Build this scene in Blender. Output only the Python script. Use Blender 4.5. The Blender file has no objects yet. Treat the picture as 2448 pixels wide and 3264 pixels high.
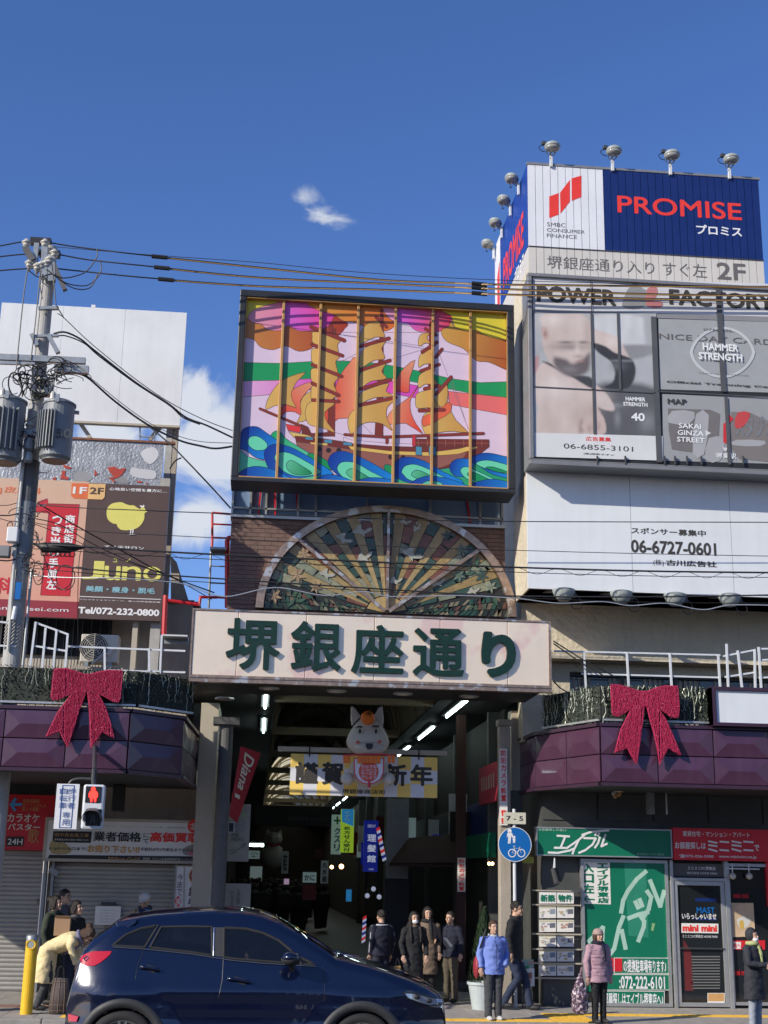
import bpy, math, random
from math import sin, cos, pi, radians, sqrt
from mathutils import Vector, Matrix, noise
import numpy as np
random.seed(7)
sc = bpy.context.scene
COL = sc.collection
# ------------------------------------------------------------------ camera
FPX = 4154.0
PIT, YAW, ROL = radians(15.503), radians(5.173), radians(1.101)
CAM = Vector((0, 0, 2.1))
fw = Vector((sin(YAW)*cos(PIT), cos(YAW)*cos(PIT), sin(PIT)))
rt = fw.cross(Vector((0, 0, 1))).normalized()
up = rt.cross(fw)
R_ = rt*cos(ROL) + up*sin(ROL)
U_ = up*cos(ROL) - rt*sin(ROL)
cam = bpy.data.cameras.new('camera')
cam.sensor_fit = 'HORIZONTAL'; cam.sensor_width = 36; cam.lens = 36*FPX/2448
cam.clip_end = 3000; cam.clip_start = .05
co = bpy.data.objects.new('camera', cam); COL.objects.link(co)
m = Matrix((R_, U_, -fw)).transposed().to_4x4(); m.translation = CAM
co.matrix_world = m
sc.camera = co
# ------------------------------------------------------------------ light
SUN_AZ, SUN_EL = radians(57), radians(27.5)      # azimuth to the left of the facade normal
sdir = Vector((sin(SUN_AZ)*cos(SUN_EL), cos(SUN_AZ)*cos(SUN_EL), -sin(SUN_EL)))
w = bpy.data.worlds.new('World'); sc.world = w; w.use_nodes = True
nt = w.node_tree; nt.nodes.clear()
N = nt.nodes.new; L = nt.links.new
sky = N('ShaderNodeTexSky'); sky.sky_type = 'NISHITA'; sky.sun_disc = False
sky.sun_elevation = SUN_EL; sky.sun_rotation = math.atan2(-sdir.x, -sdir.y)
sky.air_density = 1.0; sky.dust_density = .3; sky.ozone_density = 4.0; sky.altitude = 0
hs = N('ShaderNodeHueSaturation'); hs.inputs['Saturation'].default_value = 1.12
hs.inputs['Value'].default_value = 1.0
tn = N('ShaderNodeMixRGB'); tn.blend_type = 'MULTIPLY'; tn.inputs['Fac'].default_value = 1; tn.inputs['Color2'].default_value = (1.10, 1.02, 1.22, 1)
L(sky.outputs[0], tn.inputs['Color1']); L(tn.outputs[0], hs.inputs['Color'])
tc = N('ShaderNodeTexCoord')
def dirpx(x, y):
    return (fw + R_*((x-1224)/FPX) - U_*((y-1632)/FPX)).normalized()
# clouds: low white cumulus banks and thin wisps, placed by direction on the sky dome
nz = N('ShaderNodeTexNoise'); nz.inputs['Scale'].default_value = 16; nz.inputs['Detail'].default_value = 9
nz.inputs['Roughness'].default_value = .60; nz.inputs['Distortion'].default_value = .9; L(tc.outputs['Generated'], nz.inputs['Vector'])
last = None
def vm(op, a, b):
    n = N('ShaderNodeVectorMath'); n.operation = op
    for i, v in enumerate((a, b)):
        if v is None: continue
        if hasattr(v, 'is_linked') or hasattr(v, 'links'): L(v, n.inputs[i])
        else: n.inputs[i].default_value = v
    return n
def mth(op, a, b=None, c=None, clamp=False):
    n = N('ShaderNodeMath'); n.operation = op; n.use_clamp = clamp
    for i, v in enumerate((a, b, c)):
        if v is None: continue
        if hasattr(v, 'links'): L(v, n.inputs[i])
        else: n.inputs[i].default_value = v
    return n.outputs[0]
blobs = [(dirpx(680, 1420), .066, 1.0), (dirpx(590, 1280), .045, .95), (dirpx(330, 1390), .045, .9), (dirpx(640, 1640), .05, .75),
         (dirpx(90, 1420), .06, 1.0), (dirpx(1035, 692), .030, .33), (dirpx(955, 630), .024, .30), (dirpx(1300, 690), .014, .16),
         (Vector((-.85, .45, .26)).normalized(), .16, 1.0), (Vector((-.3, -.9, .25)).normalized(), .2, 1.0),
         (Vector((.8, .5, .22)).normalized(), .17, 1.0), (Vector((.6, -.75, .3)).normalized(), .15, .9)]
for d, r, s in blobs:
    sb = vm('SUBTRACT', tc.outputs['Generated'], tuple(d))
    mu = vm('MULTIPLY', sb.outputs[0], (1, 1, 1.25)) if s > .5 else vm('MULTIPLY', sb.outputs[0], (.8, 1, 1.7))
    ln = N('ShaderNodeVectorMath'); ln.operation = 'LENGTH'; L(mu.outputs[0], ln.inputs[0])
    v = mth('MULTIPLY_ADD', ln.outputs['Value'], -1.0/r, 1.0, clamp=True)
    v = mth('MULTIPLY', v, s)
    last = v if last is None else mth('MAXIMUM', last, v)
dens = mth('ADD', mth('MULTIPLY', last, 2.0), mth('MULTIPLY_ADD', nz.outputs['Fac'], 2.6, -1.72))
mr = N('ShaderNodeMapRange'); mr.interpolation_type = 'SMOOTHSTEP'
mr.inputs['From Min'].default_value = 0.0; mr.inputs['From Max'].default_value = .75
mr.inputs['To Max'].default_value = .93
L(dens, mr.inputs['Value'])
gate = mth('MULTIPLY', mr.outputs[0], mth('MULTIPLY', last, 6.0, clamp=True))
mx = N('ShaderNodeMixRGB'); L(gate, mx.inputs['Fac']); L(hs.outputs[0], mx.inputs['Color1'])
mx.inputs['Color2'].default_value = (5.4, 5.7, 6.2, 1)
bg = N('ShaderNodeBackground'); bg.inputs['Strength'].default_value = .135
L(mx.outputs[0], bg.inputs['Color'])
wo = N('ShaderNodeOutputWorld'); L(bg.outputs[0], wo.inputs['Surface'])
sl = bpy.data.lights.new('sun', 'SUN'); sl.energy = 5.0; sl.angle = radians(.5); sl.color = (1, .93, .80)
so = bpy.data.objects.new('sun', sl); COL.objects.link(so); so.location = (-20, -10, 30)
so.rotation_euler = sdir.to_track_quat('-Z', 'Y').to_euler()
vs = sc.view_settings
sc.display_settings.display_device = 'sRGB'
vs.view_transform = 'Standard'; vs.look = 'None'; vs.gamma = 1; vs.exposure = 0; vs.use_curve_mapping = False
# ------------------------------------------------------------------ helpers
CROPS = {'f': (0, 0, 1.4756), 'c1': (0, 740, .49428), 'c2': (720, 900, .57866), 'c3': (1540, 440, .54732), 'c4': (1600, 860, .51115),
         'c5': (1600, 1440, .51115), 'c6': (600, 1540, .72333), 'c7': (0, 1400, .42194), 'd1': (0, 2080, .42194), 'd2': (0, 2700, .42194),
         'd3': (600, 2150, .36166), 'd4': (1100, 2150, .36166), 'd5': (1600, 2150, .51115), 'd6': (1650, 2600, .48101),
         'd7': (1050, 2780, .42194), 'd8': (150, 2880, .81374)}
def ray(c, x, y):
    ox, oy, s = CROPS[c] if c else (0, 0, 1)
    x = ox + x*s; y = oy + y*s
    return fw + R_*((x-1224)/FPX) - U_*((y-1632)/FPX)
def P(c, x, y, Y):
    "point of the facade-parallel plane at depth Y"
    d = ray(c, x, y); return CAM + d*(Y/d.y)
def PZ(c, x, y, Z):
    d = ray(c, x, y); return CAM + d*((Z-CAM.z)/d.z)
def PX(c, x, y, X):
    d = ray(c, x, y); return CAM + d*(X/d.x)
def PN(c, x, y, p, n):
    d = ray(c, x, y); return CAM + d*((p-CAM).dot(n)/d.dot(n))
def rect(c, x0, y0, x1, y1, Y):
    a = P(c, x0, y0, Y); b = P(c, x1, y1, Y)
    return a.x, b.x, b.z, a.z          # X0 X1 Z0 Z1
def srgb(r, g, b):
    f = lambda u: (u/255/12.92 if u/255 <= .04045 else ((u/255+.055)/1.055)**2.4)
    return (f(r), f(g), f(b))
class MB:
    def __init__(s): s.v = []; s.f = []; s.c = []
    def add(s, vs, fs, col=None):
        n = len(s.v); s.v += [tuple(p) for p in vs]; s.f += [tuple(i+n for i in f) for f in fs]
        s.c += [col]*len(fs); return s
    def box(s, x0, x1, y0, y1, z0, z1, col=None):
        if x0 > x1: x0, x1 = x1, x0
        if y0 > y1: y0, y1 = y1, y0
        if z0 > z1: z0, z1 = z1, z0
        return s.add([(x0,y0,z0),(x1,y0,z0),(x1,y1,z0),(x0,y1,z0),(x0,y0,z1),(x1,y0,z1),(x1,y1,z1),(x0,y1,z1)],
                     [(0,3,2,1),(4,5,6,7),(0,1,5,4),(1,2,6,5),(2,3,7,6),(3,0,4,7)], col)
    def bar(s, a, b, w, h=None, upv=(0,0,1)):
        "rectangular bar from a to b"
        a = Vector(a); b = Vector(b); h = h or w; d = (b-a).normalized(); u = Vector(upv)
        if abs(d.dot(u)) > .98: u = Vector((0,1,0))
        sd = d.cross(u).normalized(); u = sd.cross(d)
        q = [sd*(w/2)*i + u*(h/2)*j for i, j in ((-1,-1),(1,-1),(1,1),(-1,1))]
        return s.add([a+k for k in q]+[b+k for k in q], [(3,2,1,0),(4,5,6,7),(0,1,5,4),(1,2,6,5),(2,3,7,6),(3,0,4,7)])
    def tube(s, pts, r, n=8, cap=True):
        pts = [Vector(p) for p in pts]; rr = r if isinstance(r, (list, tuple)) else [r]*len(pts)
        rings = []; prev = None
        for i, p in enumerate(pts):
            d = (pts[min(i+1, len(pts)-1)]-pts[max(i-1, 0)]).normalized()
            if prev is None:
                u = Vector((0,0,1)) if abs(d.z) < .9 else Vector((1,0,0))
                u = (u-d*u.dot(d)).normalized()
            else: u = (prev-d*prev.dot(d)).normalized()
            prev = u; v = d.cross(u)
            rings.append([p+(u*cos(2*pi*k/n)+v*sin(2*pi*k/n))*rr[i] for k in range(n)])
        fs = []
        for i in range(len(pts)-1):
            for k in range(n):
                a = i*n+k; b = i*n+(k+1) % n; fs.append((a, b, b+n, a+n))
        if cap:
            fs.append(tuple(reversed(range(n)))); m0 = (len(pts)-1)*n; fs.append(tuple(m0+k for k in range(n)))
        return s.add([p for r_ in rings for p in r_], fs)
    def lathe(s, prof, c=(0,0,0), n=24, axis='z', arc=2*pi):
        "prof: (radius, height) pairs"
        c = Vector(c); vs = []; full = abs(arc-2*pi) < 1e-6; m_ = n if full else n+1
        for r, h in prof:
            for k in range(m_):
                a = arc*k/n; q = (r*cos(a), r*sin(a), h)
                if axis == 'y': q = (r*cos(a), h, r*sin(a))
                if axis == 'x': q = (h, r*cos(a), r*sin(a))
                vs.append(c+Vector(q))
        fs = []
        for i in range(len(prof)-1):
            for k in range(n):
                a = i*m_+k; b = i*m_+(k+1) % m_; fs.append((a, b, b+m_, a+m_))
        return s.add(vs, fs)
    def ell(s, c, r, n=16, m_=10, rot=None):
        c = Vector(c); vs = []
        for i in range(m_+1):
            t = pi*i/m_
            for k in range(n):
                a = 2*pi*k/n; q = Vector((r[0]*sin(t)*cos(a), r[1]*sin(t)*sin(a), r[2]*cos(t)))
                if rot: q = rot @ q
                vs.append(c+q)
        fs = [(i*n+k, (i+1)*n+k, (i+1)*n+(k+1) % n, i*n+(k+1) % n) for i in range(m_) for k in range(n)]
        return s.add(vs, fs)
    def prism(s, pts, d):
        "pts: 3D loop, d: extrusion vector"
        n = len(pts); pts = [Vector(p) for p in pts]; d = Vector(d)
        return s.add(pts+[p+d for p in pts], [tuple(range(n)), tuple(reversed(range(n, 2*n)))]+[(i, i+n, (i+1) % n+n, (i+1) % n) for i in range(n)])
    def xz(s, pts, Y, col=None):
        return s.add([(x, Y, z) for x, z in pts], [tuple(range(len(pts)))], col)
    def mesh(s, name, shift=Vector((0,0,0)), smooth=False, fixn=False):
        me = bpy.data.meshes.new(name)
        me.from_pydata([(v[0]-shift.x, v[1]-shift.y, v[2]-shift.z) for v in s.v], [], s.f)
        if any(c is not None for c in s.c):
            ca = me.color_attributes.new('Col', 'FLOAT_COLOR', 'CORNER'); i = 0; buf = []
            for f, c in zip(s.f, s.c):
                for k in f:
                    cc = c(s.v[k]) if callable(c) else (c or (1,1,1)); buf += [cc[0], cc[1], cc[2], 1.0]
            ca.data.foreach_set('color', buf)
        if smooth: me.shade_smooth()
        me.validate(); return me
def root_loc(p):
    v = Vector((0,0,0))
    while p is not None: v += p.location; p = p.parent
    return v
MATS = {}
def obj(name, mb, mat, parent=None, smooth=False, bevel=0, label=None, base=None, autos=None):
    sh = root_loc(parent) if parent else (Vector(base) if base else Vector((0,0,0)))
    me = mb.mesh(name, sh, smooth) if isinstance(mb, MB) else mb
    if not isinstance(mb, MB) and sh.length > 0 and me.users == 0: me.transform(Matrix.Translation(-sh))
    o = bpy.data.objects.new(name, me); COL.objects.link(o)
    if mat and not me.materials: me.materials.append(M(mat) if isinstance(mat, str) else mat)
    if parent: o.parent = parent
    elif base: o.location = base
    if bevel:
        b = o.modifiers.new('bevel', 'BEVEL'); b.width = bevel; b.segments = 2; b.limit_method = 'ANGLE'
    if label: o['label'] = label
    return o
def tag(o, label=None, cat=None, group=None, kind=None):
    for k, v in (('label', label), ('category', cat), ('group', group), ('kind', kind)):
        if v: o[k] = v
    return o
def thing(name, label, cat, loc=(0,0,0), group=None):
    o = bpy.data.objects.new(name, None); COL.objects.link(o); o.location = loc; o.empty_display_size = .1
    return tag(o, label, cat, group)
def struct(name, mb, mat, parent=None, **k):
    o = obj(name, mb, mat, parent, **k)
    if not parent: o['kind'] = 'structure'
    return o
KIDS = {}
def children(o): return [c for c in COL.objects if c.parent == o]
def copy_tree(o, parent=None, loc=None, rotz=None):
    c = o.copy(); COL.objects.link(c)
    if parent: c.parent = parent
    if loc is not None: c.location = loc
    if rotz is not None: c.rotation_euler = (0, 0, rotz)
    for ch in children(o): copy_tree(ch, c)
    return c
# ------------------------------------------------------------------ materials
def M(name): return MATS[name]
def mat(name, col, rough=.5, metal=0, var=.12, scale=4, bump=0, bscale=30, emit=0, spec=.5, coat=0, streak=0, alpha=None, vcol=False, dirt=None, trans=0, two=None, aniso=None):
    m_ = bpy.data.materials.new(name); m_.use_nodes = True; t = m_.node_tree; b = t.nodes['Principled BSDF']
    b.inputs['Roughness'].default_value = rough; b.inputs['Metallic'].default_value = metal
    b.inputs['Specular IOR Level'].default_value = spec; b.inputs['Coat Weight'].default_value = coat
    n = t.nodes.new; l = t.links.new
    tcn = n('ShaderNodeTexCoord'); gm = n('ShaderNodeNewGeometry')
    src = gm.outputs['Position']
    if vcol:
        a = n('ShaderNodeVertexColor'); a.layer_name = 'Col'; base = a.outputs['Color']
    else:
        a = n('ShaderNodeRGB'); a.outputs[0].default_value = (*col, 1); base = a.outputs[0]
    if var:
        nn = n('ShaderNodeTexNoise'); nn.inputs['Scale'].default_value = scale; nn.inputs['Detail'].default_value = 6; nn.inputs['Roughness'].default_value = .65
        l(src, nn.inputs['Vector'])
        mr_ = n('ShaderNodeMapRange'); mr_.inputs['From Min'].default_value = .3; mr_.inputs['From Max'].default_value = .7
        mr_.inputs['To Min'].default_value = 1-var; mr_.inputs['To Max'].default_value = 1+var*.6; l(nn.outputs['Fac'], mr_.inputs['Value'])
        mm = n('ShaderNodeMixRGB'); mm.blend_type = 'MULTIPLY'; mm.inputs['Fac'].default_value = 1
        l(base, mm.inputs['Color1']); l(mr_.outputs[0], mm.inputs['Color2']); base = mm.outputs[0]
        rr = n('ShaderNodeMapRange'); rr.inputs['To Min'].default_value = max(0, rough-.08); rr.inputs['To Max'].default_value = min(1, rough+.1)
        l(nn.outputs['Fac'], rr.inputs['Value']); l(rr.outputs[0], b.inputs['Roughness'])
    if two:     # second colour in blotches: (colour, scale, threshold)
        c2, s2, th = two; n2 = n('ShaderNodeTexNoise'); n2.inputs['Scale'].default_value = s2; n2.inputs['Detail'].default_value = 5; l(src, n2.inputs['Vector'])
        r2 = n('ShaderNodeMapRange'); r2.inputs['From Min'].default_value = th; r2.inputs['From Max'].default_value = th+.06; l(n2.outputs['Fac'], r2.inputs['Value'])
        m2 = n('ShaderNodeMixRGB'); l(r2.outputs[0], m2.inputs['Fac']); l(base, m2.inputs['Color1']); m2.inputs['Color2'].default_value = (*c2, 1); base = m2.outputs[0]
    if streak:  # vertical rain streaks
        mp = n('ShaderNodeMapping'); mp.inputs['Scale'].default_value = (9, 9, .6); l(src, mp.inputs['Vector'])
        n3 = n('ShaderNodeTexNoise'); n3.inputs['Scale'].default_value = 1; n3.inputs['Detail'].default_value = 4; l(mp.outputs[0], n3.inputs['Vector'])
        r3 = n('ShaderNodeMapRange'); r3.inputs['From Min'].default_value = .45; r3.inputs['From Max'].default_value = .75; r3.inputs['To Max'].default_value = streak; l(n3.outputs['Fac'], r3.inputs['Value'])
        m3 = n('ShaderNodeMixRGB'); l(r3.outputs[0], m3.inputs['Fac']); l(base, m3.inputs['Color1']); m3.inputs['Color2'].default_value = (*(dirt or (.1, .085, .06)), 1); base = m3.outputs[0]
    l(base, b.inputs['Base Color'])
    if bump:
        nb = n('ShaderNodeTexNoise'); nb.inputs['Scale'].default_value = bscale; nb.inputs['Detail'].default_value = 4; l(src, nb.inputs['Vector'])
        bp = n('ShaderNodeBump'); bp.inputs['Strength'].default_value = min(1, bump); bp.inputs['Distance'].default_value = .02*max(1, bump); l(nb.outputs['Fac'], bp.inputs['Height'])
        l(bp.outputs[0], b.inputs['Normal'])
    if emit:
        l(base, b.inputs['Emission Color']); b.inputs['Emission Strength'].default_value = emit
    if trans:
        tr = n('ShaderNodeBsdfTransparent'); tr.inputs[0].default_value = (*(alpha or (1, 1, 1)), 1); ms = n('ShaderNodeMixShader'); ms.inputs[0].default_value = trans
        out = t.nodes['Material Output']; l(b.outputs[0], ms.inputs[1]); l(tr.outputs[0], ms.inputs[2]); l(ms.outputs[0], out.inputs['Surface'])
    MATS[name] = m_; return m_
# ------------------------------------------------------------------ lettering
def text_verts(s, bold=0, res=3, align='LEFT', ls=1.0, shear=0):
    cu = bpy.data.curves.new('lettering', 'FONT'); cu.body = s; cu.resolution_u = res; cu.offset = bold; cu.align_x = align; cu.space_line = ls; cu.shear = shear
    ob = bpy.data.objects.new('lettering', cu); me = bpy.data.meshes.new_from_object(ob)
    vs = [tuple(v.co) for v in me.vertices]; fs = [tuple(p.vertices) for p in me.polygons]
    bpy.data.objects.remove(ob); bpy.data.curves.remove(cu); bpy.data.meshes.remove(me)
    return vs, fs
def sdf_glyph(vs, fs, bold, cell):
    "thicken a filled glyph: cells of a fine grid whose distance to the outline is under bold"
    from collections import Counter
    V = np.array([v[:2] for v in vs]); key = {}; idx = []
    for v in V:
        k = (round(float(v[0]), 5), round(float(v[1]), 5)); idx.append(key.setdefault(k, len(key)))
    pts = np.array(list(key.keys())); ec = Counter()
    T = []
    for f in fs:
        f = [idx[i] for i in f]
        if len(set(f)) < 3: continue
        T.append(f[:3])
        for a, b in zip(f, f[1:]+f[:1]): ec[(a, b)] += 1
    ed = [(a, b) for (a, b) in ec if (b, a) not in ec]
    A_ = pts[[e[0] for e in ed]]; B_ = pts[[e[1] for e in ed]]
    mn = pts.min(0)-bold-cell*1.5; mxx = pts.max(0)+bold+cell*1.5
    nx = int((mxx[0]-mn[0])/cell)+2; ny = int((mxx[1]-mn[1])/cell)+2
    X, Y = np.meshgrid(mn[0]+np.arange(nx)*cell, mn[1]+np.arange(ny)*cell); Pq = np.stack([X.ravel(), Y.ravel()], 1)
    D = np.full(len(Pq), 1e9)
    for a, b in zip(A_, B_):
        ab = b-a; l2 = max(ab@ab, 1e-12); t = np.clip(((Pq-a)@ab)/l2, 0, 1); q = Pq-a-t[:, None]*ab; D = np.minimum(D, (q*q).sum(1))
    D = np.sqrt(D); ins = np.zeros(len(Pq), bool)
    for f in T:
        p0, p1, p2 = pts[f[0]], pts[f[1]], pts[f[2]]
        c_ = lambda a, b: (b[0]-a[0])*(Pq[:, 1]-a[1])-(b[1]-a[1])*(Pq[:, 0]-a[0])
        s0, s1, s2 = c_(p0, p1), c_(p1, p2), c_(p2, p0)
        ins |= ((s0 >= 0) & (s1 >= 0) & (s2 >= 0)) | ((s0 <= 0) & (s1 <= 0) & (s2 <= 0))
    S = (np.where(ins, -D, D)-bold).reshape(ny, nx)
    out = []; cache = {}; OF = []
    def vid(k, p):
        if k not in cache: cache[k] = len(out); out.append(p)
        return cache[k]
    I = S < 0
    for j in range(ny-1):
        i = 0; y = mn[1]+j*cell
        while i < nx-1:
            c4 = (I[j, i], I[j, i+1], I[j+1, i+1], I[j+1, i])
            if all(c4):
                k = i
                while k < nx-1 and I[j, k] and I[j, k+1] and I[j+1, k+1] and I[j+1, k]: k += 1
                OF.append((vid((i, j), (mn[0]+i*cell, y)), vid((k, j), (mn[0]+k*cell, y)), vid((k, j+1), (mn[0]+k*cell, y+cell)), vid((i, j+1), (mn[0]+i*cell, y+cell))))
                i = k; continue
            if any(c4):
                co_ = ((i, j), (i+1, j), (i+1, j+1), (i, j+1)); f = []
                for q in range(4):
                    a, b = co_[q], co_[(q+1) % 4]; sa, sb = S[a[1], a[0]], S[b[1], b[0]]
                    if sa < 0: f.append(vid(a, (mn[0]+a[0]*cell, mn[1]+a[1]*cell)))
                    if (sa < 0) != (sb < 0):
                        t = sa/(sa-sb); f.append(vid((min(a, b), max(a, b)), (mn[0]+(a[0]+(b[0]-a[0])*t)*cell, mn[1]+(a[1]+(b[1]-a[1])*t)*cell)))
                if len(f) > 2: OF.append(tuple(f))
            i += 1
    return out, OF
def norm_text(s, bold, res, cell=None, **k):
    if bold > .012:
        vs, fs = text_verts(s, 0, res, **k)
        vs, fs = sdf_glyph(vs, fs, bold*.62, cell or .026)
    else: vs, fs = text_verts(s, 0, res, **k)
    if not vs: return [], []
    x0 = min(v[0] for v in vs); x1 = max(v[0] for v in vs); y0 = min(v[1] for v in vs); y1 = max(v[1] for v in vs)
    dx = max(x1-x0, 1e-6); dy = max(y1-y0, 1e-6)
    return [((v[0]-x0)/dx, (v[1]-y0)/dy) for v in vs], fs
def txt(s, c, x0, y0, x1, y1, Y, mat_, parent, bold=0.0, res=3, thick=0, mb=None, name='lettering', **k):
    "writing fitted to the quad of image corners x0,y0 (top left) x1,y1 (bottom right), on the plane at depth Y"
    uv, fs = norm_text(s, bold, res, **k)
    X0, X1, Z0, Z1 = rect(c, x0, y0, x1, y1, Y)
    b = mb or MB()
    b.add([(X0+(X1-X0)*u, Y, Z0+(Z1-Z0)*v) for u, v in uv], fs)
    if mb: return b
    return obj(name, b, mat_, parent)
def txtv(s, c, x0, y0, x1, y1, Y, mat_, parent, bold=0.0, res=3, gap=.12, mb=None, name='lettering'):
    "vertical writing, one character under the other, in the same kind of box"
    X0, X1, Z0, Z1 = rect(c, x0, y0, x1, y1, Y); n = len(s); h = (Z1-Z0)/n; b = MB()
    for i, ch in enumerate(s):
        if ch == ' ': continue
        if ch == 'ー': ch = '|'
        uv, fs = norm_text(ch, bold, res)
        g = h*gap; zt = Z1-h*i-g/2
        hh = h-g; xa, xb = X0, X1
        if ch == '|': xa = X0+(X1-X0)*.42; xb = X0+(X1-X0)*.58
        if ch in 'っゃョ・': hh *= .7; xa = X0+(X1-X0)*.3
        b.add([(xa+(xb-xa)*u, Y, zt-hh+hh*v) for u, v in uv], fs)
    if mb is not None: mb.add(b.v, b.f); return mb
    return obj(name, b, mat_, parent)
def txt3(s, org, ux, uz, w_, h_, mat_, parent, bold=0, res=3, name='lettering', **k):
    "writing on a free plane: org bottom left corner, ux / uz unit vectors"
    uv, fs = norm_text(s, bold, res, **k); org = Vector(org); ux = Vector(ux); uz = Vector(uz)
    b = MB().add([org+ux*(w_*u)+uz*(h_*v) for u, v in uv], fs)
    return obj(name, b, mat_, parent)
def panel(name, c, x0, y0, x1, y1, Y, d, mat_, parent=None, **k):
    "a board whose front face fills the image box, front at depth Y, d thick"
    X0, X1, Z0, Z1 = rect(c, x0, y0, x1, y1, Y)
    return obj(name, MB().box(X0, X1, Y, Y+d, Z0, Z1), mat_, parent, **k)
def frame_mb(X0, X1, Z0, Z1, Y, wd, d):
    b = MB(); b.box(X0, X1, Y, Y+d, Z1-wd, Z1); b.box(X0, X1, Y, Y+d, Z0, Z0+wd)
    b.box(X0, X0+wd, Y, Y+d, Z0+wd, Z1-wd); b.box(X1-wd, X1, Y, Y+d, Z0+wd, Z1-wd); return b
def catmull(pts, n=5, closed=True):
    out = []; N_ = len(pts); rng = range(N_) if closed else range(N_-1)
    for i in rng:
        p0 = pts[(i-1) % N_] if closed or i > 0 else pts[0]; p1 = pts[i]; p2 = pts[(i+1) % N_]
        p3 = pts[(i+2) % N_] if closed or i+2 < N_ else pts[-1]
        for k in range(n):
            t = k/n; out.append(tuple(.5*((2*p1[j])+(-p0[j]+p2[j])*t+(2*p0[j]-5*p1[j]+4*p2[j]-p3[j])*t*t+(-p0[j]+3*p1[j]-3*p2[j]+p3[j])*t**3) for j in range(len(p1))))
    if not closed: out.append(tuple(pts[-1]))
    return out
# ------------------------------------------------------------------ palette
WH = mat('white_paint', (.72,.73,.73), .45, var=.06, scale=1.2)
mat('asphalt', (.055,.055,.058), .85, var=.35, scale=9, bump=.6, bscale=260)
mat('concrete', (.34,.32,.29), .85, var=.22, scale=5, bump=.5, bscale=80)
mat('paving', (.36,.33,.30), .8, var=.2, scale=7, bump=.3, bscale=120)
mat('paving_red', (.30,.17,.13), .8, var=.2, scale=7, bump=.3, bscale=120)
mat('tactile', (.80,.50,.07), .6, var=.18, scale=9)
mat('cream_wall', (.60,.53,.40), .9, var=.10, scale=2.2, bump=1.6, bscale=9, streak=.16, dirt=(.25,.2,.13))
mat('beige_wall', (.40,.345,.28), .85, var=.12, scale=2, bump=.4, bscale=40, streak=.2)
mat('cream_panel', (.44,.39,.31), .6, var=.08, scale=2)
mat('dark_wall', (.075,.078,.075), .55, var=.2, scale=3)
mat('black', (.012,.012,.014), .45, var=.1)
mat('near_black', (.02,.02,.022), .6, var=.2)
mat('dark_steel', (.05,.052,.055), .45, var=.15, scale=6)
mat('grey_steel', (.26,.265,.27), .42, .3, var=.15, scale=6)
mat('alu', (.50,.50,.49), .35, .6, var=.1, scale=6)
mat('white_steel', (.62,.64,.66), .4, var=.08, scale=6)
mat('galv', (.30,.32,.33), .45, .5, var=.2, scale=9)
mat('billboard_white', (.70,.73,.75), .5, var=.06, scale=.8, streak=.12, dirt=(.48,.48,.47))
mat('billboard_off', (.70,.71,.71), .5, var=.08, scale=1.1, streak=.15, dirt=(.5,.49,.46))
mat('frame_grey', (.25,.245,.24), .4, .3, var=.1)
mat('navy', (.006,.022,.13), .4, var=.12, scale=3)
mat('promise_white', (.74,.75,.78), .45, var=.06, scale=2, streak=.12, dirt=(.45,.43,.4))
mat('promise_beige', (.60,.57,.52), .5, var=.06, scale=2)
mat('red_letter', (.78,.045,.03), .45, var=.06)
mat('white_letter', (.78,.78,.78), .5, var=.04)
mat('dark_letter', (.05,.045,.04), .6, var=.1)
mat('grey_letter', (.13,.12,.12), .6, var=.1)
mat('navy_sunlit', (.01,.05,.30), .4, var=.1)  # navy brightened to blue: sunlight on the side face painted in
mat('copper', (.92,.75,.56), .30, .35, var=.06, scale=2.5, two=((.84,.58,.48), 1.1, .56))
mat('bronze', (.42,.29,.21), .35, .7, var=.35, scale=10, two=((.62,.56,.5), 6, .56))
mat('green_letter', (.006,.032,.025), .5, var=.2, scale=12, spec=.3)
mat('letter_side', (.03,.035,.035), .35, .5)
mat('brick', (.17,.105,.085), .8, var=.25, scale=6, bump=.4, bscale=70)
mat('mortar', (.10,.065,.055), .9, var=.2)
mat('ship_black', (.022,.024,.028), .42, var=.2, scale=5)
mat('gold_trim', (.50,.28,.09), .4, .2, var=.15)
mat('print', (1,1,1), .32, var=.05, scale=2, vcol=True, spec=.4)
mat('print_matte', (1,1,1), .6, var=.06, scale=3, vcol=True)
mat('lead', (.02,.02,.018), .5)
mat('stained', (1,1,1), .3, var=.3, scale=9, vcol=True, bump=.25, bscale=30)
mat('purple', (.072,.026,.055), .3, var=.16, scale=2.5, spec=.6, coat=.2, streak=.12, dirt=(.12,.10,.11))
mat('purple_trim', (.045,.02,.038), .35, var=.1)
mat('planter', (.03,.035,.028), .8, var=.3, scale=9)
mat('tinsel', (.42,.45,.36), .35, .3, var=.3, scale=30)
mat('tinsel_dark', (.05,.075,.045), .7, var=.4, scale=30)
mat('bow_red', (.46,.012,.075), .5, var=.3, scale=40, bump=1, bscale=90)
mat('bow_wire', (.8,.16,.26), .4, var=.2, scale=40)
mat('red_paint', (.50,.012,.018), .4, var=.12)
mat('pole_concrete', (.42,.41,.385), .8, var=.14, scale=6, streak=.2, bump=.3, bscale=60)
mat('pole_dark', (.10,.10,.10), .6, var=.2, scale=6)
mat('transformer', (.20,.215,.225), .45, var=.14, scale=4, streak=.12)
mat('transformer_base', (.36,.28,.22), .6, var=.2)
mat('porcelain', (.50,.48,.42), .2, var=.05)
mat('wire', (.015,.015,.016), .5)
mat('wire_cover', (.42,.24,.07), .5, var=.2, scale=20)
mat('wire_grey', (.22,.22,.22), .5)
mat('galvsheet', (.40,.41,.42), .38, .45, var=.3, scale=3, bump=.7, bscale=22, streak=.25, dirt=(.2,.2,.2))
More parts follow.
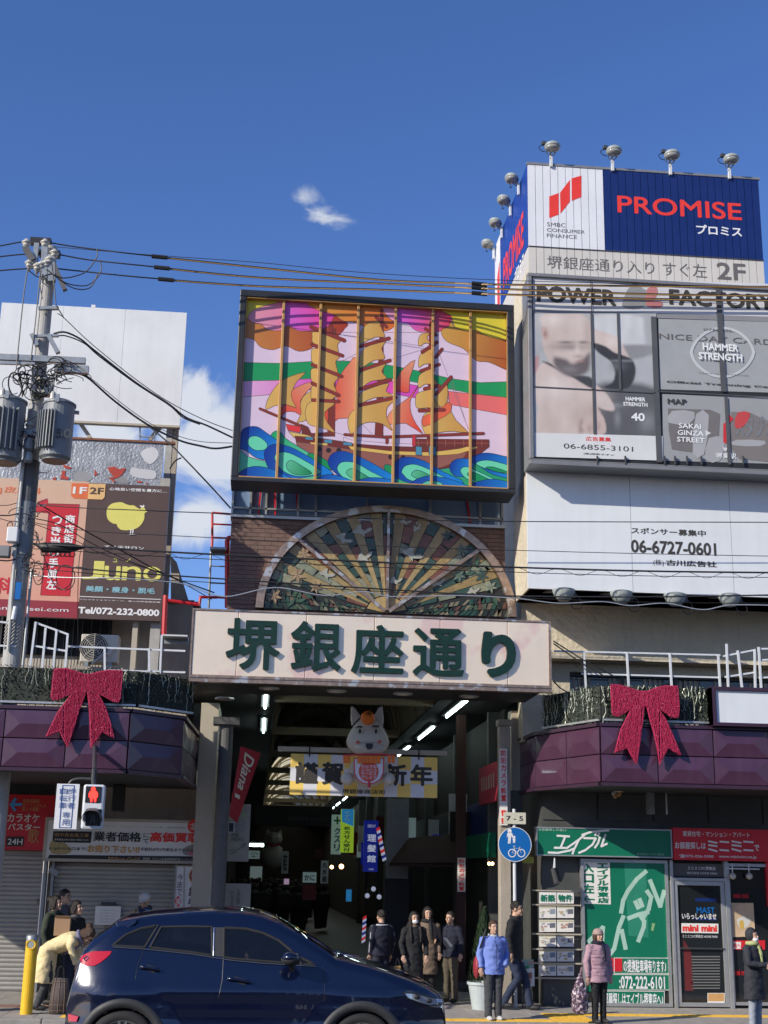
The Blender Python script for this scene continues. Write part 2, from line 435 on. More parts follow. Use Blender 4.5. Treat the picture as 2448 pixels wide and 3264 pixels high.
mat('peel_red', (.45,.05,.03), .6, var=.2)
mat('rust', (.22,.09,.05), .8, var=.4, scale=20)
mat('shutter', (.36,.35,.325), .5, .1, var=.12, scale=2.5, two=((.17,.16,.14), 2.1, .66))
mat('lamp_grey', (.33,.36,.34), .4, var=.12, scale=12)
mat('lamp_glass', (.30,.30,.28), .08, var=0, spec=.8)
mat('fluor', (.80,1,.97), .5, var=0, emit=13)
mat('warm_bulb', (1,.62,.25), .5, var=0, emit=9)
mat('red_led', (1,.03,.02), .5, var=0, emit=2.6)
mat('glass_dark', (.015,.018,.02), .06, var=0, spec=.9)
mat('glass_sky', (.28,.42,.62), .06, var=0, spec=1, metal=.35)
mat('banner_yellow', (1.0,.70,.17), .6, var=.05)
mat('banner_silver', (.78,.78,.82), .55, var=.06)
mat('ac_white', (.56,.52,.43), .5, var=.08)
mat('shop_green', (.006,.165,.09), .35, var=.06)
mat('shop_red', (.62,.02,.03), .35, var=.06)
mat('pale_green', (.36,.56,.47), .5, var=.04)
mat('paper', (.78,.76,.71), .6, var=.05)
mat('sign_blue', (.008,.13,.42), .3, var=.05)
mat('blue_ink', (.03,.09,.30), .5)
mat('bollard_yellow', (.80,.48,.02), .4, var=.1, scale=8, streak=.08)
mat('wood', (.42,.30,.19), .6, var=.2)
mat('foliage', (.018,.042,.015), .7, var=.5, scale=30)
mat('pot_white', (.45,.50,.50), .4, var=.08)
# ------------------------------------------------------------------ ground
b = MB().box(-400, 400, -400, 500, -.2, -.06); struct('ground', b, 'concrete')
b = MB().box(-120, 120, -60, 19.3, -.055, 0); struct('road', b, 'asphalt')
for i, (xa, xb) in enumerate(((-60, 60),)):
    o = struct('road_marking', MB().box(xa, xb, 18.72, 18.87, .0, .005), 'white_paint')
KZ = .1
pv = struct('pavement', MB().box(-60, 60, 19.5, 24.5, -.05, KZ-.012), 'concrete')
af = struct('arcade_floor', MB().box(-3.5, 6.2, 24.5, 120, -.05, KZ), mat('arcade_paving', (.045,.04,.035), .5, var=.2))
kb = struct('kerb', MB().box(-60, 60, 19.32, 19.495, -.05, KZ-.03), 'concrete')
k0 = None
for i in range(26):
    x = -5.2+i*.6
    me = k0.data if k0 else None
    if not k0:
        k0 = obj('kerb_stone', MB().box(.006, .594, 19.3, 19.492, 0, KZ), 'concrete', kb, bevel=.012); o = k0
    else: o = k0.copy(); COL.objects.link(o)
    o.location = (x, 0, 0)
s0 = s1 = None
for j in range(7):
    for i in range(33):
        x = -5.2+i*.45; y = 19.5+j*.45
        red = (j == 3 and x < 2)
        src = s1 if red else s0
        if src is None:
            o = obj('paving_slab', MB().box(.005, .445, .005, .445, KZ-.012, KZ), 'paving_red' if red else 'paving', pv)
            if red: s1 = o
            else: s0 = o
        else: o = src.copy(); COL.objects.link(o)
        o.location = (x, y, 0)
# tactile paving
tp = struct('tactile_strip', MB().box(2.0, 2.01, 19.6, 19.61, KZ, KZ+.001), 'tactile')
t0 = None
cells = [(2.0+.3*i, 19.55) for i in range(8)] + [(4.4+.3*i, 19.55+.3*j) for i in range(2) for j in range(4)] + [(5.0+.3*i, 20.45) for i in range(15)] + [(-2.6+.3*i, 19.55) for i in range(15)]
for x, y in cells:
    if t0 is None:
        b = MB().box(.004, .296, .004, .296, KZ, KZ+.006)
        for k in range(4): b.box(.02, .28, .03+k*.07, .06+k*.07, KZ+.006, KZ+.012)
        t0 = obj('tactile_tile', b, 'tactile', tp); o = t0
    else: o = t0.copy(); COL.objects.link(o)
    o.location = (x, y, 0)
# ------------------------------------------------------------------ right building
XR = 4.40
rb = thing('corner_building', 'cream rendered building on the right carrying the stacked billboards above its purple canopy', 'building', (XR, 21.9, 0))
zp = P('', 2106, 2100, 21.9).z
b = MB(); b.box(XR, 13, 21.9, 31, zp-.05, 12.6); b.box(4.32, 13, 20.66, 21.9, 6.67, 12.4)
obj('wall', b, 'cream_wall', rb)
X0, X1, Z0, Z1 = rect('c5', 330, 1255, 1659, 1335, 21.6)
obj('ledge', MB().box(XR+.02, 13, 21.55, 21.898, Z0, Z1-.02), 'cream_wall', rb)
zl = Z0
X0, X1, Z0, Z1 = rect('c5', 415, 1375, 2000, 1500, 22.0)
obj('wall_pier', MB().box(XR+.01, X0, 21.92, 22.3, 4.3, zl-.003), 'cream_wall', rb)
wn = obj('window', MB().box(X0, 13, 22.15, 22.2, 4.3, zl-.16), 'glass_dark', rb)
obj('window_lintel', MB().box(XR+.01, 13, 21.93, 22.3, zl-.16, zl-.003), 'cream_wall', rb)
b = MB()
for k in range(9): b.box(X0+k*.95, X0+k*.95+.045, 22.08, 22.149, 4.3, zl-.165)
b.box(X0, 13, 22.07, 22.13, zl-.21, zl-.163)
obj('window_frame', b, 'dark_steel', wn)
b = MB()
for k in range(60):
    if k % 7 < 4: b.box(X0+.1+k*.09, X0+.15+k*.09, 22.135, 22.145, 4.4, zl-.22)
obj('curtain', b, 'beige_wall', wn)
gw = obj('ground_floor_wall', MB().box(4.72, 13, 21.96, 24, .1, 4.35), 'dark_wall', rb)
# panels of the dark fascia over the shop signs
for k in range(6):
    obj('cladding_panel', MB().box(4.74+k*.95, 5.66+k*.95, 21.935, 21.955, 3.02, 4.3), 'dark_wall', rb)
# ------------------------------------------------------------------ rooftop sign (finance company)
Yp = 20.6
ps = thing('rooftop_sign', 'tall ribbed rooftop sign box with white red and navy faces above the other billboards', 'sign', (4.34, Yp, 12.4))
XA, XB, XC = 4.34, P('', 1915, 545, Yp).x, 8.62
ZT = 14.44; ZM = P('', 1690, 785, Yp).z; ZB = 11.9
obj('sign_core', MB().box(XA+.02, XC-.02, Yp+.03, 23.85, ZB, ZT-.02), 'grey_steel', ps)
def ribbed(xa, xb, z0, z1, y, pitch=.13, axis='x', col='navy'):
    b = MB(); n = max(1, int((xb-xa)/pitch)); p = (xb-xa)/n
    for i in range(n):
        a = xa+i*p
        if axis == 'x': b.box(a, a+p-.012, y, y+.02, z0, z1)
        else: b.box(y, y+.02, a, a+p-.012, z0, z1)
    return b
n = int((XC-XA)/.134); pitch = (XC-XA)/n
for i in range(n):
    xa = XA+i*pitch; xm = xa+pitch/2
    cm = 'promise_white' if xm < XB else 'navy'
    obj('ribbed_panel', MB().box(xa, xa+pitch-.009, Yp, Yp+.028, ZM+.01, ZT), cm, ps)
    obj('ribbed_panel', MB().box(xa, xa+pitch-.009, Yp, Yp+.028, ZB, ZM-.01), 'promise_beige', ps)
obj('trim_strip', MB().box(XA-.02, XC+.02, Yp-.012, Yp+.05, ZT, ZT+.045), 'grey_steel', ps)
obj('divider_strip', MB().box(XA, XC, Yp-.01, Yp+.03, ZM-.01, ZM+.01), 'dark_steel', ps)
n = 22; d = (23.85-Yp)/n
for i in range(n):
    y0 = Yp+i*d
    cm = 'navy_sunlit' if i < n*.78 else 'promise_white'
    obj('side_panel', MB().box(XA-.012, XA+.018, y0+.035, y0+d+.025, ZM+.01, ZT), cm, ps)
    obj('side_panel', MB().box(XA-.012, XA+.018, y0+.035, y0+d+.025, ZB, ZM-.01), 'promise_beige', ps)
YF = Yp-.004
for pts in (((385,340),(440,320),(440,445),(385,465)), ((448,318),(505,243),(505,370),(450,440)), ((515,235),(572,218),(572,343),(516,365))):
    q = [P('c3', x, y, YF) for x, y in pts]; obj('logo', MB().add(q, [(0,1,2,3)]), 'red_letter', ps)
txt('SMBC', 'c3', 372, 490, 480, 520, YF, 'grey_letter', ps, 0)
txt('CONSUMER', 'c3', 371, 524, 592, 558, YF, 'grey_letter', ps, 0)
txt('FINANCE', 'c3', 371, 555, 546, 588, YF, 'grey_letter', ps, 0)
txt('PROMISE', 'c3', 780, 333, 1508, 480, YF, 'red_letter', ps, .022, 6)
txt('プロミス', 'c3', 1240, 502, 1508, 574, YF, 'white_letter', ps, .035)
txt('堺銀座通り入り', 'c3', 372, 683, 998, 795, YF, 'grey_letter', ps, .008)
txt('すぐ左', 'c3', 1045, 720, 1305, 815, YF, 'grey_letter', ps, .008)
txt('2F', 'c3', 1358, 722, 1532, 832, YF, 'grey_letter', ps, .03)
# side face writing (reads towards the corner)
sx = XA-.017
def side_txt(s, ya, yb, z0, z1, m_, bold):
    txt3(s, (sx, yb, z0), (0, -1, 0), (0, 0, 1), yb-ya, z1-z0, m_, ps, bold)
side_txt('PROMISE', Yp+.35, Yp+2.35, ZT-1.42, ZT-.72, 'red_letter', .035)
side_txt('プロミス', Yp+.35, Yp+1.2, ZT-1.85, ZT-1.52, 'white_letter', .035)
side_txt('2F', Yp+.3, Yp+.75, ZB+.05, ZB+.5, 'grey_letter', .03)
obj('logo', MB().add([(sx, 23.6, ZT-1.75), (sx, 23.35, ZT-1.5), (sx, 23.35, ZT-.55), (sx, 23.6, ZT-.8)], [(0,1,2,3)]), 'red_letter', ps)
# ------------------------------------------------------------------ floodlights
def make_flood():
    r = thing('floodlight', 'grey floodlight on a white post at the top edge of the rooftop sign, above the white logo panel', 'floodlight', (0,0,0), 'floodlights on the rooftop sign')
    obj('post', MB().box(-.04, .04, .02, .08, -.12, .24), 'white_steel', r, bevel=.006)
    b = MB(); b.lathe([(.0,.17),(.10,.165),(.16,.13),(.185,.06),(.19,.0),(.17,-.02)], (0,0,0), 20)
    vs = []
    for v in b.v:
        x, y, z = v; vs.append((x*1.15, y*.95-.12, z*.72+.36-.16*(y)))
    b.v = vs; obj('lamp_housing', b, 'lamp_grey', r, smooth=True)
    b = MB(); b.ell((0,-.12,.345), (.205,.17,.10), 18, 8); obj('lamp_glass', b, 'lamp_glass', r, smooth=True)
    obj('gear_box', MB().box(-.29, -.17, -.16, -.06, .43, .53), 'dark_steel', r, bevel=.01)
    b = MB().tube(catmull([(-.26,-.1,.44),(-.36,-.1,.36),(-.30,-.1,.26),(-.18,-.08,.24)], 5, False), .011, 6); obj('cable', b, 'black', r)
    b = MB().bar((-.05,.05,.22), (0,-.08,.30), .03); b.bar((-.18,-.12,.36),(-.10,.03,.22),.02); b.bar((.18,-.12,.36),(.05,.03,.22),.02); obj('bracket', b, 'galv', r)
    for ch in r.children if 0 else [c for c in COL.objects if c.parent == r]:
        for v in ch.data.vertices:
            v.co.x *= .68; v.co.y *= .72; v.co.z = v.co.z*.66
    return r
fl = make_flood(); zt = ZT+.045
for k, (px, lb) in enumerate(((395, 'grey floodlight above the white logo panel of the rooftop sign'), (752, 'grey floodlight above the left end of the navy panel of the rooftop sign'),
                              (1088, 'grey floodlight above the middle of the navy panel of the rooftop sign'), (1430, 'rightmost grey floodlight above the navy panel of the rooftop sign'))):
    X = P('c3', px, 180, Yp).x
    o = fl if k == 0 else copy_tree(fl)
    o.location = (X, Yp-.06, zt); o['label'] = lb; o['group'] = 'floodlights on the rooftop sign'
for k, (y, lb) in enumerate(((Yp+.55, 'grey floodlight on the side face of the rooftop sign, nearest its corner'), (Yp+1.35, 'second floodlight from the corner on the blue side face of the rooftop sign'),
                             (Yp+2.25, 'third floodlight from the corner on the side face, reddish stain on its glass'), (Yp+3.15, 'farthest floodlight from the corner on the blue side face of the rooftop sign'))):
    o = copy_tree(fl); o.location = (XA-.10, y, zt-.28); o.rotation_euler = (0, 0, -pi/2); o['label'] = lb; o['group'] = 'floodlights on the side of the rooftop sign'
# ------------------------------------------------------------------ gym billboard
Yg = 20.1
gb = thing('gym_billboard', 'large grey framed gym billboard with a bald bearded man and a phone number strip', 'billboard', (4.18, Yg, 8.6), None)
ZG1 = P('c4', 160, 20, Yg).z; ZG0 = P('c4', 160, 1212, Yg).z; XG = P('c4', 158, 100, Yg).x; XGE = 9.6
obj('back_box', MB().box(XG+.02, XGE, Yg+.06, 20.64, ZG0+.03, ZG1-.03), 'grey_steel', gb)
b = MB(); b.box(XG, XGE, Yg-.03, Yg+.1, ZG1-.065, ZG1); b.box(XG, XG+.075, Yg-.03, Yg+.1, ZG0+.10, ZG1-.065); b.box(XG, XGE, Yg-.03, Yg+.1, ZG0, ZG0+.075)
b.box(XG, XGE, Yg-.02, Yg+.1, ZG0+.075, ZG0+.10)
obj('frame', b, 'frame_grey', gb, bevel=.01)
b = MB().box(XG+.075, XGE, Yg+.02, Yg+.06, ZG0+.10, ZG1-.065); obj('backing', b, 'near_black', gb)
def flat(c, pts, Y, col=None, b=None, sm=0, closed=True):
    if sm: pts = catmull(pts, sm)
    q = [P(c, x, y, Y) for x, y in pts]; b = b or MB()
    return b.add(q, [tuple(range(len(q)))], col)
def lin(c, Y, p0, p1, c0, c1):
    "linear print gradient between two image points"
    a = P(c, *p0, Y); d = P(c, *p1, Y)-a; l2 = d.dot(d)
    def f(v):
        t = min(1, max(0, (Vector(v)-a).dot(d)/l2)); return tuple(c0[i]+(c1[i]-c0[i])*t for i in range(3))
    return f
g = MB(); Y0 = Yg+.016
flat('c4', [(192,42),(1990,97),(1990,302),(192,245)], Y0, (.60,.60,.61), g)
flat('c4', [(192,245),(1990,302),(1990,335),(960,300),(192,270)], Y0, (.24,.24,.25), g)
flat('c4', [(975,305),(1990,335),(1990,775),(985,745)], Y0, (.34,.35,.355), g)
flat('c4', [(1000,775),(1990,808),(1990,1218),(1005,1190)], Y0, (.31,.315,.32), g)
obj('poster_base', g, 'print_matte', gb)
# photo poster: a bald bearded man looking down, printed in soft tones
def raster(c, x0, y0, x1, y1, cell, base, layers, Y, clip=None):
    nx = int((x1-x0)/cell)+1; ny = int((y1-y0)/cell)+1
    X, Yp_ = np.meshgrid(np.linspace(x0, x1, nx), np.linspace(y0, y1, ny)); Q = np.stack([X.ravel(), Yp_.ravel()], 1)
    colr = np.tile(np.array(base, float), (len(Q), 1))
    for lay in layers:
        if lay[0] == 'g':          # soft blot: centre, radii, colour, strength
            _, cx, cy, rx_, ry_, cc, st = lay; al = st*np.exp(-((Q[:,0]-cx)/rx_)**2-((Q[:,1]-cy)/ry_)**2)
        else:
            _, pts, cc, bl = lay; pts = np.array(catmull(pts, 4)); D = np.full(len(Q), 1e9); ins = np.zeros(len(Q), bool)
            for a_, b_ in zip(pts, np.roll(pts, -1, 0)):
                ab = b_-a_; t = np.clip(((Q-a_)@ab)/max(ab@ab, 1e-9), 0, 1); q = Q-a_-t[:,None]*ab; D = np.minimum(D, (q*q).sum(1))
                cr_ = ((a_[1] > Q[:,1]) != (b_[1] > Q[:,1])) & (Q[:,0] < a_[0]+(Q[:,1]-a_[1])*ab[0]/(ab[1] if abs(ab[1]) > 1e-9 else 1e-9)); ins ^= cr_
            sd = np.where(ins, -1, 1)*np.sqrt(D); al = np.clip(.5-sd/bl, 0, 1)
        colr += (np.array(cc)-colr)*al[:,None]
    nzv = np.array([noise.noise(Vector((q[0]*.02, q[1]*.006, 1)))*.07+noise.noise(Vector((q[0]*.006, q[1]*.006, 4)))*.10 for q in Q]); colr *= (1+nzv)[:,None]
    me = bpy.data.meshes.new('print'); V_ = [P(c, q[0], q[1], Y) for q in Q]; F_ = [(j*nx+i, j*nx+i+1, (j+1)*nx+i+1, (j+1)*nx+i) for j in range(ny-1) for i in range(nx-1)]
    o_ = MB(); o_.v = [tuple(v) for v in V_]; o_.f = F_; lut = {tuple(v): tuple(c_) for v, c_ in zip(o_.v, colr)}; f_ = lambda v: lut[v]; o_.c = [f_]*len(F_); return o_
SK, SD, HL_ = (.56,.46,.42), (.33,.25,.22), (.70,.62,.58)
LAY = [('p', [(195,560),(230,540),(225,640),(200,660)], (.45,.25,.25), 20), ('p', [(560,290),(890,300),(905,470),(760,505),(640,430)], (.55,.56,.57), 14), ('p', [(880,300),(960,300),(960,640),(930,660)], (.38,.39,.40), 30),
 ('p', [(560,730),(960,740),(1000,1040),(560,1025)], (.10,.10,.11), 40), ('p', [(640,480),(940,470),(950,520),(780,560)], (.25,.25,.26), 20),
 ('p', [(550,385),(630,385),(720,430),(780,520),(800,585),(700,580),(640,520),(560,470)], SK, 16), ('g', 690,450,60,40, HL_, .6),
 ('p', [(205,700),(212,640),(250,585),(330,575),(430,640),(540,690),(640,760),(700,850),(690,880),(630,870),(600,860),(620,900),(645,970),(640,1020),(560,1025),(470,1025),(240,1025),(215,930),(225,860),(205,790)], SK, 12),
 ('g', 330,740,110,70, HL_, .7), ('g', 300,950,60,90, SD, .35), ('g', 560,880,60,60, SD, .5), ('g', 470,930,50,70, SD, .45), ('g', 620,790,60,40, HL_, .4), ('p', [(480,960),(500,930),(510,1000),(480,1020)], SD, 26),
 ('p', [(500,965),(560,925),(620,905),(645,960),(640,1020),(560,1022),(515,1005)], (.52,.40,.36), 10), ('g', 575,985,14,30, SD, .7), ('g', 605,975,10,26, SD, .7), ('g', 545,990,10,24, SD, .7),
 ('p', [(555,455),(640,475),(700,515),(760,535),(812,560),(834,620),(822,690),(780,738),(700,745),(640,732),(690,700),(704,640),(680,575),(600,515)], (.035,.035,.04), 10), ('g', 720,600,50,30, (.16,.16,.17), .6),
 ('p', [(250,570),(330,592),(430,650),(540,665),(575,700),(560,740),(430,665),(330,615)], (.05,.05,.055), 12),
 ('p', [(250,340),(235,300),(300,270),(380,280),(460,272),(530,300),(556,370),(552,470),(544,560),(520,630),(440,655),(360,625),(300,575),(262,500),(252,430)], SK, 9),
 ('g', 320,310,70,40, HL_, .8), ('g', 470,330,50,60, HL_, .35), ('g', 535,420,26,120, SD, .45), ('g', 300,480,40,90, SD, .25), ('g', 420,480,110,22, (.20,.16,.15), .75), ('g', 400,452,50,9, (.10,.08,.08), .8), ('g', 505,452,34,9, (.10,.08,.08), .8), ('g', 470,500,16,50, HL_, .5), ('g', 480,540,30,12, SD, .7),
 ('p', [(330,545),(400,560),(440,585),(500,560),(545,520),(548,580),(528,640),(440,668),(370,640),(325,590)], (.13,.11,.11), 26), ('g', 485,572,26,7, (.36,.20,.19), .9), ('g', 420,620,60,24, (.30,.28,.28), .4),
 ('p', [(245,360),(272,357),(294,390),(291,430),(272,442),(250,412)], (.50,.36,.32), 8), ('g', 270,400,10,20, (.24,.14,.12), .8), ('g', 470,250,30,10, (.25,.22,.10), .5)]
for k, (xa, ya, xb, yb__) in enumerate(((630,830,760,860),(700,870,740,980),(860,640,960,700),(640,560,900,575),(860,880,960,1010))): LAY.append(('g', (xa+xb)/2, (ya+yb__)/2, (xb-xa)/2, (yb__-ya)/2, (.42,.43,.45), .35))
obj('photo_poster', raster('c4', 197, 272, 962, 1034, 7.5, (.40,.41,.42), LAY, Yg+.006), 'print_matte', gb)
obj('photo_poster', MB().add([P('c4', 961, 300, Yg+.0055), P('c4', 966, 300, Yg+.0055), P('c4', 1000, 1034, Yg+.0055), P('c4', 961, 1034, Yg+.0055)], [(0,1,2,3)]), 'near_black', gb)
g = MB()
flat('c4', [(200,1015),(1002,1037),(1005,1190),(203,1165)], Yg+.004, (.64,.645,.64), g)
obj('phone_strip', g, 'print_matte', gb)
g = MB()      # logo bull-like blot between the two words
flat('c4', [(780,130),(830,75),(870,110),(910,140),(905,210),(860,240),(800,245),(750,225),(760,180)], Yg+.012, (.28,.28,.285), g, 3)
flat('c4', [(905,120),(960,100),(970,150),(950,190),(1000,200),(990,235),(900,225)], Yg+.0115, (.52,.20,.20), g, 2)
flat('c4', [(1035,865),(1300,872),(1360,900),(1345,1160),(1060,1120),(1040,1000)], Yg+.012, (.16,.15,.145), g)
flat('c4', [(1430,885),(1545,890),(1700,960),(1700,1200),(1480,1180),(1420,1100)], Yg+.012, (.19,.17,.16), g)
flat('c4', [(1380,1075),(1380,960),(1415,940),(1415,900),(1445,930),(1415,960),(1402,975),(1402,1085)], Yg+.008, (.55,.03,.04), g)
flat('c4', [(1470,890),(1545,890),(1530,950),(1480,990),(1450,970)], Yg+.008, (.52,.06,.06), g, 2)
flat('c4', [(1268,1000),(1305,1018),(1270,1038)], Yg+.006, (.62,.62,.62), g)
flat('c4', [(1375,1108),(1412,1110),(1393,1135)], Yg+.006, (.62,.62,.62), g)
for i in range(40):     # shield outline
    a0, a1 = 2*pi*i/40, 2*pi*(i+1)/40
    def sh(a, k): return (1375+205*k*cos(a)*(1-.12*abs(sin(a))), 515+160*k*sin(a))
    flat('c4', [sh(a0,1), sh(a1,1), sh(a1,.9), sh(a0,.9)], Yg+.008, (.52,.53,.535), g)
for (x0,y0,x1,y1,c_) in ((1060,880,1200,960,.36),(1210,900,1290,1150,.36),(1290,1050,1390,1190,.34),(1460,1060,1640,1100,.36)):
    flat('c4', [(x0,y0),(x1,y0+6),(x1-30,y1),(x0-20,y1-6)], Yg+.010, (c_,c_,c_*1.02), g, 2)
obj('artwork', g, 'print_matte', gb)
txt('POWER', 'c4', 215, 95, 712, 226, Yg+.01, 'dark_letter', gb, .06, 3)
txt('FACTORY', 'c4', 1040, 118, 1700, 255, Yg+.01, 'dark_letter', gb, .06, 3)
txt('NICE DAY CARD', 'c4', 980, 395, 1690, 470, Yg+.009, 'grey_letter', gb, -.004, 2)
txt('OFFICIAL', 'c4', 1255, 363, 1440, 388, Yg+.004, 'grey_letter', gb, .01, 2)
txt('HAMMER\nSTRENGTH', 'c4', 1222, 452, 1500, 572, Yg-.012, 'white_letter', gb, .05, 2, align='CENTER')
txt('TRAINING CENTER', 'c4', 1225, 640, 1540, 662, Yg+.004, 'grey_letter', gb, .01, 2)
txt('Official Trainning Center', 'c4', 1025, 690, 1790, 745, Yg+.004, 'dark_letter', gb, .06, 2)
txt('MAP', 'c4', 1032, 802, 1153, 842, Yg+.004, 'dark_letter', gb, .05, 2)
txt('SAKAI\nGINZA\nSTREET', 'c4', 1087, 955, 1265, 1080, Yg+.003, 'white_letter', gb, .03, 2, align='CENTER')
txt('堺東駅', 'c4', 1333, 1140, 1462, 1180, Yg+.003, 'white_letter', gb, .02, 2)
txt('スタジオ', 'c4', 1450, 900, 1700, 1050, Yg+.0085, 'frame_grey', gb, .05, 2)
txt('HAMMER\nSTRENGTH', 'c4', 755, 790, 908, 855, Yg+.003, 'white_letter', gb, .05, 2, align='CENTER')
txt('40', 'c4', 805, 890, 892, 945, Yg+.001, 'white_letter', gb, .04, 3)
txt('広告募集', 'c4', 523, 1038, 680, 1073, Yg+.001, 'red_letter', gb, .02, 3)
txt('06-6855-3101', 'c4', 385, 1082, 818, 1134, Yg+.001, 'dark_letter', gb, .0, 4)
txt('(株)昭和ネオン', 'c4', 508, 1140, 700, 1162, Yg+.001, 'dark_letter', gb, .02, 2)
# thin black grid bars in front of the posters
for x0, x1, y0, y1 in ((553,560,45,270),(565,574,270,1025),(728,734,265,750),(960,968,290,1200),(1362,1370,100,760),(1405,1413,790,1215),(192,962,722,736),(970,1700,752,764)):
    Xa, Xb, Za, Zb = rect('c4', x0, y0, x1, y1, Yg-.01)
    if x1-x0 > 100: Za, Zb = Zb-.028, Zb
    obj('grid_bar', MB().box(Xa+.008, min(Xb, XGE)-.008, Yg-.008, Yg-.003, Za+.006, Zb-.006), mat('grid_grey', (.085,.087,.09), .5) if 'grid_grey' not in MATS else 'grid_grey', gb)
for x in (590, 765, 1010, 1075, 1150, 1240, 1500):
    Xa, Xb, Za, Zb = rect('c4', x, 1160, x+10, 1215, Yg-.03); obj('clip', MB().box(Xa, Xb, Yg-.04, Yg-.005, Za+.0, Zb), 'dark_steel', gb)
# ------------------------------------------------------------------ sponsor billboard
Ys = 20.6
sb = thing('sponsor_billboard', 'blank white billboard box seeking a sponsor, with a black phone number at right', 'billboard', (4.26, Ys, 6.65))
zt_ = 8.72; zb_ = 6.65
for k, (xa, xb) in enumerate(((4.26, 6.02), (6.024, 7.74), (7.744, 9.6))):
    obj('white_panel', MB().box(xa, xb-.004, Ys, Ys+.05, zb_, zt_), 'billboard_white', sb)
obj('back_box', MB().box(4.29, 9.6, Ys+.055, 21.89, zb_+.02, zt_-.06), 'cream_wall', sb)
txt('スポンサー募集中', 'c5', 805, 470, 1272, 530, Ys-.004, 'dark_letter', sb, .03)
txt('06-6727-0601', 'c5', 803, 547, 1338, 650, Ys-.004, 'dark_letter', sb, .045, 4)
txt('(株)', 'c5', 943, 670, 1010, 716, Ys-.004, 'dark_letter', sb, .01)
txt('古川広告社', 'c5', 1022, 672, 1340, 722, Ys-.004, 'dark_letter', sb, .055)
def make_under():
    r = thing('small_floodlight', 'grey floodlight', 'floodlight', (0,0,0), 'floodlights under the sponsor billboard')
    b = MB(); b.lathe([(.0,-.13),(.07,-.12),(.12,-.05),(.15,.04),(.15,.07)], (0,0,0), 18); b.v = [(x*1.25, y, z) for x, y, z in b.v]
    obj('lamp_housing', b, 'lamp_grey', r, smooth=True)
    obj('lamp_glass', MB().ell((0,0,.06), (.18,.145,.045), 16, 6), 'lamp_glass', r, smooth=True)
    obj('bracket', MB().bar((-.05,.02,.03), (-.22,.55,.14), .035).bar((.05,.02,.03),(-.18,.55,.14),.03), 'galv', r)
    obj('cable', MB().tube(catmull([(.14,0,0),(.26,0,-.06),(.28,0,-.22),(.16,0,-.24),(.1,0,-.12)], 5, False), .009, 6), 'black', r)
    obj('gear_box', MB().box(.12,.2,-.04,.04,-.06,.02), 'dark_steel', r, bevel=.01)
    return r
u0 = make_under()
for k, (x, y, lb) in enumerate(((385, 885, 'leftmost floodlight hanging below the blank white sponsor billboard'), (745, 900, 'second floodlight from the left below the sponsor billboard'),
                                (1080, 915, 'third floodlight from the left below the sponsor billboard'), (1420, 920, 'fourth floodlight from the left below the sponsor billboard, near the photo edge'))):
    p = P('c5', x, y, 20.45); o = u0 if k == 0 else copy_tree(u0); o.location = p; o['label'] = lb
# ------------------------------------------------------------------ clipping and outlines for printed artwork
def clip_poly(poly, clip):
    out = list(poly)
    ar = sum(clip[i][0]*clip[(i+1) % len(clip)][1]-clip[(i+1) % len(clip)][0]*clip[i][1] for i in range(len(clip)))
    sg = 1 if ar > 0 else -1
    for i in range(len(clip)):
        a = clip[i]; b = clip[(i+1) % len(clip)]; inp = out; out = []
        if not inp: break
        def side(p): return sg*((b[0]-a[0])*(p[1]-a[1])-(b[1]-a[1])*(p[0]-a[0]))
        for j in range(len(inp)):
            p = inp[j]; q = inp[(j+1) % len(inp)]; sp, sq = side(p), side(q)
            if sp >= 0: out.append(p)
            if (sp >= 0) != (sq >= 0) and abs(sp-sq) > 1e-9:
                t = sp/(sp-sq); out.append((p[0]+(q[0]-p[0])*t, p[1]+(q[1]-p[1])*t))
    return out
from mathutils.geometry import tessellate_polygon
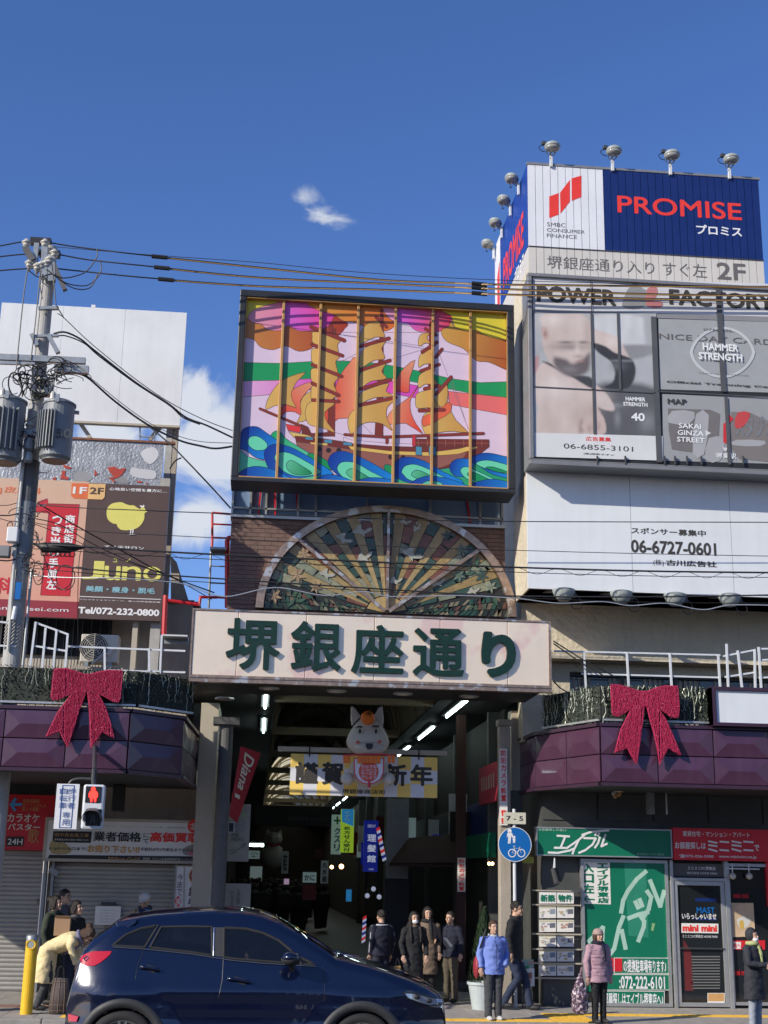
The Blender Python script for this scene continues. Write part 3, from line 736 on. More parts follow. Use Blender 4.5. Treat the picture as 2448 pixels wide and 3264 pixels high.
class Art:
    "painter's stack of printed shapes in image coordinates of one crop"
    def __init__(s, c): s.c = c; s.items = []
    def fill(s, pts, col, sm=0, line=2.6, lc=(.10,.045,.03)):
        if sm: pts = catmull(pts, sm)
        s.items.append((pts, col)); 
        if line: s.stroke(pts+[pts[0]], line, lc)
    def stroke(s, pts, w, col=(.10,.045,.03), sm=0):
        if sm: pts = catmull(pts, sm, False)
        quads = []
        for a, b in zip(pts[:-1], pts[1:]):
            dx, dy = b[0]-a[0], b[1]-a[1]; l = sqrt(dx*dx+dy*dy)
            if l < 1e-6: continue
            nx, ny = -dy/l*w/2, dx/l*w/2; ex, ey = dx/l*w*.3, dy/l*w*.3
            quads.append([(a[0]-ex+nx, a[1]-ey+ny), (b[0]+ex+nx, b[1]+ey+ny), (b[0]+ex-nx, b[1]+ey-ny), (a[0]-ex-nx, a[1]-ey-ny)])
        s.items.append((quads, col))
    def capsule(s, a, b, w, col, line=2.6):
        a = Vector(a); b = Vector(b); d = (b-a).normalized(); n = Vector((-d.y, d.x)); pts = []
        for k in range(7): t = -pi/2+pi*k/6; pts.append(tuple(b+(d*cos(t)+n*sin(t))*w/2))
        for k in range(7): t = pi/2+pi*k/6; pts.append(tuple(a+(d*cos(t)+n*sin(t))*w/2))
        s.fill(pts, col, 0, line)
    def build(s, clip, Y, step=.00004):
        mb = MB(); y = Y
        for shp, col in s.items:
            y -= step
            polys = shp if isinstance(shp[0], list) else [shp]
            for p in polys:
                xs = [q[0] for q in p]; cx = [q[0] for q in clip]
                if max(xs) < min(cx) or min(xs) > max(cx): continue
                q = p
                if len(p) > 4 or isinstance(shp[0], tuple):
                    tris = tessellate_polygon([[Vector((a, b, 0)) for a, b in p]]); tris = [[p[i] for i in t] for t in tris]
                else: tris = [p]
                for t in tris:
                    r = clip_poly(t, clip)
                    if len(r) < 3: continue
                    fn = None
                    if callable(col): fn = col
                    mb.add([P(s.c, a, b, y) for a, b in r], [tuple(range(len(r)))], fn or col)
        return mb
def G(p0, p1, c0, c1): return lin('c2', 20.9, p0, p1, c0, c1)
A = Art('c2')
LIL = (.64,.50,.62)
A.fill([(0,0),(1700,0),(1700,1300),(0,1300)], LIL, 0, 0)
A.fill([(60,440),(300,446),(480,435),(640,432),(760,438),(880,452),(1060,488),(1240,530),(1400,552),(1600,545),(1600,640),(1370,615),(1240,590),(1100,560),(940,532),(720,525),(480,530),(280,540),(60,544)], (.015,.27,.085))
A.fill([(60,544),(280,540),(480,530),(720,527),(900,540),(1060,570),(1060,640),(900,610),(700,585),(480,590),(250,618),(60,635)], G((60,590),(520,590),(.66,.40,.60),(.62,.07,.42)))
A.fill([(1225,600),(1600,640),(1600,740),(1380,700),(1230,672)], (.68,.14,.13))
A.fill([(60,80),(300,90),(290,112),(165,147),(120,195),(110,230),(60,240)], (.60,.52,.05))
A.fill([(90,200),(195,230),(260,258),(345,235),(400,265),(500,262),(590,175),(670,225),(655,255),(610,300),(500,330),(470,366),(400,380),(330,350),(260,372),(190,355),(155,316),(90,292)], G((110,300),(640,260),(.50,.20,.045),(.34,.035,.015)), 3)
A.fill([(120,192),(165,145),(290,110),(330,100),(475,112),(490,145),(590,170),(590,198),(565,240),(500,265),(400,266),(345,236),(300,265),(230,260),(195,230),(150,222)], G((160,200),(590,200),(.66,.28,.36),(.66,.05,.30)), 3)
A.fill([(322,100),(475,112),(490,145),(540,158),(520,258),(400,266),(345,236),(325,245)], G((325,180),(540,200),(.60,.12,.55),(.66,.06,.30)), 0, 0)
A.fill([(470,100),(880,125),(885,180),(930,222),(925,245),(880,268),(800,262),(720,222),(650,214),(590,176),(490,146)], G((520,160),(920,200),(.62,.26,.04),(.58,.13,.02)), 3)
A.fill([(880,120),(1165,142),(1235,180),(1243,212),(1220,245),(1160,275),(1090,275),(1040,262),(1000,226),(930,216),(885,180)], G((890,180),(1240,200),(.66,.30,.48),(.62,.035,.09)), 3)
A.fill([(945,126),(1120,140),(1110,272),(1040,262),(1000,226),(950,222)], G((945,170),(1120,180),(.60,.10,.58),(.64,.08,.22)), 0, 0)
A.fill([(1243,210),(1260,245),(1340,268),(1385,262),(1450,300),(1600,308),(1600,490),(1550,485),(1450,440),(1380,432),(1310,366),(1215,325),(1185,266),(1225,245)], G((1190,300),(1560,420),(.55,.30,.06),(.34,.08,.02)), 3)
A.fill([(1160,130),(1600,140),(1600,308),(1450,300),(1385,264),(1340,270),(1262,246),(1238,182)], (.62,.53,.04), 3)
# ropes
RC = (.22,.13,.17)
for p in ([(600,275),(1120,276)], [(650,292),(740,300),(1090,352)], [(612,448),(745,380)], [(905,425),(1085,370)], [(1128,285),(1170,380),(1335,805)], [(1155,480),(1200,560),(1240,690)], [(880,215),(1100,258)], [(750,780),(820,850)], [(860,800),(940,740)], [(1240,520),(1335,810)], [(560,815),(720,860)]): A.stroke(p, 2.2, RC)
YE = lambda a, b: G(a, b, (.62,.40,.11), (.52,.27,.06))
RD = lambda a, b: G(a, b, (.66,.26,.14), (.68,.06,.03))
A.fill([(220,702),(228,650),(262,590),(300,548),(350,520),(440,495),(392,545),(366,600),(366,650),(388,692),(330,672),(262,682)], YE((220,600),(430,600)), 2)
A.fill([(366,650),(362,600),(400,572),(470,548),(486,560),(440,610),(412,650),(415,690),(430,742),(380,714),(330,714),(305,742),(303,690),(330,674),(388,692)], RD((480,560),(340,720)), 2)
A.fill([(415,722),(410,690),(415,650),(440,615),(500,590),(490,650),(455,690),(440,760),(405,768),(380,792)], (.58,.36,.09), 2)
A.fill([(720,415),(680,445),(640,495),(610,560),(600,600),(612,650),(570,690),(540,728),(545,765),(570,792),(620,750),(720,738),(735,640)], RD((720,640),(580,640)), 2)
A.fill([(1042,428),(985,468),(945,522),(932,600),(958,600),(1008,606),(1012,530)], RD((1030,450),(950,600)), 2)
A.fill([(1062,565),(1015,628),(945,680),(900,722),(885,772),(935,784),(990,776),(1085,835),(1048,780),(1020,720),(1015,660),(1026,628)], RD((900,740),(1060,780)), 2)
BR = (.20,.035,.02)
A.fill([(572,255),(560,840),(600,850),(606,255)], BR)
A.fill([(851,180),(868,180),(866,845),(820,845),(838,500)], BR)
A.fill([(1121,215),(1136,215),(1140,860),(1108,860)], BR)
def sail(pts, s=3): A.fill(pts, YE((min(p[0] for p in pts), pts[0][1]), (max(p[0] for p in pts), pts[0][1])), s, 2.6)
sail([(482,272),(560,285),(628,318),(615,345),(618,392),(560,372),(482,335),(476,300)])
sail([(478,365),(540,372),(625,405),(604,440),(615,505),(540,485),(480,445),(470,405)])
sail([(475,475),(540,480),(618,520),(594,560),(608,608),(540,600),(476,545),(468,510)])
sail([(478,570),(540,585),(604,622),(590,640),(560,652),(476,645),(470,605)])
sail([(470,658),(440,700),(440,745),(462,785),(530,800),(602,828),(558,770),(545,715),(600,662)])
sail([(740,338),(744,280),(768,238),(810,216),(862,216),(858,255),(876,300),(820,302)])
sail([(740,472),(736,420),(755,372),(800,345),(880,322),(858,365),(876,420),(815,430)])
sail([(740,582),(735,535),(752,490),(880,440),(858,490),(884,530),(800,545)])
sail([(735,668),(735,630),(756,600),(892,555),(882,598),(918,628),(820,635)])
sail([(692,836),(672,785),(682,728),(740,685),(925,642),(888,690),(888,750),(916,816),(862,780),(790,770),(735,790)])
sail([(1066,352),(1060,318),(1078,285),(1122,280),(1108,305),(1126,335),(1095,335)])
sail([(1062,468),(1064,415),(1080,392),(1135,358),(1130,400),(1150,445),(1095,450)])
sail([(1062,582),(1060,530),(1078,500),(1150,470),(1140,515),(1165,562),(1100,560)])
sail([(1052,692),(1045,640),(1060,608),(1150,590),(1145,640),(1178,690),(1110,690)])
A.fill([(1222,560),(1216,620),(1228,680),(1268,760),(1335,826),(1250,820),(1160,830),(1112,852),(1080,792),(1084,740),(1110,715),(1180,700)], YE((1080,700),(1300,700)), 2)
A.fill([(1084,742),(1150,715),(1229,660),(1240,712),(1165,760),(1090,795)], (.68,.12,.05), 2)
sail([(1152,645),(1180,600),(1218,565),(1220,645),(1190,688)])
YC_ = (.24,.035,.022)
for a, b, w_ in (((470,246),(652,320),20), ((474,342),(642,404),18), ((476,454),(638,518),18), ((476,556),(622,622),18), ((478,648),(622,656),17), ((742,352),(898,308),18), ((742,484),(903,430),18), ((742,588),(905,536),18), ((738,676),(936,634),18),
                 ((578,240),(578,270),20), ((858,156),(858,240),14), ((828,192),(884,244),16), ((1100,256),(1158,290),16), ((1082,384),(1162,330),18), ((1156,412),(1190,368),16), ((1072,488),(1174,452),16), ((1095,586),(1175,570),18), ((1066,706),(1202,702),18), ((1158,616),(1240,522),18), ((188,696),(412,790),13)):
    A.capsule(a, b, w_, YC_)
HB = (.16,.03,.02); HL = (.27,.10,.07)
A.fill([(415,780),(452,796),(470,832),(560,826),(590,846),(420,850)], HB)
A.fill([(330,780),(415,796),(408,828),(342,815)], (.66,.04,.04))
A.fill([(345,822),(445,840),(560,880),(560,900),(480,890),(372,852)], (.66,.45,.12))
A.fill([(380,846),(520,858),(700,885),(900,905),(1130,905),(1450,870),(1450,905),(1402,942),(1300,985),(1220,1022),(900,1045),(600,1010),(400,940),(390,890)], HB)
A.fill([(386,878),(520,895),(700,922),(900,948),(1150,958),(1330,935),(1300,978),(1180,1022),(880,1045),(600,1012),(404,942)], HL)
A.fill([(460,880),(560,886),(560,900),(470,892)], (.66,.45,.12))
A.fill([(672,900),(900,928),(1130,936),(1290,915),(1395,885),(1382,915),(1280,946),(1130,957),(900,948),(690,922)], (.64,.42,.10))
A.capsule((655,838), (885,852), 13, YC_); A.capsule((870,852), (1418,832), 14, YC_)
A.fill([(1040,862),(1448,866),(1450,906),(1050,902)], HB)
for k in range(8): A.stroke([(1060+k*50,868),(1060+k*50,902)], 2, (.40,.16,.1))
A.stroke([(1045,884),(1448,886)], 2, (.40,.16,.1))
A.fill([(648,852),(690,868),(880,885),(1030,890),(1030,906),(880,902),(700,888),(648,874)], LIL, 0, 2)
A.capsule((1036,846), (1036,895), 18, (.55,.03,.04)); A.capsule((887,852), (887,884), 15, YC_)
for x0, y0, x1, y1 in ((438,850,480,866),(542,864,586,884),(646,880,695,897),(1046,903,1080,950),(1118,903,1158,950)): A.fill([(x0,y0),(x1,y0+3),(x1,y1+3),(x0,y1)], (.07,.24,.36))
for x, y in ((515,917),(566,925),(622,925),(908,962),(976,966)): A.capsule((x-1,y), (x+1,y), 27, (.035,.02,.02), 0)
# sea
BL = lambda a, b: G(a, b, (.008,.035,.26), (.01,.20,.58))
MI = (.13,.58,.36); GN = (.01,.25,.08)
WLC = (.01,.02,.07)
def wav(p, c, s=3): A.fill(p, c, s, 3, WLC)
wav([(240,860),(262,825),(295,820),(330,860),(400,905),(500,970),(400,960),(300,930),(250,900)], G((240,830),(480,960),(.01,.32,.10),(.10,.50,.30)))
wav([(450,950),(490,945),(560,985),(620,1030),(520,1020)], GN); wav([(870,1015),(900,1005),(930,1040),(900,1080)], GN)
wav([(40,1200),(40,920),(120,960),(240,990),(400,1010),(600,1060),(800,1080),(1000,1060),(1240,1020),(1600,990),(1600,1200)], G((40,1000),(1500,1100),(.10,.50,.30),(.015,.28,.12)), 2)
wav([(60,905),(82,830),(110,800),(170,795),(225,830),(300,888),(250,910),(215,935),(218,975),(160,962),(110,925)], BL((90,820),(220,960)))
wav([(118,878),(138,850),(180,850),(225,885),(222,918),(170,926),(135,908)], MI)
wav([(210,952),(228,908),(280,890),(350,905),(430,945),(520,1000),(590,1055),(490,1065),(380,1082),(290,1078),(238,1030)], BL((230,930),(560,1050)))
wav([(268,962),(292,938),(350,940),(440,985),(525,1040),(480,1062),(390,1068),(320,1042),(283,1002)], MI)
wav([(333,1002),(360,980),(412,1008),(475,1052),(400,1062),(348,1040)], G((340,990),(460,1050),(.10,.45,.25),(.005,.20,.06)))
wav([(562,985),(588,942),(650,930),(735,960),(840,1015),(945,1085),(860,1105),(720,1105),(620,1062),(576,1022)], BL((580,950),(900,1090)))
wav([(613,1022),(640,990),(712,994),(800,1042),(885,1092),(760,1104),(670,1088),(628,1056)], MI)
wav([(664,1052),(690,1025),(742,1046),(805,1092),(722,1094)], G((670,1040),(790,1090),(.10,.45,.25),(.005,.20,.06)))
wav([(1235,1035),(1242,992),(1290,970),(1370,985),(1330,1060),(1270,1070)], BL((1240,1000),(1350,1040)))
wav([(1345,968),(1420,940),(1500,950),(1600,985),(1600,1075),(1480,1062),(1400,1015),(1350,988)], BL((1380,950),(1560,1050)))
wav([(1378,1002),(1420,980),(1490,988),(1600,1025),(1600,1060),(1480,1042)], MI)
wav([(1430,1022),(1470,1016),(1560,1048),(1500,1046)], GN, 2)
wav([(915,1035),(945,978),(1010,962),(1095,985),(1200,1045),(1310,1105),(1100,1120),(980,1095),(930,1065)], BL((940,990),(1250,1090)))
wav([(968,1042),(990,1010),(1052,1004),(1150,1046),(1240,1102),(1100,1108),(1010,1088),(980,1062)], MI)
wav([(1022,1062),(1050,1034),(1112,1056),(1170,1092),(1080,1088)], G((1030,1050),(1150,1090),(.10,.45,.25),(.005,.20,.06)))
wav([(1292,1042),(1320,1015),(1400,1046),(1500,1092),(1600,1120),(1450,1118),(1340,1090)], MI)
wav([(1330,1060),(1360,1045),(1440,1080),(1500,1110),(1400,1105)], GN)
for p in ([(40,1120),(62,1060),(120,1020),(190,1014),(270,1035),(375,1090),(375,1140)], [(480,1140),(490,1090),(560,1058),(640,1070),(725,1110),(720,1140)], [(690,1140),(705,1102),(790,1075),(900,1085),(965,1120),(960,1150)], [(1000,1150),(1015,1105),(1105,1066),(1230,1082),(1340,1125),(1340,1150)], [(1330,1150),(1350,1112),(1440,1085),(1520,1090),(1600,1120),(1600,1160)]):
    wav(p, BL((p[1][0], p[1][1]), (p[-2][0], p[-2][1])), 2)
wav([(130,1085),(170,1070),(240,1080),(250,1110),(150,1110)], (.015,.28,.14), 2); wav([(1085,1105),(1130,1092),(1190,1105),(1180,1130),(1090,1130)], (.10,.45,.30), 2)
# ------------------------------------------------------------------ tall ship sign
Yh = 20.9
ss = thing('ship_sign', 'big black framed sign with a colourful sailing ship on stormy waves, seven lit strips wide', 'sign', (-.68, Yh, 8.1))
hx0, hx1, hz1 = -.68, 4.12, 11.80
b = MB(); fr = .15
ix0, ix1 = P('c2', 88, 600, Yh).x, P('c2', 1550, 600, Yh).x
iz1 = P('c2', 800, 120, Yh).z; iz0 = P('c2', 800, 1106, Yh).z
hz0 = iz0-.075; b.box(hx0, hx1, Yh-.04, Yh+.6, iz1, hz1); b.box(hx0, hx1, Yh-.04, Yh+.6, hz0, iz0); b.box(hx0, ix0, Yh-.04, Yh+.6, iz0, iz1); b.box(ix1, hx1, Yh-.04, Yh+.6, iz0, iz1)
obj('frame', b, 'ship_black', ss, bevel=.012)
obj('back_box', MB().box(hx0+.02, hx1-.02, Yh+.16, Yh+.59, iz0-.01, iz1+.01), 'ship_black', ss)
mul = [(110,65),(318,280),(525,490),(731,706),(935,920),(1140,1132),(1346,1345),(1545,1556)]   # top x, bottom x of the mullions
def top_y(x): return 98+(x-110)*(50/1435)
def bot_y(x): return 1085+(x-65)*(43/1490)
for i in range(7):
    (a0, a1), (b0, b1) = mul[i], mul[i+1]
    a0 -= 4; a1 -= 4; b0 += 4; b1 += 4
    clip = [(a0, top_y(a0)-8), (b0, top_y(b0)-8), (b1, bot_y(b1)+8), (a1, bot_y(a1)+8)]
    obj('artwork_panel', A.build(clip, Yh+.075), 'print', ss)
    obj('backing_panel', MB().box(P('c2', (a0+a1)/2, 600, Yh+.08).x, P('c2', (b0+b1)/2, 600, Yh+.08).x, Yh+.08, Yh+.15, iz0, iz1), 'print', ss)
for i, (t, bt) in enumerate(mul):
    x = P('c2', (t+bt)/2, 610, Yh+.05).x; w_ = .022 if 0 < i < 7 else .012
    obj('mullion', MB().box(x-w_, x+w_, Yh+.012 if 0 < i < 7 else Yh-.02, Yh+.06, iz0+.002, iz1-.002), 'gold_trim', ss, bevel=.004)
obj('gold_edge', MB().box(ix0, ix1, Yh-.02, Yh+.07, iz1-.02, iz1-.001), 'gold_trim', ss); obj('gold_edge', MB().box(ix0, ix1, Yh-.02, Yh+.07, iz0+.001, iz0+.02), 'gold_trim', ss)
# little railing behind the left edge of the sign
b = MB(); p = P('c2', 25, 600, 21.3)
for dx in (-.13, -.06): b.box(p.x+dx-.012, p.x+dx+.012, 21.3, 21.33, P('c2', 20, 770, 21.3).z, P('c2', 20, 535, 21.3).z)
for yy in (545, 620, 690, 770): z = P('c2', 20, yy, 21.3).z; b.box(p.x-.15, p.x+.2, 21.3, 21.33, z-.012, z+.012)
b.box(p.x-.2, p.x+.2, 21.2, 21.5, P('c2', 20, 800, 21.3).z, P('c2', 20, 775, 21.3).z)
# ------------------------------------------------------------------ arcade gate building (brick front with fan window)
Yb = 21.9
ab = thing('arcade_gate', 'brown brick arcade gate with a half round stained glass fan window and glazed strip', 'building', (-.67, Yb, 0))
bx0, bx1 = -.66, 4.12; bz1 = 7.99
obj('wall', MB().box(bx0, bx1, Yb, Yb+.3, 5.2, bz1), 'mortar', ab)
bh = .0745; bw = .235; k = 0; bricks = []
zc = P('c6', 873, 575, Yb).z; xc = P('c6', 873, 575, Yb).x
rx = (P('c6', 1430, 590, Yb).x-P('c6', 285, 560, Yb).x)/2; rz = P('c6', 875, 108, Yb).z-zc
for r_ in range(int((bz1-5.4)/bh)):
    z = 5.42+r_*bh; off = (r_ % 2)*bw/2
    for c_ in range(-1, int((bx1-bx0)/bw)+1):
        x0 = max(bx0, bx0+c_*bw+off); x1 = min(bx1, bx0+(c_+1)*bw+off-.006)
        if x1-x0 < .03: continue
        xm = (x0+x1)/2
        if ((xm-xc)/(rx-.1))**2+((z-zc)/(rz-.1))**2 < 1: continue
        if z+bh > bz1-.01: continue
        bricks.append((x0, x1, z))
bricks.sort(key=lambda t: -abs(t[0]-xc)*.3-t[2]*0)
full = [q for q in bricks if abs(q[1]-q[0]-bw+.006) < 1e-4 and q[2] > 5.9]; rest = [q for q in bricks if q not in full]
proto = None
for q in full[:300]:
    dy = random.choice((0, .003, .006))
    if proto is None:
        proto = obj('brick', MB().box(0, bw-.006, Yb-.022, Yb+.01, 0, bh-.007), 'brick', ab); o = proto
        me = o.data
    else: o = proto.copy(); COL.objects.link(o)
    o.location = (q[0]-0+.67-.67-(-.67)*0, 0, q[2])
    o.location = Vector((q[0], -dy, q[2]))
# brick mesh was shifted by the thing's own place: undo by local coordinates
for v in proto.data.vertices: v.co.y += Yb; v.co.x += -.67
for o in [c for c in COL.objects if c.parent == ab and c.name.startswith('brick')]:
    o.location = (o.location.x+.67, o.location.y-Yb, o.location.z)
b = MB()
for x0, x1, z in full[300:]+rest: dy = random.choice((0,.003,.006)); b.box(x0, x1, Yb-.022-dy, Yb+.01, z, z+bh-.007)
o = obj('brickwork', b, 'brick', ab); o['kind'] = 'stuff'
obj('coping', MB().box(bx0-.02, bx1+.02, Yb-.04, Yb+.3, bz1, bz1+.05), 'alu', ab)
# glazed strip between the brick front and the ship sign
gz0, gz1 = bz1+.05, 8.62
gls = obj('glazing', MB().box(bx0, bx1, Yb+.18, Yb+.2, gz0, gz1), 'glass_sky', ab)
b = MB()
for x in (0, .28, .52, 1.02, 1.3, 2.1, 3.1, 3.9, 4.25): 
    if bx0+x*1.12 < bx1: b.box(bx0+x*1.12-.018, bx0+x*1.12+.018, Yb+.1, Yb+.19, gz0, gz1)
b.box(bx0, bx1, Yb+.1, Yb+.17, gz0+.14, gz0+.17)
obj('window_bars', b, 'alu', gls)
b = MB()
for x in (.45, .75, 1.15, 4.2): b.bar((bx0+x, Yb+.14, gz0), (bx0+x+random.uniform(-.1,.1), Yb+.14, gz1), .03)
obj('red_braces', b, 'red_paint', gls)
# fan window: bronze ring, spokes, glass pieces with lead between
def fanpt(r, a, Y): return (xc+rx*r*cos(a), Y, zc+rz*r*sin(a))
b = MB(); n = 48
vs = []
for i in range(n+1):
    a = pi*i/n
    for r_, y in ((1.0, Yb+.0), (1.0, Yb-.14), (.94, Yb-.14), (.94, Yb+.0)): vs.append(fanpt(r_, a, y))
fs = [(i*4+j, i*4+(j+1) % 4, (i+1)*4+(j+1) % 4, (i+1)*4+j) for i in range(n) for j in range(4)]
b.add(vs, fs); fan = thing('fan_window_frame', '', '') ; bpy.data.objects.remove(fan)
obj('window_ring', b, 'bronze', ab)
obj('lead_backing', MB().add([fanpt(.95, pi*i/n, Yb-.03) for i in range(n+1)], [tuple(range(n+1))]), 'lead', ab)
for a in (pi/2, radians(137), radians(41)):
    q0 = Vector(fanpt(.02, a, Yb-.10)); q1 = Vector(fanpt(.95, a, Yb-.10)); obj('window_spoke', MB().bar(q0, q1, .045, .06), 'bronze', ab)
TAN = [(.31,.22,.09), (.34,.25,.11), (.28,.20,.08)]; DKG = [(.035,.07,.052), (.045,.08,.065), (.025,.048,.04)]; BRK = [(.20,.08,.042), (.17,.068,.04)]; PAL = [(.25,.25,.16), (.20,.22,.15)]
rnd = random.Random(3)
def pane(pts, col, Y=Yb-.045, nm='glass_pane', th=.012):
    b = MB().prism([Vector((p[0], Y, p[1])) for p in pts], (0, th, 0)); b.c = [col]*len(b.f)
    return obj(nm, b, 'stained', ab)
nr = 31; gp = .0032
for i in range(nr):
    a0 = pi*i/nr+gp; a1 = pi*(i+1)/nr-gp
    if a0 < radians(14) or a1 > radians(166): continue
    tan_ = i % 2 == 0
    cuts = [.16]
    if tan_: cuts += [.94]
    else:
        r_ = .16
        while r_ < .86: r_ += rnd.uniform(.09, .2); cuts.append(min(r_, .94))
        if cuts[-1] < .94: cuts.append(.94)
    for j in range(len(cuts)-1):
        r0, r1 = cuts[j]+.004, cuts[j+1]-.004
        sk = 0 if tan_ else rnd.uniform(-.04, .04)
        col = rnd.choice(TAN) if tan_ else rnd.choice(rnd.choice((DKG, DKG, BRK, PAL)))
        pts = [fanpt(r0, a0, 0), fanpt(min(.94, r1+(sk if j < len(cuts)-2 else 0)), a0, 0), fanpt(r1, a1, 0), fanpt(r0, a1, 0)]
        pane([(p[0], p[2]) for p in pts], col)
# sun disc and low hills of small pieces
pane([(fanpt(.155, radians(14)+radians(152)*k/20, 0)[0], fanpt(.155, radians(14)+radians(152)*k/20, 0)[2]) for k in range(21)]+[(xc, zc)], (.42,.31,.13))
for side in (0, 1):
    for ring in range(3):
        nseg = 20
        for k in range(nseg):
            r0 = .17+.77*k/nseg; r1 = .17+.77*(k+1)/nseg-.008
            t0 = radians(.5+4.5*ring); t1 = radians(4.5+4.5*ring)
            j0, j1 = rnd.uniform(-.012, .012), rnd.uniform(-.03, .03)
            q = [fanpt(r0+j0, t0, 0), fanpt(r1+j0, t0, 0), fanpt(min(.94, r1+j1+.02), t1, 0), fanpt(r0+j1+.02, t1, 0)]
            if side: q = [(2*xc-p[0], 0, p[2]) for p in q]
            pane([(p[0], p[2]) for p in q], rnd.choice([(.06,.10,.055), (.12,.055,.035), (.20,.18,.12), (.03,.045,.03), (.08,.10,.06), (.14,.11,.07), (.025,.075,.05), (.02,.03,.02)]))
def bird(cx, cy, s, ang, col=(.38,.38,.32)):
    shp = [(-1.1,.1),(-.7,-.15),(-.5,-.5),(-.1,-.75),(-.05,-.2),(.25,-.05),(.7,-.35),(1.1,-.3),(.9,0),(.55,.18),(.2,.3),(.35,.6),(.05,.45),(-.3,.25),(-.7,.3)]
    q = []
    for x, y in shp:
        X = cx+s*(x*cos(ang)-y*sin(ang)); Z = cy+s*(x*sin(ang)+y*cos(ang)); p = P('c6', X, Z, Yb); q.append((p.x, p.z))
    pane(q, col, Yb-.062, 'bird_pane')
for cx, cy, s, a in ((685,250,38,.5),(765,215,42,.0),(775,330,38,-.35),(955,175,26,.1),(1008,200,24,-.7),(985,318,46,.45),(912,435,30,-.1),(610,405,34,.3),(1100,442,32,-.3),(1255,478,28,-.2)): bird(cx, cy, s, a)
def flower(cx, cy, s, col):
    for k in range(6):
        a = 2*pi*k/6+.3; p = [(0,0),(s*.5*cos(a-.4),s*.5*sin(a-.4)),(s*cos(a),s*sin(a)),(s*.5*cos(a+.4),s*.5*sin(a+.4))]
        q = [P('c6', cx+x, cy+y, Yb) for x, y in p]; pane([(v.x, v.z) for v in q], col, Yb-.062, 'petal_pane')
for cx, cy, s in ((478,408,42),(510,315,36),(378,500,38),(560,462,30)): flower(cx, cy, s, (.34,.24,.14))
for cx, cy, s in ((1140,235,30),(1205,300,34),(1230,350,36),(1190,410,32),(1290,410,34),(1330,460,30)): flower(cx, cy, s, rnd.choice([(.05,.09,.07),(.12,.17,.12),(.22,.25,.19)]))
for cx, cy in ((425,380),(440,470),(400,430),(495,520),(530,500),(350,540),(455,530),(1160,240),(1270,350),(1240,400),(1350,520)):
    a = rnd.uniform(0, 3.1); p = [(-26,0),(0,-9),(26,0),(0,9)]
    q = [P('c6', cx+x*cos(a)-y*sin(a), cy+x*sin(a)+y*cos(a), Yb) for x, y in p]; pane([(v.x, v.z) for v in q], (.05,.10,.06), Yb-.062, 'leaf_pane')
# ------------------------------------------------------------------ gate lintel sign
Ym = 20.2
ms = thing('arcade_name_sign', 'long copper pink arcade name sign with raised dark green Japanese characters', 'sign', (-1.1, Ym, 4.9))
mx0 = P('', 608, 2050, Ym).x; mx1 = P('', 1757, 2090, Ym).x; mz1 = (P('', 613, 1938, Ym).z+P('', 1757, 1981, Ym).z)/2; mz0 = (P('', 602, 2152, Ym).z+P('', 1757, 2196, Ym).z)/2
jo = [P('c6', x, 700, Ym).x for x in (15, 217, 519, 820, 1110, 1407, 1598)]; jo[0] = mx0+.03; jo[-1] = mx1-.03
for i in range(6): obj('metal_panel', MB().box(jo[i]+.004, jo[i+1]-.004, Ym, Ym+.06, mz0+.03, mz1-.03), 'copper', ms, bevel=.006)
obj('box', MB().box(mx0+.01, mx1-.01, Ym+.065, Ym+.75, mz0+.01, mz1-.015), 'bronze', ms)
b = MB(); b.box(mx0, mx1, Ym-.015, Ym+.07, mz1-.028, mz1); b.box(mx0, mx1, Ym-.015, Ym+.07, mz0-.01, mz0+.028); b.box(mx0, mx0+.028, Ym-.015, Ym+.07, mz0+.03, mz1-.03); b.box(mx1-.028, mx1, Ym-.015, Ym+.07, mz0+.03, mz1-.03)
obj('trim', b, 'bronze', ms)
obj('lower_trim', MB().box(mx0, mx1, Ym+.0, Ym+.12, mz0-.075, mz0-.012), 'bronze', ms)
def solid_text(s, x0, y0, x1, y1, Yf, th, bold, parent, c='c6'):
    uv, fs = norm_text(s, bold, 5, cell=.012); X0, X1, Z0, Z1 = rect(c, x0, y0, x1, y1, Yf)
    from collections import Counter
    pos = {}; idx = []; vv = []
    for u, v in uv:
        key = (round(u, 5), round(v, 5))
        if key not in pos: pos[key] = len(vv); vv.append(key)
        idx.append(pos[key])
    F = [tuple(idx[i] for i in f) for f in fs]; F = [f for f in F if len(set(f)) == len(f)]
    ec = Counter()
    for f in F:
        for a, b_ in zip(f, f[1:]+f[:1]): ec[(a, b_)] += 1
    V3 = [(X0+(X1-X0)*u, Yf, Z0+(Z1-Z0)*v) for u, v in vv]; n_ = len(V3)
    face = MB().add(V3, F); o = obj('letter_face', face, 'green_letter', parent)
    sd = MB().add(V3+[(x, Yf+th, z) for x, y, z in V3], [(a, b_, b_+n_, a+n_) for (a, b_) in ec if (b_, a) not in ec])
    obj('letter_side', sd, 'letter_side', o)
for ch, x0, y0, x1, y1 in (('堺', 172, 592, 400, 824), ('銀', 455, 605, 672, 832), ('座', 722, 620, 948, 845), ('通', 992, 635, 1216, 855), ('り', 1292, 652, 1446, 858)):
    solid_text(ch, x0, y0, x1, y1, Ym-.055, .055, .030 if ch != 'り' else .075, ms)
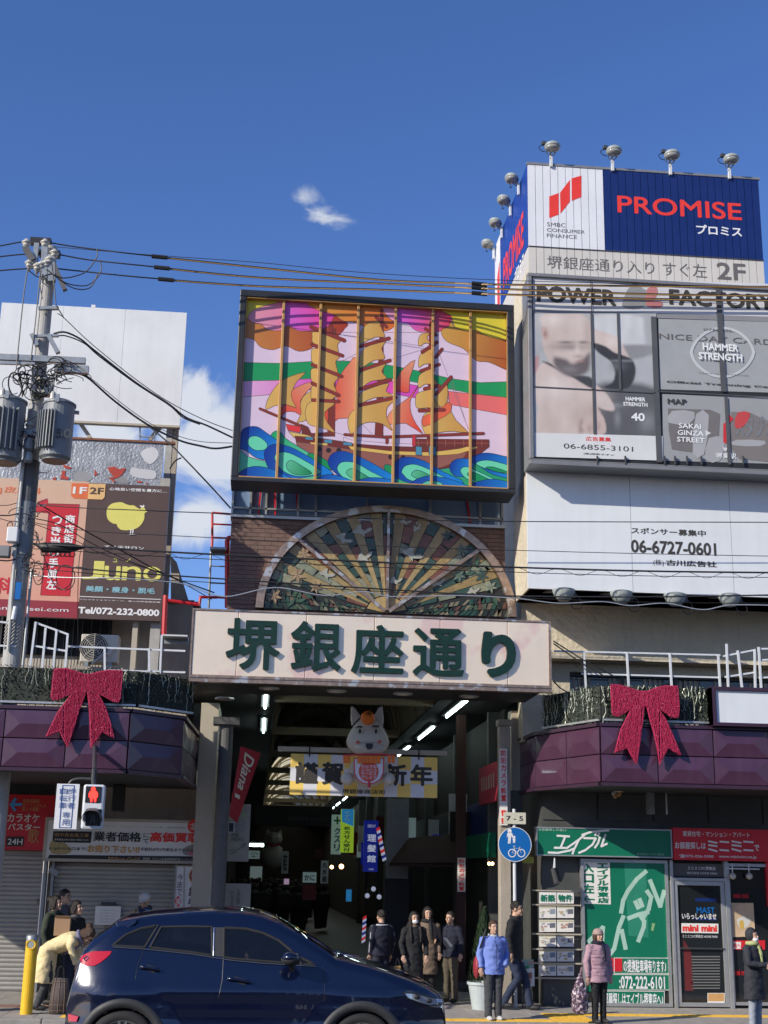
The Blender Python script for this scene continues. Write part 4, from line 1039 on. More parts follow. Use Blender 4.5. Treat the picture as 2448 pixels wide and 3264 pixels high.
# soffit behind the sign with round downlights
sf = obj('soffit', MB().box(mx0+.1, mx1-.1, Ym+.13, 21.86, mz0-.03, mz0+.005), 'near_black', ab)
def downlight(x, y, lb=None):
    z = mz0-.031
    r = obj('downlight', MB().lathe([(.16,0),(.165,-.02),(.14,-.03),(.12,-.02),(.12,-.001),(0,-.001)], (x, y, z), 20), 'alu', sf, smooth=True)
for k, px in enumerate((357, 653, 947, 1238)):
    q = PZ('c6', px, [900, 912, 924, 936][k], mz0-.03); downlight(q.x, q.y)
q = PZ('c6', 160, 946, mz0-.03); downlight(q.x, q.y)
# ------------------------------------------------------------------ purple canopies with tinsel planters
def facet_panel(a, b, z0, z1, out=.028, gap=.008):
    a = Vector((a[0], a[1], 0)); b = Vector((b[0], b[1], 0)); d = (b-a); l = d.length; d.normalize(); n = Vector((d.y, -d.x, 0))
    if n.y > .01 or (abs(n.y) < .01 and False): n = -n
    def q(u, v, o): return a+d*(l*u)+Vector((0,0,z0+(z1-z0)*v))+n*o
    g = gap/l; h = gap/(z1-z0)
    p = [q(g,h,.0), q(1-g,h,.0), q(1-g,1-h,.0), q(g,1-h,.0), q(g,h,.018), q(1-g,h,.018), q(1-g,1-h,.018), q(g,1-h,.018), q(.25,.5,out+.018), q(.72,.5,out+.018)]
    return MB().add(p, [(0,1,5,4),(1,2,6,5),(2,3,7,6),(3,0,4,7),(4,5,9,8),(5,6,9),(6,7,8,9),(7,4,8)])
def canopy(label, pts, ncols, z0, z1, inner_y, side, flip):
    t = thing('canopy', label, 'canopy', (pts[1][0], pts[1][1], z0), 'purple canopies on both sides of the arcade mouth')
    zm = (z0+z1)/2
    for (a, b), nc in zip(zip(pts[:-1], pts[1:]), ncols):
        for i in range(nc):
            u0, u1 = i/nc, (i+1)/nc
            A0 = (a[0]+(b[0]-a[0])*u0, a[1]+(b[1]-a[1])*u0); B0 = (a[0]+(b[0]-a[0])*u1, a[1]+(b[1]-a[1])*u1)
            if flip: A0, B0 = B0, A0
            for za, zb in ((z0+.03, zm), (zm, z1-.03)): obj('facet_panel', facet_panel(A0, B0, za, zb), 'purple', t)
        for zz in (z0, z1): obj('edge_trim', MB().bar((a[0], a[1]+.02, zz), (b[0], b[1]+.02, zz), .12, .05), 'purple_trim', t)
    lp = [Vector((p[0], p[1]+.07, 0)) for p in pts]
    poly = [(p.x-(0.03 if side > 0 else -.03)*0, p.y) for p in lp]
    far = [(pts[0][0], inner_y)] if True else []
    loop = [(x, y) for x, y in poly]+[(pts[-1][0], inner_y), (pts[0][0], inner_y)]
    m_ = MB().prism([Vector((x, y, z0-.0)) for x, y in loop], (0, 0, z1-z0-.01))
    obj('canopy_body', m_, 'near_black', t)
    return t
cl = [(-8.2, 19.6), (-1.93, 19.6), (-1.2, 20.35), (-1.09, 23.2)]
cr = [(10.4, 19.6), (5.14, 19.6), (4.5, 21.25), (4.46, 22.3)]
ZC0, ZC1 = 3.46, 4.35
canl = canopy('purple faceted shop canopy left of the arcade mouth, in shade at its arcade end', cl, (7, 1, 2), ZC0, ZC1, 23.5, -1, False)
canr = canopy('purple faceted shop canopy right of the arcade mouth with one sunlit slanted end', cr, (6, 2, 1), ZC0, ZC1, 21.9, 1, True)
def garland(label, pts, z0, z1, back, dens):
    t = thing('tinsel_planter', label, 'planter box', (pts[0][0], pts[0][1], z0), 'tinsel planters above the canopies')
    for a, b in zip(pts[:-1], pts[1:]):
        a = Vector((*a, 0)); b = Vector((*b, 0)); L_ = (b-a).length; d = (b-a)/L_; n = Vector((d.y, -d.x, 0)); 
        if n.y > 0: n = -n
        if abs(n.x) > .5 and back: n = n
        k = MB(); k.bar(a+Vector((0,0,(z0+z1)/2)), b+Vector((0,0,(z0+z1)/2)), .05, z1-z0); obj('screen', k, 'planter', t)
        k = MB(); 
        for i in range(int(L_*dens)):
            s_ = random.random()*L_; x0 = a+d*s_+n*random.uniform(.03,.06); zt_ = z1+random.uniform(-.03,.03); ln = random.uniform(.12, z1-z0+.04)
            pp = []; m_ = max(3, int(ln/.07))
            for j in range(m_+1): pp.append(x0+d*random.uniform(-.025,.025)+n*random.uniform(-.01,.02)+Vector((0,0,zt_-z1*0-ln*j/m_)))
            k.tube(pp, .0055, 4, False)
        o = obj('tinsel_strings', k, 'tinsel', t); o['kind'] = 'stuff'
        for mm, cnt, sz, nm in (('tinsel_dark', int(L_*600), .028, 'tinsel_leaves'), ('tinsel', int(L_*(240 if dens > 15 else 110)), .02, 'tinsel_sparkle')):
            k = MB()
            for i in range(cnt):
                p = a+d*(random.random()*L_)+n*random.uniform(.02,.075)+Vector((0,0,random.uniform(z0-.02, z1+.03)))
                u = Vector((random.uniform(-1,1), random.uniform(-1,1), random.uniform(-1,1))).normalized(); v = u.cross(Vector((random.uniform(-1,1), random.uniform(-1,1), 1))).normalized()
                s_ = sz*random.uniform(.5,1.2); k.add([p-u*s_, p+v*s_*.35, p+u*s_, p-v*s_*.35], [(0,1,2,3)])
            o = obj(nm, k, mm, t); o['kind'] = 'stuff'
        # bottom strip and top tinsel rope
        k = MB().bar(a+n*.06+Vector((0,0,z0+.02)), b+n*.06+Vector((0,0,z0+.02)), .03, .03); obj('metal_strip', k, 'alu', t)
    return t
zt1 = P('d1', 300, 120, 19.7).z
gl1 = garland('dark planter screen with pale tinsel strings above the left purple canopy', [(-8.2, 19.68), (-1.86, 19.68), (-1.1, 20.45)], ZC1+.06, zt1, True, 12)
ztr = P('d5', 900, 80, 19.7).z
gl2 = garland('planter screen hung with thick silver tinsel above the right purple canopy', [(P('d5', 1292, 100, 19.7).x, 19.7), (5.2, 19.7), (4.62, 21.1)], ZC1+.06, ztr, True, 22)
# ------------------------------------------------------------------ bows
def bow(label, c, loops, Y):
    allp = [P(c, x, y, Y) for l in loops for x, y in l]; cx = sum(p.x for p in allp)/len(allp); cz = max(p.z for p in allp)
    t = thing('ribbon_bow', label, 'bow', (cx, Y, cz), 'red ribbon bows of the canopies')
    for nm, l in zip(('bow_loop', 'bow_loop', 'ribbon_tail', 'ribbon_tail', 'knot'), loops):
        q = [P(c, x, y, Y) for x, y in l]
        b = MB().prism([p+Vector((0,.0,0)) for p in q], (0,.035,0)); o = obj(nm, b, 'bow_red', t)
        w_ = MB().tube(q+[q[0]], .013, 6, False)
        # wound tinsel strands
        xs = [p[0] for p in l]; x = min(xs)+4
        while x < max(xs)-3:
            ys = []
            for (ax, ay), (bx, by) in zip(l, l[1:]+l[:1]):
                if (ax-x)*(bx-x) < 0: ys.append(ay+(by-ay)*(x-ax)/(bx-ax))
            ys.sort()
            for ya, yb_ in zip(ys[::2], ys[1::2]):
                if yb_-ya < 6: continue
                n = max(2, int((yb_-ya)/14)); w_.tube([P(c, x+random.uniform(-1.5,1.5), ya+(yb_-ya)*i/n, Y-.008+random.uniform(-.008,.004)) for i in range(n+1)], .007, 4, False)
            x += 9 if c == 'd1' else 7.5
        o2 = obj('tinsel_winding', w_, 'bow_red', o); o2['kind'] = 'stuff'
        s_ = MB()
        for i in range(240 if nm != 'knot' else 40):
            x = random.uniform(min(xs), max(xs)); yy = [p[1] for p in l]; y = random.uniform(min(yy), max(yy))
            ins = False
            for (ax, ay), (bx, by) in zip(l, l[1:]+l[:1]):
                if (ay > y) != (by > y) and x < ax+(y-ay)*(bx-ax)/(by-ay): ins = not ins
            if not ins: continue
            p = P(c, x, y, Y-.018); u = Vector((random.uniform(-1,1), random.uniform(-1,1), random.uniform(-1,1)))*.014; v = Vector((random.uniform(-1,1), 0, random.uniform(-1,1)))*.006
            s_.add([p-u, p+v, p+u], [(0,1,2)])
        o3 = obj('tinsel_glints', s_, 'bow_wire', o); o3['kind'] = 'stuff'
        if nm == 'knot': continue
    return t
def sm(l): return l
bow('crimson tinsel ribbon bow hanging on the left purple canopy', 'd1', [
    [(413,125),(500,122),(580,145),(648,170),(652,215),(640,290),(560,300),(500,325),(440,355),(400,356),(388,335),(395,280),(402,200)],
    [(662,170),(740,150),(820,135),(925,138),(918,230),(908,345),(893,374),(862,370),(800,335),(745,305),(668,292)],
    [(560,292),(652,292),(620,380),(590,450),(560,560),(508,715),(480,650),(452,590),(400,612),(350,635),(395,540),(440,450)],
    [(664,292),(735,302),(790,400),(830,520),(860,645),(810,615),(772,595),(730,655),(688,720),(684,560),(676,400)],
    [(638,165),(680,165),(695,230),(690,295),(636,295),(630,230)]], 19.46)
bow('crimson tinsel ribbon bow hanging on the right purple canopy', 'd5', [
    [(680,65),(740,68),(800,88),(880,110),(882,150),(882,196),(800,215),(760,240),(722,262),(700,255),(690,240),(684,150)],
    [(900,110),(960,85),(1020,72),(1095,74),(1100,140),(1104,200),(1100,262),(1085,270),(1058,265),(1010,230),(970,205),(903,196)],
    [(805,220),(888,197),(874,300),(862,400),(838,556),(805,500),(782,455),(740,472),(705,488),(725,410),(745,340)],
    [(905,200),(975,215),(1015,270),(1050,345),(1115,503),(1075,480),(1038,455),(1005,510),(984,557),(972,470),(950,370),(925,280)],
    [(872,105),(912,105),(918,150),(914,200),(872,200),(866,150)]], 19.46)
# ------------------------------------------------------------------ white light box on the right canopy
X0, X1, Z0, Z1 = rect('d5', 1305, 75, 1700, 330, 19.45)
lb = thing('light_box_sign', 'blank white light box in a purple frame above the right canopy', 'sign', (X0, 19.45, Z0))
obj('frame', frame_mb(X0, 10.2, Z0+.0, Z1, 19.42, .05, .3), 'purple_trim', lb); obj('side_board', MB().box(X0+.0, X0+.06, 19.43, 19.9, Z0+.01, Z1-.01), 'purple_trim', lb)
obj('white_face', MB().box(X0+.062, 10.1, 19.46, 19.6, Z0+.052, Z1-.052), 'billboard_white', lb)
# ------------------------------------------------------------------ roof railings
def rail_set(name, label, posts, rails, Y, mat_='white_steel', r=.016, group='white railings on the canopy roofs'):
    allp = [P(c, x, y, Y) for c, x, y in [(p[0], p[1], p[2]) for p in posts]]
    t = thing(name, label, 'railing', (allp[0].x, Y, 4.4), group)
    for c, x0, y0, x1, y1 in posts: obj('post', MB().bar(P(c, x0, y0, Y), P(c, x1, y1, Y), r*2), mat_, t)
    for c, x0, y0, x1, y1 in rails: obj('rail', MB().bar(P(c, x0, y0, Y+.02), P(c, x1, y1, Y+.02), r*1.7), mat_, t)
    return t
rail_set('roof_railing', 'white steel railing along the roof of the right canopy, left of the angled gate frames', [('c5',510,1250,524,1500),('c5',778,1250,792,1500),('c5',1046,1255,1060,1500),('c5',1348,1268,1362,1500)],
         [('c5',325,1243,1360,1268),('c5',495,1384,1350,1408)], 20.6)
rail_set('roof_railing', 'slanting white frame on the right canopy roof at the end of the long railing', [('c5',1400,1198,1412,1500),('c5',1470,1240,1500,1500),('c5',1575,1240,1580,1500)],
         [('c5',1380,1275,1580,1235),('c5',1390,1405,1580,1375)], 20.3, group=None)
rail_set('roof_railing', 'white rail frame above the light box at the right edge', [('c5',1600,1218,1618,1500),('c5',1690,1210,1700,1500)], [('c5',1600,1230,1800,1225),('c5',1600,1300,1800,1290),('c5',1600,1410,1800,1400)], 20.3, group=None)
rail_set('roof_railing', 'light steel railing on the left canopy roof below the beauty salon billboard', [('c7',790,1570,792,1760),('c7',1125,1580,1128,1760),('c7',1222,1480,1208,1770)], [('c7',500,1565,1400,1600),('c7',800,1745,1400,1762)], 20.4)
rail_set('roof_railing', 'tilted open frame gate on the left canopy roof beside the utility pole', [('c7',270,1380,225,1740),('c7',345,1425,318,1740),('c7',428,1440,400,1740),('c7',512,1468,492,1740)],
         [('c7',265,1385,515,1475),('c7',250,1560,500,1600),('c7',0,1380,100,1392),('c7',0,1560,120,1565)], 20.15, group=None)
# ------------------------------------------------------------------ air conditioner
Ya = 21.2
p0 = P('c7', 600, 1680, Ya); p1 = P('c7', 900, 1480, Ya)
ac = thing('air_conditioner', 'cream outdoor air conditioning unit with round grille standing on the left canopy roof', 'air conditioner', (p0.x, Ya, p0.z))
w_, h_ = p1.x-p0.x, p1.z-p0.z
obj('casing', MB().box(p0.x, p1.x, Ya, Ya+.32, p0.z, p1.z), 'ac_white', ac, bevel=.015)
cx = p0.x+w_*.36; cz = p0.z+h_*.52; b = MB()
for rr in (.05,.085,.12,.155,.19,.215): b.lathe([(rr,-.006),(rr+.008,-.014),(rr+.012,-.006)], (cx, Ya-.0, cz), 28, 'y')
for k in range(8): b.bar((cx, Ya-.012, cz), (cx+.22*cos(k*pi/4), Ya-.012, cz+.22*sin(k*pi/4)), .008)
obj('fan_grille', b, 'ac_white', ac)
obj('fan_opening', MB().lathe([(0,-.003),(.225,-.003),(.225,.0)], (cx, Ya, cz), 28, 'y'), 'near_black', ac)
b = MB()
for k in range(3):
    a = k*2*pi/3; b.add([(cx, Ya-.005, cz), (cx+.2*cos(a), Ya-.005, cz+.2*sin(a)), (cx+.2*cos(a+.6), Ya-.005, cz+.2*sin(a+.6))], [(0,1,2)])
obj('fan_blades', b, 'dark_steel', ac)
obj('foot', MB().box(p0.x+.08, p0.x+.14, Ya-.02, Ya+.34, p0.z-.08, p0.z-.002), 'galv', ac); obj('foot', MB().box(p1.x-.14, p1.x-.08, Ya-.02, Ya+.34, p0.z-.08, p0.z-.002), 'galv', ac)
obj('stand', MB().box(p0.x-.1, p1.x+.1, Ya-.04, Ya+.36, 4.4, p0.z-.082), 'beige_wall', ac)
obj('hose', MB().tube(catmull([(p1.x-.05, Ya-.03, p0.z+.25),(p1.x-.15, Ya-.1, p0.z+.1),(cx+.2, Ya-.14, p0.z+.12),(cx, Ya-.12, p0.z-.05)], 6, False), .02, 8), 'porcelain', ac)
# ------------------------------------------------------------------ left building
lbd = thing('left_building', 'beige building left of the arcade with shuttered shops under a purple canopy', 'building', (-1.2, 23.6, 0))
xr = P('c7', 1440, 1500, 24).x; zr = P('c7', 1400, 1245, 24).z
obj('upper_wall', MB().box(-9, xr, 24, 30, 4.36, zr), 'beige_wall', lbd)
obj('roof_edge', MB().box(-9, xr+.03, 23.96, 24.2, zr, zr+.07), 'rust', lbd)
X0, X1, Z0, Z1 = rect('c7', 210, 1340, 825, 1640, 23.9)
lv = obj('louvre', MB().box(X0-4, X1, 23.93, 23.99, Z0, Z1+.05), 'near_black', lbd)
for k in range(26): x = X1-.02-k*.16; obj('louvre_slat', MB().box(x-.02, x+.0, 23.86, 23.92, Z0, Z1+.05), 'dark_steel', lbd)
X0, X1, Z0, Z1 = rect('c7', 240, 1655, 780, 1735, 21.8)
b = MB()
for k in range(int((X1-X0+3)/.05)): b.box(X0-3+k*.05, X0-3+k*.05+.034, 21.8, 21.84, Z0-.1, Z1)
o = obj('corrugated_skirt', b, 'cream_panel', lbd); o['kind'] = 'stuff'
# sloped roof piece behind the billboard legs
pts = [P('c7', x, y, 24.6) for x, y in ((1290,880),(1335,930),(1430,1235),(1290,1235))]
obj('roof_slope', MB().prism(pts, (0,1,0)), 'beige_wall', lbd)
# ground floor: pier beside the arcade, shop fronts
YL = 23.6
XL1 = P('d1', 1505, 700, 22.9).x
obj('corner_pier', MB().box(P('d1', 1505, 700, 22.9).x, P('d1', 1640, 700, 22.9).x, 22.9, 24.5, KZ, 4.9), 'cream_panel', lbd)
obj('front_wall', MB().box(P('d1', 420, 1000, YL).x, P('d1', 1505, 700, YL).x, YL, YL+.3, KZ, 3.48), 'beige_wall', lbd)
obj('front_wall', MB().box(-9, P('d1', 420, 1000, YL).x, YL+.02, YL+.3, 2.2, 3.48), 'dark_wall', lbd)
obj('hanging_duct', MB().box(P('d1', 852, 1000, 22.6).x, P('d1', 945, 1000, 22.6).x, 22.6, 22.8, P('d1', 852, 1200, 22.6).z, 3.46), 'near_black', lbd, bevel=.02)
def shutter(x0, x1, z1, Y, nm='roller_shutter'):
    s_ = obj(nm, MB().box(x0, x1, Y+.03, Y+.05, KZ, z1), 'shutter', lbd)
    n = int((z1-KZ)/.073); src = None
    for i in range(n):
        z = KZ+i*.073
        if src is None:
            pr = [(0,0),(-.006,.012),(-.017,.03),(-.017,.05),(-.004,.068)]
            b = MB()
            for u in range(4): b.add([(x0,Y+.02+pr[u][0],z+pr[u][1]),(x1,Y+.02+pr[u][0],z+pr[u][1]),(x1,Y+.02+pr[u+1][0],z+pr[u+1][1]),(x0,Y+.02+pr[u+1][0],z+pr[u+1][1])], [(0,1,2,3)])
            src = obj('shutter_slat', b, 'shutter', s_); o = src
        else: o = src.copy(); COL.objects.link(o)
        o.location = (0, 0, i*.073)
    return s_
xs0 = P('d2', 300, 600, YL).x
shutter(-9, P('d2', 318, 200, YL).x, P('d2', 100, 28, YL).z, YL-.02)
shutter(P('d2', 405, 300, YL-.1).x, P('d2', 1312, 300, YL-.1).x, P('d2', 700, 125, YL).z, YL-.1)
obj('shutter_rail', MB().box(P('d2', 322, 300, YL-.1).x, P('d2', 345, 300, YL-.1).x, YL-.16, YL-.0, KZ, 2.9), 'galv', lbd)
obj('shutter_rail', MB().box(P('d2', 385, 300, YL-.1).x, P('d2', 404, 300, YL-.1).x, YL-.18, YL-.04, KZ, 2.9), 'galv', lbd)
obj('shutter_rail', MB().box(P('d2', 1313, 300, YL-.1).x, P('d2', 1332, 300, YL-.1).x, YL-.18, YL-.0, KZ, 2.9), 'galv', lbd)
o = obj('corner_lamp', MB().bar(P('d2', 375, 165, YL-.3), P('d2', 440, 205, YL-.3), .06, .09), 'galv', lbd)
# ------------------------------------------------------------------ arcade interior
ar = thing('arcade', 'long dark covered shopping arcade with arched roof ribs running into the distance', 'arcade', (1.7, 23, 0))
XAL, XAR, ZSO = -1.25, 4.5, 5.1
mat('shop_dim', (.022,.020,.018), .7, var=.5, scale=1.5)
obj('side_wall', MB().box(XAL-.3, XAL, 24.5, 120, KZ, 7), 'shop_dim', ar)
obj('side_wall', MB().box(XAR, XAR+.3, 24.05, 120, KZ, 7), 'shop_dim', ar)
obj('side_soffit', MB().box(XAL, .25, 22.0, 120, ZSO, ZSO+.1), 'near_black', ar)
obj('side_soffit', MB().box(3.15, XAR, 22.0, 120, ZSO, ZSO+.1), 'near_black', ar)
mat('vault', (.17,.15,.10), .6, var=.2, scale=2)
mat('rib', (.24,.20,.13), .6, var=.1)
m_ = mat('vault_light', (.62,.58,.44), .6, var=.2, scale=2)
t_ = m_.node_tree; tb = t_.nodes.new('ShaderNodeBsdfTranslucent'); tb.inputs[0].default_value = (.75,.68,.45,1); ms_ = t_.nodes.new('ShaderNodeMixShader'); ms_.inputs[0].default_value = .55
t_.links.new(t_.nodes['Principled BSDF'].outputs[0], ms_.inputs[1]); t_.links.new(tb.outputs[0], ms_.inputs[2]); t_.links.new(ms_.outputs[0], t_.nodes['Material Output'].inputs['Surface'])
xc_, rw, rh = 1.7, 1.45, 1.7
def arc(r, z, n=14): return [(xc_+rw*r*cos(pi*k/n), ZSO+.05+rh*r*sin(pi*k/n)*1.0) for k in range(n+1)]
bay = 6.0; y = 23.0
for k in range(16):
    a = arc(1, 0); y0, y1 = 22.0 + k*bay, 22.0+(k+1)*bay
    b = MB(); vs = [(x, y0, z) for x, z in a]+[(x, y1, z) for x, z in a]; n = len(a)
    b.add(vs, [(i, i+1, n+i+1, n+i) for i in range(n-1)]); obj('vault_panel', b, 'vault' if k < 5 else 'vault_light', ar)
    for s_ in range(1, 4):
        yy = y0+bay*s_/4; b = MB(); 
        b.tube([Vector((x, yy, z-.02)) for x, z in arc(.985, 0)], .022, 5); obj('vault_rib', b, 'rib', ar)
    o = MB().box(.25, 3.15, y0+1.9, y0+2.1, ZSO+.0, ZSO+.17); obj('tie_beam', o, 'rib', ar)
    o = MB(); pts = arc(.97, 0); o.tube([Vector((x, y0+2.0, z-.02)) for x, z in pts], .05, 6); obj('arch_rib', o, 'rib', ar)
b = MB()
for x in (.9, 1.7, 2.5): b.tube([(x, 22, ZSO+.05+rh*sqrt(max(0,1-((x-xc_)/rw)**2))-.03), (x, 118, ZSO+.05+rh*sqrt(max(0,1-((x-xc_)/rw)**2))-.03)], .02, 5)
o = obj('purlin', b, 'rib', ar); o['kind'] = 'stuff'
for side, X in (('left', .06), ('right', 3.55)):
    for k in range(2 if side == 'left' else 14):
        y0 = (21.95 if side == 'left' else 22.5)+k*4.4
        r_ = obj('tube_light', MB().box(X-.07, X+.07, y0-.1, y0+2.7, ZSO-.05, ZSO-.002), 'grey_steel', ar)
        obj('tube', MB().tube([(X, y0, ZSO-.075), (X, y0+2.5, ZSO-.075)], .022, 8), 'fluor', r_)
# round columns and slanting pipes at the mouth
def column(label, px, Y, r, z1, mat_='pole_dark'):
    p = P(*px, Y); t = thing('column', label, 'column', (p.x, Y, KZ))
    obj('shaft', MB().tube([(p.x, Y, KZ), (p.x, Y, z1)], r, 16), mat_, t, smooth=False)
    obj('capital', MB().box(p.x-r*1.9, p.x+r*1.9, Y-r*1.5, Y+r*1.5, z1, z1+.12), mat_, t); return t
column('round grey steel column at the left side of the arcade mouth', ('d3', 315, 900), 22.2, .115, 4.45)
lc = thing('column', 'square brownish column at the right side of the arcade mouth with a white vertical notice', 'column', (P('d4', 1410, 900, 22.0).x, 22.0, KZ))
X0, X1, _, _ = rect('d4', 1362, 900, 1458, 1000, 22.0); obj('shaft', MB().box(X0, X1, 22.0, 22.2, KZ, 4.55), 'beige_wall', lc, bevel=.01)
obj('capital', MB().box(X0-.02, X1+.02, 21.97, 22.23, 4.56, 4.66), 'beige_wall', lc)
mat('awning_brown', (.05,.022,.018), .8, var=.2)
lc2 = thing('column', 'thinner square column farther inside the arcade on the right', 'column', (P('d4', 1025, 1200, 25).x, 25, KZ))
X0, X1, _, _ = rect('d4', 988, 1200, 1066, 1300, 25.0); obj('shaft', MB().box(X0, X1, 25, 25.22, KZ, 5.08), 'awning_brown', lc2); obj('base', MB().box(X0-.03, X1+.03, 24.97, 25.25, KZ, KZ+.12), 'dark_wall', lc2)
lc3 = thing('wall_pier', 'cream pier between the right column and the real estate shop', 'pier', (P('d4', 1500, 900, 22.3).x, 22.3, KZ))
X0, X1, _, _ = rect('d4', 1468, 900, 1545, 1000, 22.3); obj('upper_part', MB().box(X0, X1, 22.3, 22.6, P('d4', 1500, 1022, 22.3).z, 4.85), 'cream_panel', lc3)
obj('lower_part', MB().box(X0-.02, X1+.02, 22.28, 22.62, KZ, P('d4', 1500, 1024, 22.3).z), 'dark_wall', lc3)
# ------------------------------------------------------------------ new year banner
Yn = 22.5
X0, X1, Z0, Z1 = rect('d3', 905, 702, 905, 1065, Yn); q = P('d4', 812, 1084, Yn); X1 = q.x; q2 = P('d4', 808, 727, Yn)
ZB1 = (P('d3', 905, 702, Yn).z+q2.z)/2; ZB0 = (P('d3', 890, 1062, Yn).z+q.z)/2
nb = thing('new_year_banner', 'yellow and silver checked New Year banner hanging across the arcade mouth', 'banner', ((X0+X1)/2, Yn, ZB0))
nc = 11; cw = (X1-X0)/nc; ch = (ZB1-ZB0)/3
for i in range(nc):
    for j in range(3):
        o = obj('banner_square', MB().box(X0+i*cw, X0+(i+1)*cw, Yn, Yn+.01, ZB0+j*ch, ZB0+(j+1)*ch), 'banner_yellow' if (i+j) % 2 == 0 else 'banner_silver', nb)
for chs, c, x0, y0, x1, y1 in (('謹','d3',945,770,1142,967),('賀','d3',1180,770,1366,975),('新','d4',345,785,542,985),('年','d4',575,790,772,985)):
    txt(chs, c, x0, y0, x1, y1, Yn-.005, 'dark_letter', nb, .055, 3)
a = P('d3', 1358, 1008, Yn); 
uv, fs = norm_text('堺銀座商店街', .02, 3); bb = P('d4', 355, 1058, Yn)
obj('lettering', MB().add([(a.x+(bb.x-a.x)*u, Yn-.005, bb.z+(a.z-bb.z)*v) for u, v in uv], fs), 'dark_letter', nb)
r0 = P('d3', 790, 652, Yn); r1 = P('d4', 900, 692, Yn); zr_ = (r0.z+r1.z)/2
obj('hanging_rod', MB().box(r0.x, r1.x, Yn-.03, Yn+.03, zr_-.045, zr_+.035), 'cream_panel', nb)
b = MB()
for px, c in ((1068,'d3'),(648,'d4')): x = P(c, px, 700, Yn).x; b.tube([(x, Yn-.04, ZB1-.05), (x, Yn-.04, zr_+.04)], .012, 6)
obj('tie', b, 'foliage', nb)
# ------------------------------------------------------------------ dog ornament
Yd = 22.15
def D(x, y, yy=Yd): return P('d4', x, y, yy)
dg = thing('dog_ornament', 'big white smiling dog ornament with an orange on its head and a red lettered bib', 'ornament', D(200, 980))
S = (D(300, 500)-D(200, 500)).length/100     # metres per crop pixel
mat('dog_white', (.62,.58,.50), .65, var=.05, emit=.0)
mat('orange', (.90,.20,.015), .45, var=.08, bump=.3, bscale=120)
mat('cheek', (.75,.12,.08), .6); mat('bib_red', (.72,.03,.06), .5)
c = D(200, 590); b = MB().ell(c, (190*S, 130*S, 150*S), 26, 16)
for i, v in enumerate(b.v):    # narrower towards the crown
    t = max(0, (v[2]-c.z)/(150*S)); b.v[i] = (c.x+(v[0]-c.x)*(1-.30*t), v[1], c.z+(v[2]-c.z)*(1.5 if v[2] > c.z else .85))
hd = obj('head', b, 'dog_white', dg, smooth=True)
obj('muzzle', MB().ell(D(215, 650, Yd-.20), (135*S, 60*S, 62*S), 20, 10), 'dog_white', dg, smooth=True)
for s_, bx_ in ((1, 95), (-1, 300)):
    pts = [D(x, y, Yd-.05) for x, y in (((55,275),(85,290),(140,370),(60,450),(52,380)) if s_ == 1 else ((330,275),(300,290),(250,370),(335,460),(342,380)))]
    obj('ear', MB().prism(pts, (0,.12,0)), 'dog_white', dg, bevel=.02)
obj('orange', MB().ell(D(200, 382, Yd-.20), (62*S, 62*S, 62*S), 18, 12), 'orange', dg, smooth=True)
obj('leaf', MB().add([D(185,335,Yd-.42), D(215,338,Yd-.42), D(238,360,Yd-.42), D(200,350,Yd-.42)], [(0,1,2,3)]), 'foliage', dg)
yf = Yd-.36
def disc(name, x, y, rx_, ry_, mat_, par, yy=yf): return obj(name, MB().ell(D(x, y, yy), (rx_*S, .03, ry_*S), 14, 8), mat_, par, smooth=True)
disc('eye', 130, 500, 12, 20, 'black', hd, Yd-.29); disc('eye', 272, 500, 12, 20, 'black', hd, Yd-.29); disc('cheek', 112, 596, 17, 12, 'cheek', hd, Yd-.32); disc('cheek', 305, 590, 17, 12, 'cheek', hd, Yd-.32)
obj('mouth', MB().prism([D(x, y, Yd-.475) for x, y in ((185,606),(248,606),(246,640),(232,657),(205,657),(188,640))], (0,.1,0)), 'black', hd)
obj('eyebrow', MB().prism([D(x, y, Yd-.31) for x, y in ((85,470),(118,452),(152,455),(150,468),(118,464))], (0,.06,0)), 'black', hd); obj('eyebrow', MB().prism([D(x, y, Yd-.31) for x, y in ((240,448),(302,448),(300,462),(242,458))], (0,.06,0)), 'black', hd)
b = MB().ell(D(208, 850), (175*S, 100*S, 135*S), 22, 12); obj('body', b, 'dog_white', dg, smooth=True)
obj('paw', MB().ell(D(20, 920, Yd-.1), (60*S, 50*S, 55*S), 14, 8), 'dog_white', dg, smooth=True); obj('paw', MB().ell(D(380, 920, Yd-.1), (60*S, 50*S, 55*S), 14, 8), 'dog_white', dg, smooth=True)
bib = [(75,735),(345,735),(340,870),(310,930),(260,960),(210,970),(150,958),(105,925),(80,870)]
obj('bib_border', MB().prism([D(x, y, Yd-.27) for x, y in bib], (0,.02,0)), 'bib_red', dg)
obj('bib', MB().prism([D(210+(x-210)*.93, 850+(y-850)*.93, Yd-.275) for x, y in bib], (0,.01,0)), 'banner_silver', dg)
obj('bib_medal', MB().lathe([(0,-.004),(86*S,-.004),(86*S,0)], D(207, 855, Yd-.28), 28, 'y'), 'cheek', dg)
txt('わんでも\nニコニコ\nサービス\nでしょう', 'd4', 142, 795, 275, 920, Yd-.29, 'white_letter', dg, .03, 2, align='CENTER')
for x in [0, 32]+[125+34*k for k in range(6)]+[390, 425]:
    q0 = D(x-15, 715, Yd-.32); q1 = D(x+14, 782, Yd-.32); obj('collar_tag', MB().box(q0.x, q1.x, Yd-.33, Yd-.31, q1.z, q0.z), 'orange', dg)
obj('collar_cord', MB().tube([D(x, y, Yd-.30) for x, y in ((-20,712),(60,708),(200,702),(340,706),(440,712))], .014, 6), 'bib_red', dg)
obj('tassel', MB().tube([D(212, 935, Yd-.3), D(212, 995, Yd-.3)], [.012,.03], 6), 'bib_red', dg)
